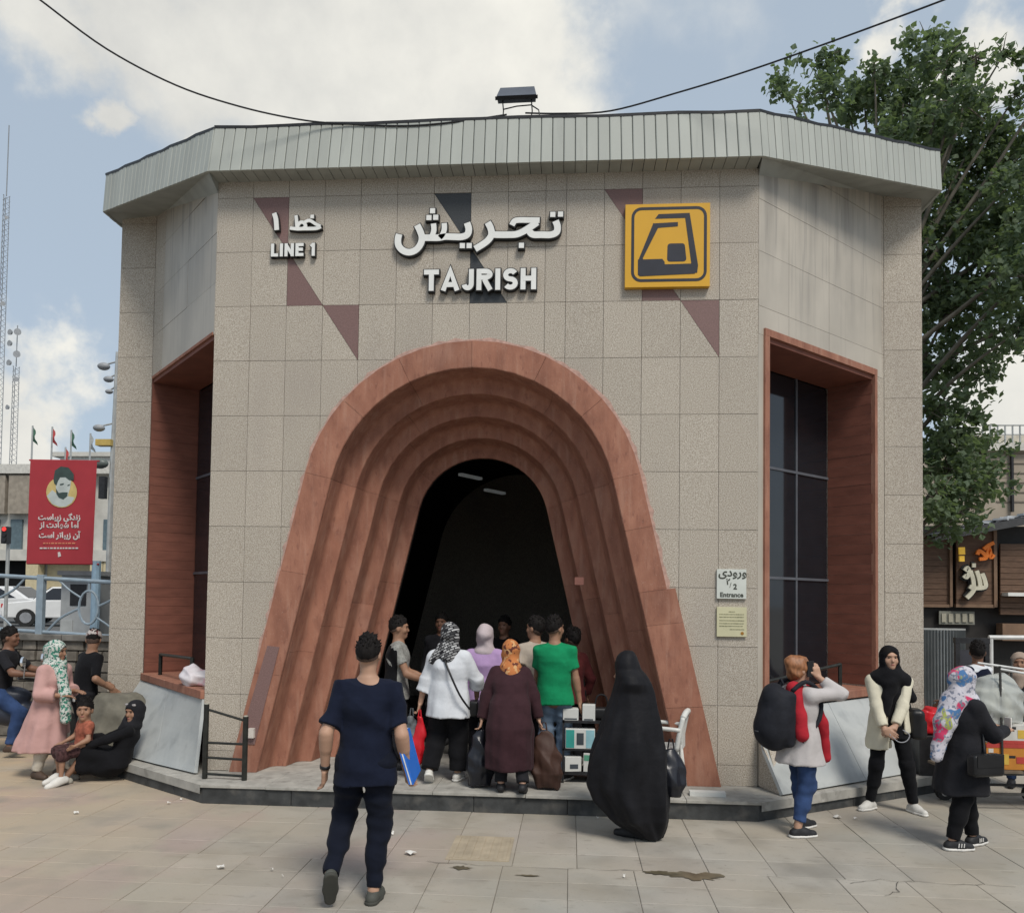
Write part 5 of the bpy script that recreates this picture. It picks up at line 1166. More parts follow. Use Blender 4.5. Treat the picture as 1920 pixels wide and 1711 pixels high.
def shoes(J, mat, root, sole=None, vox=.009, low=True, wide=1.):
    for (a, f) in ((J.al, J.lff), (J.ar, J.rff)):
        r = unit(np.cross(f, V3(0, 0, 1)) if abs(f[2]) < .97 else V3(1, 0, 0)); u = np.cross(r, f); b = a-u*.085; S = Sdf()
        S.rc(b+u*.038-f*.035, b+u*.034+f*.06, .040*wide, .042*wide, .02); S.rc(b+u*.034+f*.06, b+u*.028+f*.145, .042*wide, .033*wide, .02); S.rc(a-u*.01, b+u*.05+f*.07, .036, .028, .03)
        S.clip(-u, b+u*.006); S.clip(u-f*.25, a+u*.005)
        o = S.build('shoe', mat, root, vox)
        if sole:
            T = Sdf(); T.rc(b+u*.02-f*.037, b+u*.02+f*.06, .045*wide, .047*wide, .02); T.rc(b+u*.02+f*.06, b+u*.02+f*.148, .047*wide, .037*wide, .02); T.clip(-u, b).clip(u, b+u*.026); T.build('sole', sole, o, vox)
def trousers(J, mat, root, r=(.066, .046, .034), inf=.012, vox=.012, name='trousers', end=.0, wr=.004, seed=1):
    h = J.h; S = Sdf(); S.el(J.pel+V3(0, 0, -.01*h), (.096*h, .074*h, .07*h), .03)
    for (hp, kn, an) in ((J.hl, J.kl, J.al), (J.hr, J.kr, J.ar)):
        e = an+(kn-an)*(.02+end); S.rc(hp, kn, r[0]*h, r[1]*h, .04); S.rc(kn, kn+(e-kn)*.5, r[1]*h, (r[1]+r[2])/2*h, .03); S.cone(kn, e, r[1]*h, r[2]*h, .03)
    if wr: S.wrinkle(wr, 14, 12, 34, seed)
    return S.build(name, mat, root, vox)
def top(J, tab, mat, root, hem=-.06, sleeve=.55, inf=.016, name='tee_shirt', vox=.012, wide=1., sl_r=(.034, .036, .026), flare=0., wr=.004, seed=2, collar=.0):
    """shirt: hem as a fraction of height below the pelvis along the spine; sleeve 0..2 (1 = elbow, 2 = wrist)"""
    h = J.h; S = Sdf(); st = torso(J, tab, inf, -.03, .305, wide)
    if hem < -.03: p = J.pel+V3(0, 0, hem*h); b = tab[0]; st.append((p[2], p[0]-J.sp[0]*.0, p[1], max(.110*h, b[1]*h*wide)+inf+flare, max(.084*h, b[2]*h*wide)+inf+flare)); q = J.pel+V3(0, 0, -.015*h); st = [k_ for k_ in st if k_[0] > q[2]+.02*h or k_[0] < q[2]-.02*h]+[(q[2], q[0], q[1], max(.104*h, b[1]*h*wide)+inf, max(.082*h, b[2]*h*wide)+inf)]
    S.loft(st, .025, ang=math.atan2(J.rt[1], J.rt[0]))
    for (sh, e_, w_) in ((J.sl, J.el, J.wl), (J.sr, J.er, J.wr)):
        S.rc(J.neck-J.sp*.010*h, sh, .038*h, .034*h, .05)
        if sleeve <= 1: S.cone(sh, sh+(e_-sh)*sleeve, sl_r[0]*h, sl_r[1]*h, .035)
        else: S.rc(sh, e_, sl_r[0]*h, sl_r[1]*h, .035); S.cone(e_, e_+(w_-e_)*(sleeve-1), sl_r[1]*h, sl_r[2]*h, .02)
    if wr: S.wrinkle(wr*1.4, 17, 17, 17, seed)
    return S.build(name, mat, root, vox)
def coat(J, tab, mat, root, hem_z, hem_r, sleeve=1.95, inf=.024, name='coat', fold=(7, .05, 1.), mid=None, hem_c=None, vox=.013, wide=1., sl_r=(.038, .037, .033), wr=.006, seed=3):
    h = J.h; S = Sdf(); st = torso(J, tab, inf, .02, .305, wide); c = hem_c or (J.pel[0], J.pel[1])
    if mid: st.append(mid)
    st.append((hem_z, c[0], c[1], hem_r[0], hem_r[1])); S.loft(st, .025, fold=fold, ang=math.atan2(J.rt[1], J.rt[0]))
    for (sh, e_, w_) in ((J.sl, J.el, J.wl), (J.sr, J.er, J.wr)):
        S.rc(J.neck-J.sp*.010*h, sh, .038*h, .034*h, .05); S.rc(sh, e_, sl_r[0]*h, sl_r[1]*h, .04)
        if sleeve > 1: S.cone(e_, e_+(w_-e_)*(sleeve-1), sl_r[1]*h, sl_r[2]*h, .025)
    if wr: S.wrinkle(wr, 18, 18, 14, seed)
    return S.build(name, mat, root, vox)
def short_hair(J, mat, root, vol=.008, tilt=.62, low=.0, vox=.009, seed=4, fade=True):
    """cropped hair with small uneven tufts on top and a shaved band below"""
    c, f, u, r = J.hc, J.hf, J.hu, J.hrt; S = Sdf(); S.el(c-f*.014+u*.024, (.081+vol*.4, .102+vol*.6, .100+vol), .02, J.R); S.rc(c+f*.055+u*.098, c-f*.03+u*.108, .018+vol*.5, None, .03)
    n = -(-f*tilt+u*math.sqrt(1-tilt*tilt)); q = np.random.default_rng(seed)
    S.clip(n, c+u*(.028+low)+f*.045); S.wrinkle(.0022, 120, 120, 60, seed)
    o = S.build('hair', mat, root, vox)
    T = Sdf()
    for k in range(110):
        a = q.uniform(0, 2*math.pi); e = q.uniform(.15, 1.35); d = r*math.cos(a)*math.cos(e)+f*math.sin(a)*math.cos(e)+u*math.sin(e)
        if (-n)@(d*.1-u*(.028+low)-f*.045) < .004: continue
        p = c-f*.014+u*.024+r*(d@r)*(.079+vol*.4)+f*(d@f)*(.100+vol*.6)+u*(d@u)*(.097+vol); t = unit(d*.8+f*q.uniform(-.2, .8)+r*q.uniform(-.5, .5)+u*.2)
        T.rc(p, p+t*q.uniform(.012, .026)*(.6+.6*math.sin(e)), .0085, .004, .006)
    T.build('hair_tufts', mat, o, .006)
    if fade:
        G = Sdf(); G.el(c-f*.012+u*.022, (.0785, .0998, .098), .02, J.R); G.rc(c-u*.055-f*.012, c-u*.03-f*.02, .058, .066, .03); G.clip(n, c+u*(-.008+low)+f*.03); G.clip(f, c+f*.05); G.build('hair_fade', fade_m, root, vox)
    return o
def hijab(J, mat, root, drape=.10, open_=(.056, .07, .078), vox=.011, tails=(), back=0., seed=5, bun=True, shoulders=(.13, .105, .085)):
    c, f, r, u = J.hc, J.hf, J.hrt, J.hu; S = Sdf()
    S.el(c-f*.012+u*.022, (.094, .116, .112), .02, J.R); S.el(c+f*.02-u*.045, (.080, .085, .095), .03, J.R)
    if bun: S.el(c-f*.095+u*.0, (.055, .05, .055), .05, J.R)
    S.rc(c-u*.07-f*.01, J.neck+J.sp*.0, .082, .095, .05); S.el(J.neck-J.sp*.03, shoulders, .05)
    if drape: S.rc(J.neck+J.fw*.05, J.neck+J.fw*.095-V3(0, 0, drape), .075, .05, .05)
    if back: S.rc(J.neck-J.fw*.05, J.neck-J.fw*.10-V3(0, 0, back), .09, .07, .05)
    for (a, b, ra, rb) in tails: S.rc(a, b, ra, rb, .04)
    S.wrinkle(.005, 22, 22, 30, seed)
    S.el(c+f*.095-u*.018, open_, .012, J.R, '-'); return S.build('head_scarf', mat, root, vox)
skin_a = M('skin_light', (.42, .25, .17), .55, var=.06, scale=9); skin_b = M('skin_tan', (.30, .165, .105), .55, var=.06, scale=9); skin_c = M('skin_dark', (.19, .095, .06), .55, var=.06, scale=9)
def cloth(name, col, var=.12, **k): return M('cloth_'+name, col, k.pop('rough', .9), var=var, scale=k.pop('scale', 12), spec=.12, bump=.35, bscale=k.pop('bscale', 30), sheen=k.pop('sheen', .03), **k)
navy = cloth('navy', (.008, .011, .024)); navy2 = cloth('dark_navy', (.007, .009, .017)); black = cloth('black', (.008, .008, .0095)); black2 = cloth('soft_black', (.017, .017, .02)); white_c = cloth('white', (.60, .62, .65), .05); lilac = cloth('lilac', (.40, .27, .47), .06)
plum = cloth('plum', (.040, .018, .022)); green_c = cloth('green', (.008, .21, .085), .1); jean_l = cloth('jeans_light', (.20, .27, .36), .22, scale=7); jean_b = cloth('jeans_blue', (.030, .055, .13), .3, scale=7); beige_c = cloth('beige', (.40, .34, .28)); grey_c = cloth('grey', (.27, .27, .25), .25, scale=40)
cream_c = cloth('cream', (.60, .56, .44), .05); pink_c = cloth('pink', (.50, .30, .275), .06); red_c = cloth('red', (.36, .02, .03)); greywh = cloth('grey_white', (.46, .43, .42), .05); rust_c = cloth('rust', (.30, .095, .06), .3, scale=25); offw = cloth('off_white', (.55, .50, .42), .06)
def scarf(name, base, layers, sc=18):
    m = cloth(name, base, .08)
    for k, (s, lo, hi, col) in enumerate(layers): overlay(m, s, (1, 1, 1), lo, hi, col, 1., detail=1, off=(k*3.1, k*1.7, k))
    return m
def meander(name, a, b, s=42.):
    """black and white broken bands, printed cloth"""
    m = cloth(name, a, .03); t = m.node_tree; bs_ = t.nodes['Principled BSDF']; g_ = t.nodes.new('ShaderNodeNewGeometry'); mp = t.nodes.new('ShaderNodeMapping'); mp.inputs['Rotation'].default_value = (.2, .5, .3); t.links.new(g_.outputs['Position'], mp.inputs[0])
    w1 = t.nodes.new('ShaderNodeTexBrick'); w1.inputs['Scale'].default_value = s*.5; w1.inputs['Color1'].default_value = (*a, 1); w1.inputs['Color2'].default_value = (*b, 1); w1.inputs['Mortar'].default_value = (*b, 1); w1.inputs['Mortar Size'].default_value = .09; w1.inputs['Brick Width'].default_value = .9; w1.inputs['Row Height'].default_value = .5
    ck = t.nodes.new('ShaderNodeVectorMath'); ck.operation = 'MULTIPLY'; ck.inputs[1].default_value = (1, 1, 1); sx = t.nodes.new('ShaderNodeSeparateXYZ'); cx = t.nodes.new('ShaderNodeCombineXYZ'); t.links.new(mp.outputs[0], sx.inputs[0]); t.links.new(sx.outputs[0], cx.inputs[0]); t.links.new(sx.outputs[2], cx.inputs[1]); t.links.new(cx.outputs[0], w1.inputs['Vector'])
    t.links.new(w1.outputs['Color'], bs_.inputs['Base Color']); return m
sc_bw = meander('scarf_black_white', (.5, .5, .5), (.015, .015, .018)); sc_pale = cloth('scarf_pale', (.48, .41, .42), .05); sc_or = scarf('scarf_orange', (.46, .17, .06), [(20, .56, .6, (.12, .04, .03)), (26, .6, .63, (.55, .32, .15))])
sc_gr = scarf('scarf_green_print', (.50, .52, .48), [(34, .53, .56, (.06, .22, .16)), (55, .6, .63, (.03, .08, .07))]); sc_col = scarf('scarf_coloured', (.50, .48, .52), [(7, .57, .60, (.50, .05, .12)), (8, .60, .63, (.07, .16, .32)), (9, .64, .67, (.33, .36, .10)), (38, .56, .59, (.20, .21, .26))])
sc_cap = scarf('cap_print', (.42, .38, .36), [(24, .54, .57, (.12, .05, .05))]); sc_beige = cloth('scarf_beige', (.32, .25, .2))
fade_m = M('hair_fade', (.075, .048, .036), .8, var=.3, scale=120); hair_k = M('hair_black', (.010, .0085, .008), .75, spec=.15, var=.4, scale=60, stretch=(1, 1, .3)); hair_g = M('hair_ginger', (.25, .105, .045), .5, var=.35, scale=50, stretch=(1, 1, .4)); leath = M('leather_black', (.013, .013, .014), .4, var=.2); sole_w = M('sole_white', (.62, .60, .56), .6); shoe_g = M('shoe_grey', (.07, .072, .062), .7); shoe_w = M('shoe_white', (.56, .54, .5), .6); shoe_br = M('shoe_brown', (.07, .045, .032), .6); shoe_bk = M('shoe_black', (.016, .016, .018), .6)
def person(loc, rz, label, group=None): return tag(empty('person', loc, rz), label, 'person', group)
def strap(pts, w, root, mat=None, name='strap'): return MB().tube([tuple(v) for v in smooth_pts([Vector(q) for q in pts], 4)], w, 6).build(name, mat or leath, root, smooth=True)
# ------------------------------------------------------------------ the people
# man in navy walking to the arch
P0 = person((2.53, -2.93, 0), .04, 'man in navy T-shirt and dark trousers walking towards the arch, seen from behind')
J = skel(1.79, lf=(-.185, -.16, .225), rf=(.075, -.03, .087), lh=(-.275, -.02, .88), rh=(.27, .05, .885), lean=.03, sw=1.0, lff=(-.12, .42, -.9), rff=(.12, 1, 0), lep=(-.25, -1, 0), rep=(.25, -1, 0), head=(-.05, 0), lp=(-.1, 1, 0))
body(J, TORSO_M, skin_a, P0, .0075, 1.02, hl=dict(curl=.5), hr=dict(curl=.9))
top(J, TORSO_M, navy, P0, hem=-.078, sleeve=.80, inf=.018, wide=1.0, sl_r=(.034, .038, .03), vox=.010, wr=.008)
trousers(J, navy2, P0, (.066, .045, .031), vox=.010, wr=.008); shoes(J, shoe_g, P0, M('sole_dark', (.05, .05, .042), .8), .008, wide=1.05); short_hair(J, hair_k, P0, .013, .42, .008, .008)
w = J.wl; d = unit(J.wl-J.el); MB().tube([tuple(w-d*.035), tuple(w-d*.012)], .036, 14).build('wristwatch', leath, P0, smooth=True)
a = J.wr+V3(-.02, .02, -.05)
fo = tag(empty('folder', tuple(V3(2.53, -2.93, 0)+V3(.26, .06, .80)), .0), 'bright blue plastic folder under the walking man\'s right arm', 'folder')
fb = M('folder_blue', (.02, .13, .50), .4, var=.08)
for k, (dx, m_) in enumerate(((0, fb), (.012, M('folder_paper', (.6, .62, .66), .7)), (.022, fb))):
    MB().prism([(dx-.06, -.10, .33), (dx-.03, .13, .34), (dx+.055, .12, .05), (dx+.05, -.11, .0)], (.009, .003, 0)).build('folder_cover' if k != 1 else 'papers', m_, fo)

# at the arch: young man in profile
x = on_y(742, 1300, .35)[0]
P1 = person((x, .35, FL), -1.45, 'young man in black and grey T-shirt standing in profile just inside the arch\'s left leg')
J = skel(1.64, lh=(-.12, .34, .98), rh=(.16, .36, .96), head=(.1, -.05), lean=.04); body(J, TORSO_M, skin_b, P1); top(J, TORSO_M, grey_c, P1, sleeve=.6, inf=.018)
S = Sdf(); S.loft(torso(J, TORSO_M, .024, -.03, .30), .025)
for (sh, e_) in ((J.sl, J.el), (J.sr, J.er)): S.cone(sh, sh+(e_-sh)*.62, .038*J.h, .040*J.h, .03)
S.clip((0, 1, 0), J.pel+V3(0, .03, 0)); S.build('tee_shirt_back', black, P1, .012); trousers(J, black2, P1); shoes(J, shoe_bk, P1); short_hair(J, hair_k, P1, .007, .5, .01); face(J, P1)

# woman in white tunic
P2 = person((2.68, -.20, FL), -.05, 'woman in white tunic and black trousers with black and white patterned scarf, entering the arch')
J = skel(1.60, lf=(-.17, -.10, .125), rf=(.09, .06, .087), lh=(-.33, .03, .70), rh=(.25, .22, .84), lff=(-.1, .75, -.6), rff=(.25, 1, 0), lep=(-1, -.5, 0), rep=(1, -.6, 0))
body(J, TORSO_F, skin_a, P2, hl=dict(curl=.9)); coat(J, TORSO_F, white_c, P2, .66, (.235, .20), sleeve=1.45, inf=.034, name='tunic', fold=(5, .03, 1.), wide=1.12, sl_r=(.040, .044, .054), wr=.007)
trousers(J, black, P2, (.075, .060, .056), end=.02); shoes(J, shoe_w, P2, sole_w); hijab(J, sc_bw, P2, drape=.12, tails=[(J.neck+V3(-.07, -.05, .02), J.neck+V3(-.16, -.09, -.10), .06, .04)], back=.06)
strap([J.neck+V3(-.06, -.10, -.02), J.neck+V3(.03, -.20, -.18), J.neck+V3(.15, -.215, -.42), (.24, -.14, .76)], .011, P2)
hb = tag(empty('shoulder_bag', (2.68+.25, -.12, FL+.66)), 'small black crossbody bag at the white tunic woman\'s hip', 'bag'); Sdf().bx((0, 0, .08), (.05, .09, .08), .02).build('bag_body', leath, hb, .01)
def carrier(loc, hgt, wx, wy, mat, label, rz=0., seed=1, lean=0., name='shopping_bag'):
    r = tag(empty(name, loc, rz), label, 'bag'); S = Sdf(); S.loft([(0, lean, 0, wx*.7, wy*.7), (hgt*.25, lean*.8, 0, wx, wy), (hgt*.6, lean*.4, 0, wx*.85, wy*.8), (hgt*.95, 0, 0, wx*.4, wy*.3), (hgt, 0, 0, wx*.3, wy*.2)], .02, fold=(5, .06, seed)); S.wrinkle(.011, 30, 30, 18, seed)
    S.build('bag_body', mat, r, .010); MB().tube([(-wx*.2, 0, hgt*.97), (-wx*.1, 0, hgt+.07), (wx*.1, 0, hgt+.07), (wx*.2, 0, hgt*.97)], .007, 5).build('handle', mat, r); return r
plastic_k = M('plastic_black', (.014, .015, .02), .3, var=.3); plastic_r = M('plastic_red', (.5, .012, .02), .35, var=.2); plastic_g = M('plastic_grey', (.09, .10, .105), .35, var=.5, scale=20); brown_l = M('bag_brown', (.055, .026, .018), .6, var=.2)
hx, hy = 2.68-.33, -.17
carrier((hx-.06, hy, FL+.29), .37, .10, .07, plastic_g, 'grey printed carrier bag in the white tunic woman\'s left hand', .3, 1, .02); carrier((hx+.03, hy-.03, FL+.16), .49, .085, .06, plastic_r, 'red carrier bag in the white tunic woman\'s left hand', -.2, 2, -.03)

# woman in lilac
x = on_y(908, 1300, .55)[0]
P3 = person((x, .55, FL), .0, 'woman in lilac tunic with pale headscarf, seen from behind in the arch'); J = skel(1.56); body(J, TORSO_F, skin_a, P3, .011)
coat(J, TORSO_F, lilac, P3, .60, (.23, .19), inf=.03, name='tunic', fold=(5, .03, 2.), wide=1.08); trousers(J, black, P3, (.07, .055, .05)); shoes(J, shoe_bk, P3); hijab(J, sc_pale, P3, drape=.1)
# bent woman in plum coat
P4 = person((3.33, -.50, FL), .08, 'stooped woman in dark plum coat and orange headscarf carrying two bags up the step')
J = skel(1.50, lean=.55, hz=.78, lf=(-.08, -.05, .087), rf=(.13, -.14, .10), lh=(-.28, .12, .66), rh=(.30, .12, .63), lep=(-1, -.5, 0), rep=(1, -.5, 0), head=(0, -.35), rff=(.1, .9, -.3))
body(J, TORSO_F, skin_a, P4, .010, hl=dict(curl=.9), hr=dict(curl=.9)); coat(J, TORSO_F, plum, P4, .22, (.235, .22), inf=.04, fold=(6, .045, 1.4), wide=1.14, sl_r=(.044, .044, .038), mid=(.62, 0, .01, .235, .225))
trousers(J, black2, P4, (.058, .048, .042)); shoes(J, shoe_bk, P4); hijab(J, sc_or, P4, drape=.06, back=.05)
carrier((3.33-.30, -.40, FL+.03), .54, .14, .11, plastic_k, 'black plastic sack in the stooped woman\'s left hand', .1, 3); carrier((3.33+.33, -.38, FL+.02), .56, .16, .11, brown_l, 'brown cloth bag in the stooped woman\'s right hand', -.1, 4, .05)
# man in green
P5 = person((3.75, .0, FL), -.12, 'man in bright green T-shirt and light jeans standing with his back turned in the arch')
J = skel(1.68, lf=(-.08, -.02, .087), rf=(.1, .02, .087), rh=(.27, .06, .74), lh=(-.2, .2, .80), head=(-.55, .0), rff=(.5, 1, 0)); body(J, TORSO_M, skin_b, P5, .0095, .95); top(J, TORSO_M, green_c, P5, hem=-.055, sleeve=.62, inf=.026, sl_r=(.035, .038, .03)); trousers(J, jean_l, P5, (.057, .047, .038), wr=.009); shoes(J, shoe_bk, P5, sole_w); short_hair(J, hair_k, P5, .008, .5, .012)
x = on_y(1002, 1300, .5)[0]
P6 = person((x, .5, FL), .5, 'person in beige top half hidden behind the man in green'); J = skel(1.66, head=(.5, 0)); body(J, TORSO_M, skin_b, P6, .011, .9); top(J, TORSO_M, beige_c, P6, sleeve=.6); trousers(J, black2, P6); short_hair(J, hair_k, P6); shoes(J, shoe_bk, P6)
for (px, Y, hh, rz, lab, sk, c) in ((826, 1.9, 1.66, 3.0, 'dim figure facing outwards in the hall behind the patterned scarf', skin_c, black2), (944, 2.1, 1.62, 2.8, 'dim figure in the dark hall right of the pale headscarf', skin_c, black), (1072, .75, 1.52, .6, 'woman in dark red top in the shadow right of the man in green', skin_c, cloth('dark_red', (.09, .02, .02)))):
    P_ = person((on_y(px, 1300, Y)[0], Y, FL), rz, lab); J = skel(hh); body(J, TORSO_M, sk, P_, .012); top(J, TORSO_M, c, P_, sleeve=1.8); trousers(J, black, P_); short_hair(J, hair_k, P_); shoes(J, shoe_bk, P_); face(J, P_)

# woman in black cloak
P7 = person((4.49, -1.27, 0), 0, 'woman wrapped in a full black cloak walking left in front of the arch')
sc_ = 6.88/F_PX
def chz(y): return 1.62*(1572-y)/355
J = skel(1.53, lf=(-.02, .0, .087), rf=(.14, -.02, .087), head=(1.25, 0), lff=(-.9, .4, 0), rff=(-.9, .3, 0), lh=(-.10, .05, .85), rh=(.06, .05, .85), pel=(-.04, -.02), sw=.72, hdir=(-.1, 0, 1)); J.hc = J.hc+V3(-.032, .0, -.02); body(J, TORSO_F, skin_b, P7, .012, .85)
rows = [(1215, 1170, 4), (1217, 1170, 9), (1221, 1169, 14.5), (1228, 1168, 19), (1240, 1168, 22.5), (1252, 1170, 24), (1263, 1175, 28), (1278, 1178, 33), (1295, 1178, 39), (1325, 1175, 46), (1354, 1173, 55), (1383, 1170, 62), (1412, 1171, 71), (1441, 1170, 77), (1470, 1170, 78), (1500, 1178, 70), (1530, 1188, 58), (1552, 1203, 38), (1568, 1212, 24)]
cloak = cloth('cloak_black', (.010, .010, .012), .15, rough=.6)
S = Sdf(); S.loft([(chz(y), (cx-1185)*sc_, (-.03 if y > 1260 else .0), hw*sc_, min(hw*sc_*.8, .24) if y > 1290 else hw*sc_*1.15) for y, cx, hw in rows], .02, fold=(6, .09, .6)); S.wrinkle(.013, 22, 17, 5, 2)
S.el(J.hc+J.hf*.11-J.hu*.02, (.045, .05, .06), .02, J.R, '-'); S.build('cloak', cloak, P7, .013)
shoes(J, shoe_bk, P7); trousers(J, black, P7, (.06, .05, .05))
bgc = carrier((4.80, -1.20, .36), .42, .14, .12, plastic_k, 'black bag bulging behind the woman in the black cloak', .2, 6)

# woman with backpack on the phone
P8 = person((5.97, -.95, 0), -1.15, 'woman in grey shirt and blue jeans with red scarf, talking on the phone')
J = skel(1.56, lf=(-.12, .12, .087), rf=(.10, -.10, .087), rh=(.10, .12, 1.40), lh=(-.15, .2, .85), rep=(.6, 1, -.6), head=(-.15, -.05), lff=(-.1, 1, 0), rff=(.2, 1, 0))
body(J, TORSO_F, skin_a, P8, .0085, hr=dict(hd=(-.1, -.2, 1), curl=.5, palm=(-1, 0, 0))); coat(J, TORSO_F, greywh, P8, .63, (.215, .215), sleeve=1.8, inf=.03, name='shirt', fold=(5, .03, .4), wide=1.06, sl_r=(.039, .039, .033)); trousers(J, jean_b, P8, (.060, .048, .036), end=.12, wr=.007); shoes(J, shoe_bk, P8, sole_w)
S = Sdf(); c, f, u = J.hc, J.hf, J.hu; S.el(c-f*.012+u*.022, (.086, .108, .106), .02, J.R); S.el(c-f*.09+u*.055, (.06, .055, .06), .04, J.R); S.el(c-f*.04-u*.04, (.082, .07, .07), .04, J.R); S.clip(f*.75-u*.66, c+f*.055+u*.02); S.wrinkle(.006, 45, 45, 40, 3); S.build('hair', hair_g, P8, .009)
S = Sdf(); S.el(J.neck-J.sp*.02, (.125, .10, .065), .04); S.rc(J.neck+V3(.05, -.10, -.0), J.neck+V3(.16, -.10, -.40), .07, .06, .05); S.rc(J.neck+V3(.05, .07, 0), J.neck+V3(.10, .17, -.30), .05, .045, .04); S.rc(J.neck+V3(.10, .17, -.30), J.neck+V3(.06, .24, -.62), .045, .05, .04); S.wrinkle(.006, 20, 20, 20, 4); S.build('red_scarf', red_c, P8, .011)
ph = tag(empty('mobile_phone', tuple(V3(5.97, -.95, 0)+V3(math.cos(-1.15)*.085-math.sin(-1.15)*.05, math.sin(-1.15)*.085+math.cos(-1.15)*.05, 1.40)), -1.15), 'dark mobile phone held to the ear of the woman with the backpack', 'phone'); MB().box((0, 0, .07), (.012, .07, .14)).build('phone_body', leath, ph, bevel=.003)
bp = tag(empty('backpack', (5.97, -.95, .78), -1.15), 'big black backpack worn by the woman on the phone', 'backpack'); bpm = cloth('backpack', (.016, .017, .022), .2, rough=.7)
S = Sdf(); S.el((0, -.27, .27), (.17, .14, .30), .05); S.el((0, -.33, .17), (.15, .13, .18), .05); S.bx((0, -.19, .25), (.15, .06, .25), .05, k=.05); S.wrinkle(.005, 18, 18, 18, 1); S.build('bag_body', bpm, bp, .011)
for s in (-1, 1): MB().tube([tuple(v) for v in smooth_pts([Vector((s*.10, -.16, .50)), Vector((s*.12, -.03, .58)), Vector((s*.13, .11, .48)), Vector((s*.14, .10, .25)), Vector((s*.15, -.10, .06))], 4)], .020, 6).build('shoulder_strap', bpm, bp, smooth=True)
MB().tube([(-.04, -.2, .55), (0, -.2, .60), (.04, -.2, .55)], .01, 6).build('grab_handle', bpm, bp)
MB().box((0, -.459, .15), (.05, .006, .010)).build('zip', M('zip_grey', (.12, .12, .13), .4), bp)

# woman in cream jacket facing the camera
P9 = person((7.06, -.02, 0), math.pi-.12, 'young woman in cream jacket and black scarf standing with folded hands, facing the camera')
J = skel(1.62, lf=(-.26, .03, .087), rf=(.13, .0, .087), lh=(-.03, .245, .83), rh=(.055, .25, .82), lep=(-1, -.3, -.2), rep=(1, -.3, -.2), head=(.12, 0), lff=(-.45, .9, 0), rff=(.75, .7, 0), pel=(-.05, 0))
body(J, TORSO_F, skin_a, P9, .0085, .95, hl=dict(hd=(.8, .3, -.5), curl=.6, palm=(0, -1, 0)), hr=dict(hd=(-.8, .4, -.5), curl=.6, palm=(0, -1, 0))); face(J, P9)
top(J, TORSO_F, black, P9, hem=-.08, sleeve=.3, inf=.016, name='black_top'); trousers(J, black, P9, (.054, .040, .030)); shoes(J, shoe_w, P9, sole_w)
h = J.h; S = Sdf(); st = torso(J, TORSO_F, .034, .02, .30, 1.04); st.append((.80, J.pel[0], J.pel[1], .205, .17)); st.append((.62, J.pel[0], J.pel[1], .225, .19)); S.loft(st, .025, fold=(5, .03, .3))
S.bx((J.pel[0]-.03, .22, .90), (.075, .16, .5), .02, k=.02, mode='-'); S.bx((J.pel[0]-.18, .0, .62), (.16, .4, .16), .02, k=.02, mode='-')
for (sh, e_, w_) in ((J.sl, J.el, J.wl), (J.sr, J.er, J.wr)): S.rc(J.neck-J.sp*.018*h, sh, .033*h, .032*h, .04); S.rc(sh, e_, .037*h, .037*h, .035); S.cone(e_, e_+(w_-e_)*.85, .037*h, .031*h, .02)
S.wrinkle(.005, 18, 18, 16, 6); S.build('jacket', cream_c, P9, .011)
hijab(J, black, P9, drape=.16, open_=(.060, .085, .084), shoulders=(.20, .14, .11), tails=[(J.neck+V3(.02, .10, -.08), J.neck+V3(.08, .155, -.36), .07, .045), (J.neck+V3(-.12, .02, -.06), J.neck+V3(-.2, .04, -.22), .07, .05)])
S = Sdf(); S.el(J.hc-J.hf*.005+J.hu*.03, (.088, .100, .096), .02, J.R); S.el(J.hc+J.hf*.11-J.hu*.03, (.058, .10, .098), .015, J.R, '-'); S.clip(-J.hu, J.hc-J.hu*.02); S.build('hair', hair_k, P9, .009)
def wp(P_, l): q = P_.rotation_euler.z; return (P_.location.x+l[0]*math.cos(q)-l[1]*math.sin(q), P_.location.y+l[0]*math.sin(q)+l[1]*math.cos(q), P_.location.z+l[2])
hb = tag(empty('handbag', wp(P9, (-.30, -.02, .72)), math.pi-.2), 'black backpack style handbag at the hip of the woman in the cream jacket', 'bag'); Sdf().bx((0, 0, .15), (.07, .12, .15), .05).bx((-.06, 0, .10), (.03, .09, .09), .02, k=.02).build('bag_body', leath, hb, .01); MB().tube([tuple(v) for v in smooth_pts([Vector((.05, .06, .28)), Vector((.10, .05, .48)), Vector((.14, .0, .62))], 4)], .010, 6).build('strap', leath, hb)
mk = strap([(.02, .28, .80), (-.06, .285, .73), (-.13, .285, .74), (-.16, .28, .80), (-.10, .28, .845)], .005, P9, M('mask_cord', (.3, .3, .32), .6), 'mask_cord')

# woman in black coat walking right
P10 = person((7.24, -1.22, 0), -1.25, 'woman in black coat and colourful headscarf walking right with a shoulder bag')
J = skel(1.50, lf=(-.03, .14, .087), rf=(.04, -.13, .087), rh=(.12, .34, 1.00), lh=(-.10, .36, 1.0), lean=.05, rep=(.5, -.6, -.6), head=(.1, -.25), lff=(-.2, 1, 0), rff=(.25, 1, -.0))
body(J, TORSO_F, skin_a, P10, .0085); coat(J, TORSO_F, black2, P10, .47, (.215, .23), inf=.036, fold=(5, .04, 2.2), wide=1.12, sl_r=(.042, .041, .036)); trousers(J, black, P10, (.064, .048, .038)); shoes(J, shoe_bk, P10, sole_w)
for s, an, ff in ((-1, J.al, J.lff), (1, J.ar, J.rff)):
    for k in range(3): c = an-V3(0, 0, .028)+ff*(.03+.022*k); r = np.cross(ff, V3(0, 0, 1)); MB().tube([tuple(c+r*.047+V3(0, 0, .012)), tuple(c+r*.050-ff*.006-V3(0, 0, .02))], .005, 5).build('shoe_stripe', sole_w, P10)
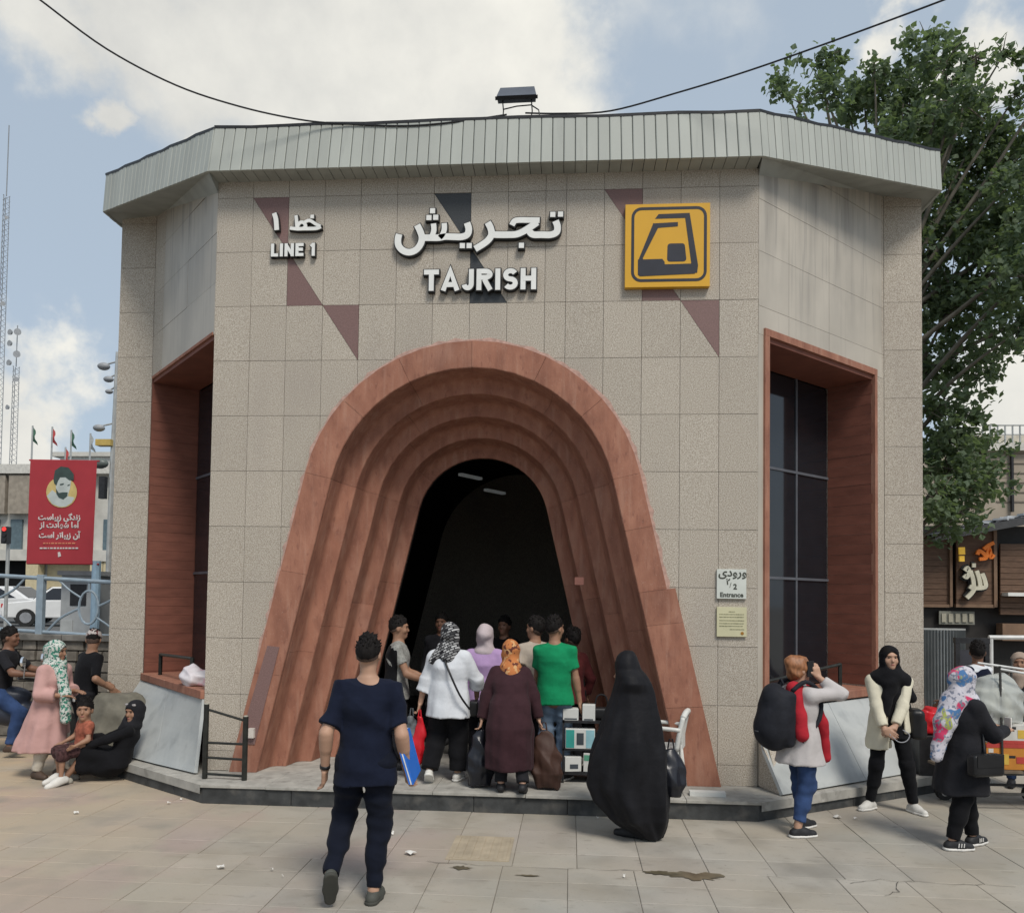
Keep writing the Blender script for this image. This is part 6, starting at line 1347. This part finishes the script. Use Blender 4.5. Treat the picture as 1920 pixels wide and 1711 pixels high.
hijab(J, sc_col, P10, drape=.08, back=.0, tails=[(J.neck+V3(.0, -.08, 0), J.neck+V3(.02, -.20, -.18), .11, .09), (J.neck+V3(.02, -.20, -.18), J.neck+V3(.03, -.30, -.46), .08, .05)])
strap([J.neck+V3(-.02, .06, .02), J.neck+V3(.12, .06, -.15), (.225, .02, .82)], .010, P10)
hb = tag(empty('handbag', wp(P10, (.255, .0, .66)), -1.25), 'black leather shoulder bag on the woman in the black coat', 'bag'); Sdf().bx((0, 0, .09), (.05, .15, .09), .025).build('bag_body', leath, hb, .01); MB().box((.052, 0, .13), (.006, .26, .1)).build('flap', leath, hb)
ph = tag(empty('mobile_phone', wp(P10, (.03, .46, 1.0)), -1.25), 'phone in the hands of the woman in the black coat', 'phone'); MB().box((0, 0, .03), (.07, .012, .13)).build('phone_body', sole_w, ph, bevel=.003)

# left: woman in pink coat
P11 = person((-1.88, .22, 0), -1.75, 'woman in long pale pink coat with green print headscarf standing at the left')
J = skel(1.50, lf=(-.10, .06, .087), rf=(.09, -.06, .087), lean=.12, rh=(.10, .26, .93), lh=(-.15, .22, .95), rep=(.6, -1, .1), head=(.25, -.1), lff=(-.1, 1, 0), rff=(.2, 1, 0)); body(J, TORSO_F, skin_b, P11); face(J, P11)
coat(J, TORSO_F, pink_c, P11, .30, (.25, .31), sleeve=1.7, inf=.034, fold=(6, .05, .2), hem_c=(0, -.10), wide=1.1, sl_r=(.042, .048, .052)); trousers(J, offw, P11, (.058, .045, .038)); shoes(J, shoe_br, P11)
hijab(J, sc_gr, P11, drape=.12, back=.05, tails=[(J.neck+V3(.04, .11, -.08), J.neck+V3(.06, .20, -.30), .06, .055), (J.neck+V3(.06, .20, -.30), J.neck+V3(.06, .22, -.58), .055, .06)])
# man with cap behind
x = on_y(155, 1300, 1.0)[0]
P12 = person((x, 1.0, 0), -.5, 'man in black T-shirt and patterned cap standing behind the woman in pink'); J = skel(1.60, lean=.2, lh=(-.12, .34, .92), rh=(.26, .2, .90), head=(.9, -.5)); body(J, TORSO_M, skin_b, P12); top(J, TORSO_M, black, P12, sleeve=.9, inf=.022, wide=1.05); trousers(J, black2, P12); shoes(J, shoe_bk, P12)
S = Sdf(); S.el(J.hc-J.hf*.01+J.hu*.035, (.092, .11, .10), .02, J.R); S.rc(J.hc+J.hf*.08+J.hu*.04, J.hc+J.hf*.15+J.hu*.03, .03, .03, .03); S.clip(-J.hu, J.hc+J.hu*.015); S.build('cap', sc_cap, P12, .01); short_hair(J, hair_k, P12, .004)
Sdf().bx((.16, -.19, .80), (.02, .008, .03), .005).build('key_tag', sole_w, P12, .006)
# seated woman and child
P13 = person((-1.08, .24, 0), 2.0, 'girl in black dress and dark headscarf sitting against the sloped marble')
J = skel(1.38, hz=.20, pel=(0, 0), lean=-.32, lf=(-.06, .50, .07), rf=(.12, .46, .07), lp=(0, .3, 1), rp=(0, .3, 1), lh=(-.12, .36, .38), rh=(.16, .34, .36), head=(.85, -.1), lff=(0, 1, 0), rff=(.2, 1, 0)); body(J, TORSO_F, skin_b, P13, .009, .85); face(J, P13)
h = J.h; S = Sdf(); st = torso(J, TORSO_F, .03, -.02, .30); S.loft(st, .03)
for (hp, kn, sh, e_, w_) in ((J.hl, J.kl, J.sl, J.el, J.wl), (J.hr, J.kr, J.sr, J.er, J.wr)): S.rc(J.neck-J.sp*.02*h, sh, .033*h, .032*h, .04); S.rc(hp, kn, .075*h, .062*h, .06); S.rc(kn, kn+V3(0, .02, -.15), .06*h, .07*h, .05); S.rc(sh, e_, .038*h, .037*h, .03); S.rc(e_, e_+(w_-e_)*.85, .037*h, .033*h, .02)
S.el(J.pel+V3(0, .10, -.04), (.17, .2, .13), .06); S.wrinkle(.006, 16, 16, 16, 8); S.clip((0, 0, -1), (0, 0, .012)); S.build('dress', black, P13, .012)
hijab(J, black2, P13, drape=.04, shoulders=(.11, .09, .06), bun=False); S = Sdf(); S.el(J.neck+J.fw*.03, (.10, .085, .035), .03); S.build('white_collar', white_c, P13, .01); shoes(J, M('sandal_silver', (.35, .33, .28), .4), P13, shoe_br)
S = Sdf(); S.rc(J.hc+J.hf*.055+J.hu*.085-J.hrt*.06, J.hc+J.hf*.055+J.hu*.085+J.hrt*.06, .016, None, .02); S.build('head_band', M('band_print', (.3, .28, .28), .7, var=.5, scale=60), P13, .008)
P14 = person((-1.40, .10, 0), 2.55, 'small child in rust coloured top sitting on the lap of the girl in black')
J = skel(.98, hz=.36, lean=-.05, lf=(-.07, .25, .10), rf=(.05, .22, .12), lp=(0, 1, .3), rp=(0, 1, .3), lh=(-.15, .16, .42), rh=(.15, .16, .42), head=(.9, 0), lff=(0, .9, -.2), rff=(.1, .9, -.2), hdir=(0, 0, 1)); J.hc = J.neck+V3(0, .01, .12); body(J, TORSO_M, skin_b, P14, .009, 1.05); face(J, P14)
top(J, TORSO_M, rust_c, P14, hem=-.05, sleeve=.7, inf=.02); trousers(J, cloth('dark_print', (.06, .03, .03), .5, scale=40), P14, (.075, .062, .05), end=.72, name='shorts', wr=.003); shoes(J, shoe_w, P14); short_hair(J, hair_k, P14, .008, .5, .0)
# rider at the left edge and two people at the right edge
x = on_y(-4, 1300, 1.3)[0]
P15 = person((x, 1.3, 0), -1.3, 'man in dark shirt and jeans sitting on the motorbike at the left edge'); J = skel(1.70, hz=.80, lean=.2, lf=(-.25, .25, .16), rf=(.25, .25, .16), lh=(-.25, .52, 1.03), rh=(.25, .52, 1.03)); body(J, TORSO_M, skin_c, P15, .011); top(J, TORSO_M, black2, P15, sleeve=.8); trousers(J, jean_b, P15); shoes(J, shoe_br, P15); short_hair(J, hair_k, P15); face(J, P15)
x = on_y(1833, 1230, 1.4)[0]
P16 = person((x, 1.4, 0), .5, 'man in navy jacket and white shirt behind the trolley'); J = skel(1.62, head=(-.9, 0), lh=(-.2, .3, .9), rh=(.2, .3, .9)); body(J, TORSO_M, skin_c, P16, .011); top(J, TORSO_M, white_c, P16, sleeve=.5, inf=.014)
S = Sdf(); S.loft(torso(J, TORSO_M, .026, -.03, .30), .025)
for (sh, e_, w_) in ((J.sl, J.el, J.wl), (J.sr, J.er, J.wr)): S.rc(sh, e_, .044*J.h, .04*J.h, .03); S.rc(e_, w_, .04*J.h, .03*J.h, .02)
S.clip((.9, .3, 0), J.pel+V3(.09, 0, 0)); S.build('jacket', navy, P16, .012); trousers(J, navy2, P16); shoes(J, shoe_bk, P16); short_hair(J, hair_k, P16)
x = on_y(1912, 1240, 1.2)[0]
P17 = person((x, 1.2, 0), 2.6, 'person with beige scarf and dark clothes at the right edge behind the trolley'); J = skel(1.50); body(J, TORSO_F, skin_b, P17, .011); coat(J, TORSO_F, black2, P17, .5, (.2, .18)); trousers(J, jean_b, P17); shoes(J, shoe_bk, P17); hijab(J, sc_beige, P17); face(J, P17)
# ------------------------------------------------------------------ things around the arch
pb_ = tag(empty('plastic_bag', tuple(V3(*LP(.55, -.12, 1.032)))), 'crumpled white plastic bag with pink print on the left window sill', 'bag')
S = Sdf(); S.el((0, 0, .07), (.24, .15, .11), .05); S.el((-.12, .05, .11), (.12, .1, .11), .06); S.rc((-.05, 0, .15), (-.1, .02, .22), .06, .03, .05); S.wrinkle(.018, 26, 24, 28, 3); S.clip((0, 0, -1), (0, 0, .0)); S.build('bag_body', bagp, pb_, .012)
# goods for sale on the right of the doorway
gx, gy = 4.02, .02
st_ = tag(empty('display_stand', (gx+.02, gy+.05, FL)), 'low dark display stand with goods by the right leg of the arch', 'stand')
MB().box((0, 0, .10), (.40, .34, .03)).build('shelf', dark_metal, st_); MB().box((0, 0, .34), (.40, .34, .02)).build('shelf', dark_metal, st_); MB().box((0, 0, .62), (.40, .34, .02)).build('shelf', dark_metal, st_)
for sx in (-.19, .19):
    for sy in (-.16, .16): MB().box((sx, sy, .32), (.02, .02, .64)).build('leg', dark_metal, st_)
boxw = M('box_white', (.58, .58, .55), .6, var=.06); boxt = M('box_teal', (.04, .30, .26), .5, var=.1); pr = M('print_dark', (.05, .06, .07), .6); blu = M('box_blue', (.25, .45, .5), .5)
def pack(x, y, z, w, d, h_, rz, mats, label, bands=()):
    r = tag(empty('boxed_goods', (gx+x, gy+y, FL+z), rz), label, 'box', 'boxed goods on the display stand'); MB().box((0, 0, h_/2), (w, d, h_)).build('box_body', mats, r, bevel=.004)
    for (u0, u1, v0, v1, m_) in bands: MB().box(((u0+u1)/2*w, -d/2-.0015, (v0+v1)/2*h_), ((u1-u0)*w, .003, (v1-v0)*h_)).build('box_print', m_, r)
pack(-.10, -.04, .632, .16, .12, .12, .05, boxw, 'white box at the left on top of the display stand', [(-.4, .4, .1, .2, pr)])
pack(.09, -.03, .632, .13, .12, .16, -.05, boxw, 'upright white box on top of the display stand', [(-.35, .35, .05, .12, pr)])
pack(.0, -.07, .352, .30, .12, .20, .03, boxw, 'teal and white package on the middle shelf', [(-.48, -.2, .05, .95, boxt), (.2, .48, .05, .95, blu), (-.12, .12, .2, .8, pr)])
pack(-.08, -.05, .117, .17, .14, .15, .2, boxw, 'white package at the left of the lowest shelf', [(-.2, .3, .2, .5, pr)])
pack(.12, -.06, .117, .15, .12, .19, -.15, boxw, 'white and green package at the right of the lowest shelf', [(-.45, .45, .6, .9, M('print_green', (.1, .3, .2), .6))])
hb = tag(empty('handbag', (gx+.22, gy+.02, FL+.64)), 'black handbag with loop handle on top of the display stand', 'bag'); Sdf().bx((0, 0, .06), (.10, .07, .06), .03).build('bag_body', leath, hb, .01); MB().tube([tuple(v) for v in smooth_pts([Vector((-.07, 0, .1)), Vector((-.05, 0, .22)), Vector((0, 0, .25)), Vector((.05, 0, .22)), Vector((.07, 0, .1))], 4)], .009, 6).build('handle', leath, hb)
# white plastic chair seen from behind the cloaked woman
pc = tag(empty('plastic_chair', (4.82, -.22, FL), -.25), 'white moulded plastic chair at the foot of the right arch leg', 'chair'); pcm = M('chair_white', (.60, .60, .57), .4, var=.05)
MB().box((-.02, 0, .42), (.40, .40, .028)).build('seat', pcm, pc, bevel=.01)
for (sx, sy, tx, ty) in ((.17, -.17, .22, -.21), (.17, .17, .22, .21), (-.18, -.17, -.22, -.21), (-.18, .17, -.22, .21)): MB().tube([(tx, ty, 0), (sx, sy, .42)], [.022, .028], 8).build('leg', pcm, pc, smooth=True)
for sy in (-.19, .19): MB().tube([tuple(v) for v in smooth_pts([Vector((.18, sy, .42)), Vector((.21, sy, .6)), Vector((.24, sy*.9, .74))], 4)], .024, 8).build('back_post', pcm, pc, smooth=True)
MB().tube([tuple(v) for v in smooth_pts([Vector((.24, -.175, .735)), Vector((.255, -.09, .775)), Vector((.258, .09, .775)), Vector((.24, .175, .735))], 4)], .03, 8).build('back_rail', pcm, pc, smooth=True)
for k in (-.08, 0, .08): MB().box((.225, k, .59), (.014, .035, .33)).build('back_slat', pcm, pc)
for sy in (-.2, .2): MB().tube([tuple(v) for v in smooth_pts([Vector((.215, sy, .62)), Vector((0, sy*1.08, .63)), Vector((-.17, sy*1.08, .60)), Vector((-.19, sy, .42))], 4)], .02, 8).build('armrest', pcm, pc, smooth=True)
wb = tag(MB().box((0, 0, .02), (.34, .10, .04)).build('white_board', boxw, loc=(5.245, -.44, FL), rz=-.03), 'white flat board lying on the step below the right arch leg', 'board')
# tarpaulin heap behind the seated pair
tarp = M('tarp_grey', (.155, .145, .115), .75, var=.25, scale=7); th = tag(empty('tarp_covered_heap', (-1.62, 1.05, 0)), 'grey green tarpaulin over a heap behind the seated pair', 'tarpaulin')
S = Sdf(); S.loft([(.0, 0, 0, .5, .42), (.35, 0, 0, .46, .38), (.62, .02, 0, .40, .30), (.82, .05, 0, .26, .2), (.86, .05, 0, .2, .15)], .05, fold=(7, .07, 1.)); S.wrinkle(.014, 12, 12, 10, 3); S.build('tarp_sheet', tarp, th, .016)
dk = tag(empty('dark_cloth_bundle', (-1.55, .52, 0)), 'dark bundle of cloth on the ground beside the seated pair', 'bundle'); S = Sdf(); S.loft([(0, 0, 0, .17, .15), (.2, 0, 0, .15, .14), (.42, .03, .02, .09, .1), (.46, .03, .02, .05, .06)], .04, fold=(5, .08, 2.)); S.wrinkle(.012, 18, 18, 14, 5); S.build('bundle_cloth', black, dk, .014)
# motorbike at the left edge
mbk = tag(empty('motorbike', (on_y(-4, 1300, 1.3)[0], 1.3, 0), -1.3), 'dark motorbike with round mirror parked at the left edge', 'motorbike'); mpaint = M('bike_paint', (.03, .035, .05), .35)
for y in (-.62, .68):
    w = MB().tube([(-.06, y, .29), (.06, y, .29)], .29, 20).build('wheel', tyre_m, mbk); MB().tube([(-.065, y, .29), (.065, y, .29)], .2, 16).build('rim', rim_m, w)
S = Sdf(); S.el((0, .12, .74), (.15, .27, .13), .05); S.rc((0, -.1, .74), (0, -.7, .78), .11, .08, .06); S.rc((0, -.35, .6), (0, .3, .5), .15, .16, .08); S.build('fairing', mpaint, mbk, .016)
for sx in (-.06, .06): MB().tube([(sx, .68, .29), (sx, .5, .88)], .025, 8).build('fork', rim_m, mbk)
MB().tube([(-.36, .36, 1.0), (-.1, .48, .96), (.1, .48, .96), (.36, .36, 1.0)], .016, 8).build('handlebar', dark_metal, mbk)
for sx in (-.3, .3):
    MB().tube([(sx, .4, .99), (sx*1.1, .42, 1.16)], .008, 6).build('mirror_stem', rim_m, mbk); MB().tube([(sx*1.1, .41, 1.2), (sx*1.1, .385, 1.2)], .06, 14).build('mirror', M('mirror_glass', (.75, .77, .8), .08, metal=.9), mbk)
MB().sphere((0, .62, .86), (.1, .09, .1)).build('headlamp', lamp_w, mbk, smooth=True)
# trolley with cartons
TR_ = tag(empty('goods_trolley', (8.33, .30, 0), .05), 'loaded flat hand trolley with thin steel frame at the right edge', 'trolley'); fr = M('trolley_steel', (.05, .048, .045), .6, var=.3)
for x in (-.45, .45):
    for y in (-.2, .22):
        w = MB().tube([(x-.0, y-.025, .085), (x, y+.025, .085)], .085, 16).build('wheel', tyre_m, TR_); MB().tube([(x, y-.028, .085), (x, y+.028, .085)], .04, 10).build('hub', rim_m, w)
        MB().box((x, y, .24), (.04, .04, .30)).build('leg', fr, TR_)
for y in (-.2, .22): MB().box((0, y, .38), (1.1, .04, .04)).build('side_rail', fr, TR_); MB().box((0, y, .17), (.9, .025, .025)).build('lower_rail', fr, TR_)
for x in (-.5, -.25, 0, .25, .5): MB().box((x, .01, .395), (.2, .5, .025)).build('deck_board', M('deck_wood', (.13, .10, .07), .8, var=.3), TR_)
for pth in ([(-.08, -.2, .4), (-.10, -.2, 1.45)], [(-.10, -.2, 1.42), (.62, -.3, 1.30)], [(-.1, .2, 1.45), (.62, .15, 1.36)], [(.25, .2, .4), (.25, .2, 1.5)]): MB().tube(pth, .012, 8).build('frame_bar', fr if pth[0][2] < 1 else M('pipe_white', (.6, .6, .58), .4), TR_)
car_o = M('carton_orange', (.50, .20, .03), .7, var=.12); car_wt = M('carton_white', (.52, .50, .46), .7); car_r = M('carton_red', (.42, .05, .04), .7); car_y = M('carton_yellow', (.55, .36, .06), .7)
def carton(x, y, z, w, d, h_, top_, label):
    r = tag(empty('fruit_carton', (8.33+x, .30+y, z)), label, 'carton', 'cartons on the trolley'); MB().box((0, 0, h_/2), (w, d, h_)).build('carton_body', car_wt if top_ else car_o, r, bevel=.004)
    for (u0, u1, v0, v1, m_) in ([(-.5, .5, .0, .16, car_r), (.12, .34, .28, .72, car_y), (-.35, -.1, .35, .6, pr)] if top_ else [(-.5, .5, .84, 1., car_r), (-.4, -.05, .2, .6, car_y), (-.46, -.36, .65, .8, car_wt), (.1, .4, .25, .5, car_r)]): MB().box(((u0+u1)/2*w, -d/2-.0015, (v0+v1)/2*h_), ((u1-u0)*w*.998, .004, (v1-v0)*h_)).build('carton_print', m_, r)
    MB().box((0, -d/2-.001, h_*.82 if top_ else h_*.5), (.08, .004, .025)).build('hand_hole', dark_metal, r)
carton(.02, -.02, .41, .48, .34, .26, False, 'orange printed fruit carton standing on the trolley'); carton(.03, -.02, .672, .47, .33, .19, True, 'white fruit carton with red band stacked on the orange one'); carton(.50, .0, .41, .42, .34, .26, False, 'orange carton at the right end of the trolley'); carton(-.36, .02, .41, .22, .34, .2, False, 'small orange carton behind the woman in the black coat')
clear = bpy.data.materials.new('clear_plastic'); clear.use_nodes = True; t = clear.node_tree; b_ = t.nodes['Principled BSDF']; b_.inputs['Base Color'].default_value = (.62, .64, .6, 1); b_.inputs['Roughness'].default_value = .25; b_.inputs['Alpha'].default_value = .55
cbg = tag(empty('clear_plastic_sack', (8.28, .27, .865)), 'big translucent plastic sack on top of the cartons', 'bag'); S = Sdf(); S.loft([(0, 0, 0, .22, .17), (.12, 0, 0, .27, .2), (.32, 0, 0, .26, .19), (.44, 0, 0, .16, .12), (.5, .02, 0, .07, .05)], .04, fold=(7, .06, 1.)); S.wrinkle(.012, 22, 22, 20, 4); S.build('sack', clear, cbg, .014)
S = Sdf()
for k in range(9): q = random.Random(k); S.el((q.uniform(-.15, .15), q.uniform(-.1, .1), q.uniform(.07, .33)), (.09, .07, .07), .02)
S.build('contents', M('sack_contents', (.40, .40, .33), .8, var=.3, scale=14), cbg, .016)
rb = tag(empty('red_sack', (7.92, .95, .62)), 'red plastic sack behind the headscarf of the woman in the black coat', 'bag'); S = Sdf(); S.bx((0, 0, .13), (.12, .10, .13), .03); S.bx((.05, .02, .24), (.07, .08, .05), .03, k=.03); S.wrinkle(.014, 30, 28, 24, 2); S.build('bag_body', plastic_r, rb, .014)
crt = tag(MB().box((0, 0, .31), (.34, .3, .62)).build('black_crate', dark_metal, loc=(7.92, .95, 0), bevel=.01), 'dark plastic crate under the red sack', 'crate')
# black sign frame behind the trolley
sf = tag(empty('black_sign_frame', (on_y(1822, 1240, 2.2)[0], 2.2, 0)), 'black framed board standing behind the trolley', 'board'); zt_ = on_y(1822, 1196, 2.2)[2]
for sx in (-.18, .18): MB().box((sx, 0, zt_/2), (.05, .05, zt_)).build('post', dark_metal, sf)
MB().box((0, 0, zt_-.03), (.42, .06, .07)).build('top_bar', dark_metal, sf); MB().box((0, .03, zt_-.55), (.34, .02, .8)).build('board', M('board_glossy', (.05, .05, .06), .2), sf)
# awning frame at the right edge
af = tag(empty('awning_frame', (on_y(1890, 1200, 3.0)[0], 3.0, 0)), 'white pipe stall frame at the right edge', 'stall frame'); zt_ = on_y(1890, 1195, 3.0)[2]
MB().tube([(-.25, 0, zt_), (1.5, 0, zt_+.02)], .03, 8).build('top_pipe', MATS['pipe_white'], af); MB().tube([(-.22, 0, 0), (-.22, 0, zt_)], .025, 8).build('leg', MATS['pipe_white'], af); MB().tube([(1.45, 0, 0), (1.45, 0, zt_)], .025, 8).build('leg', MATS['pipe_white'], af)
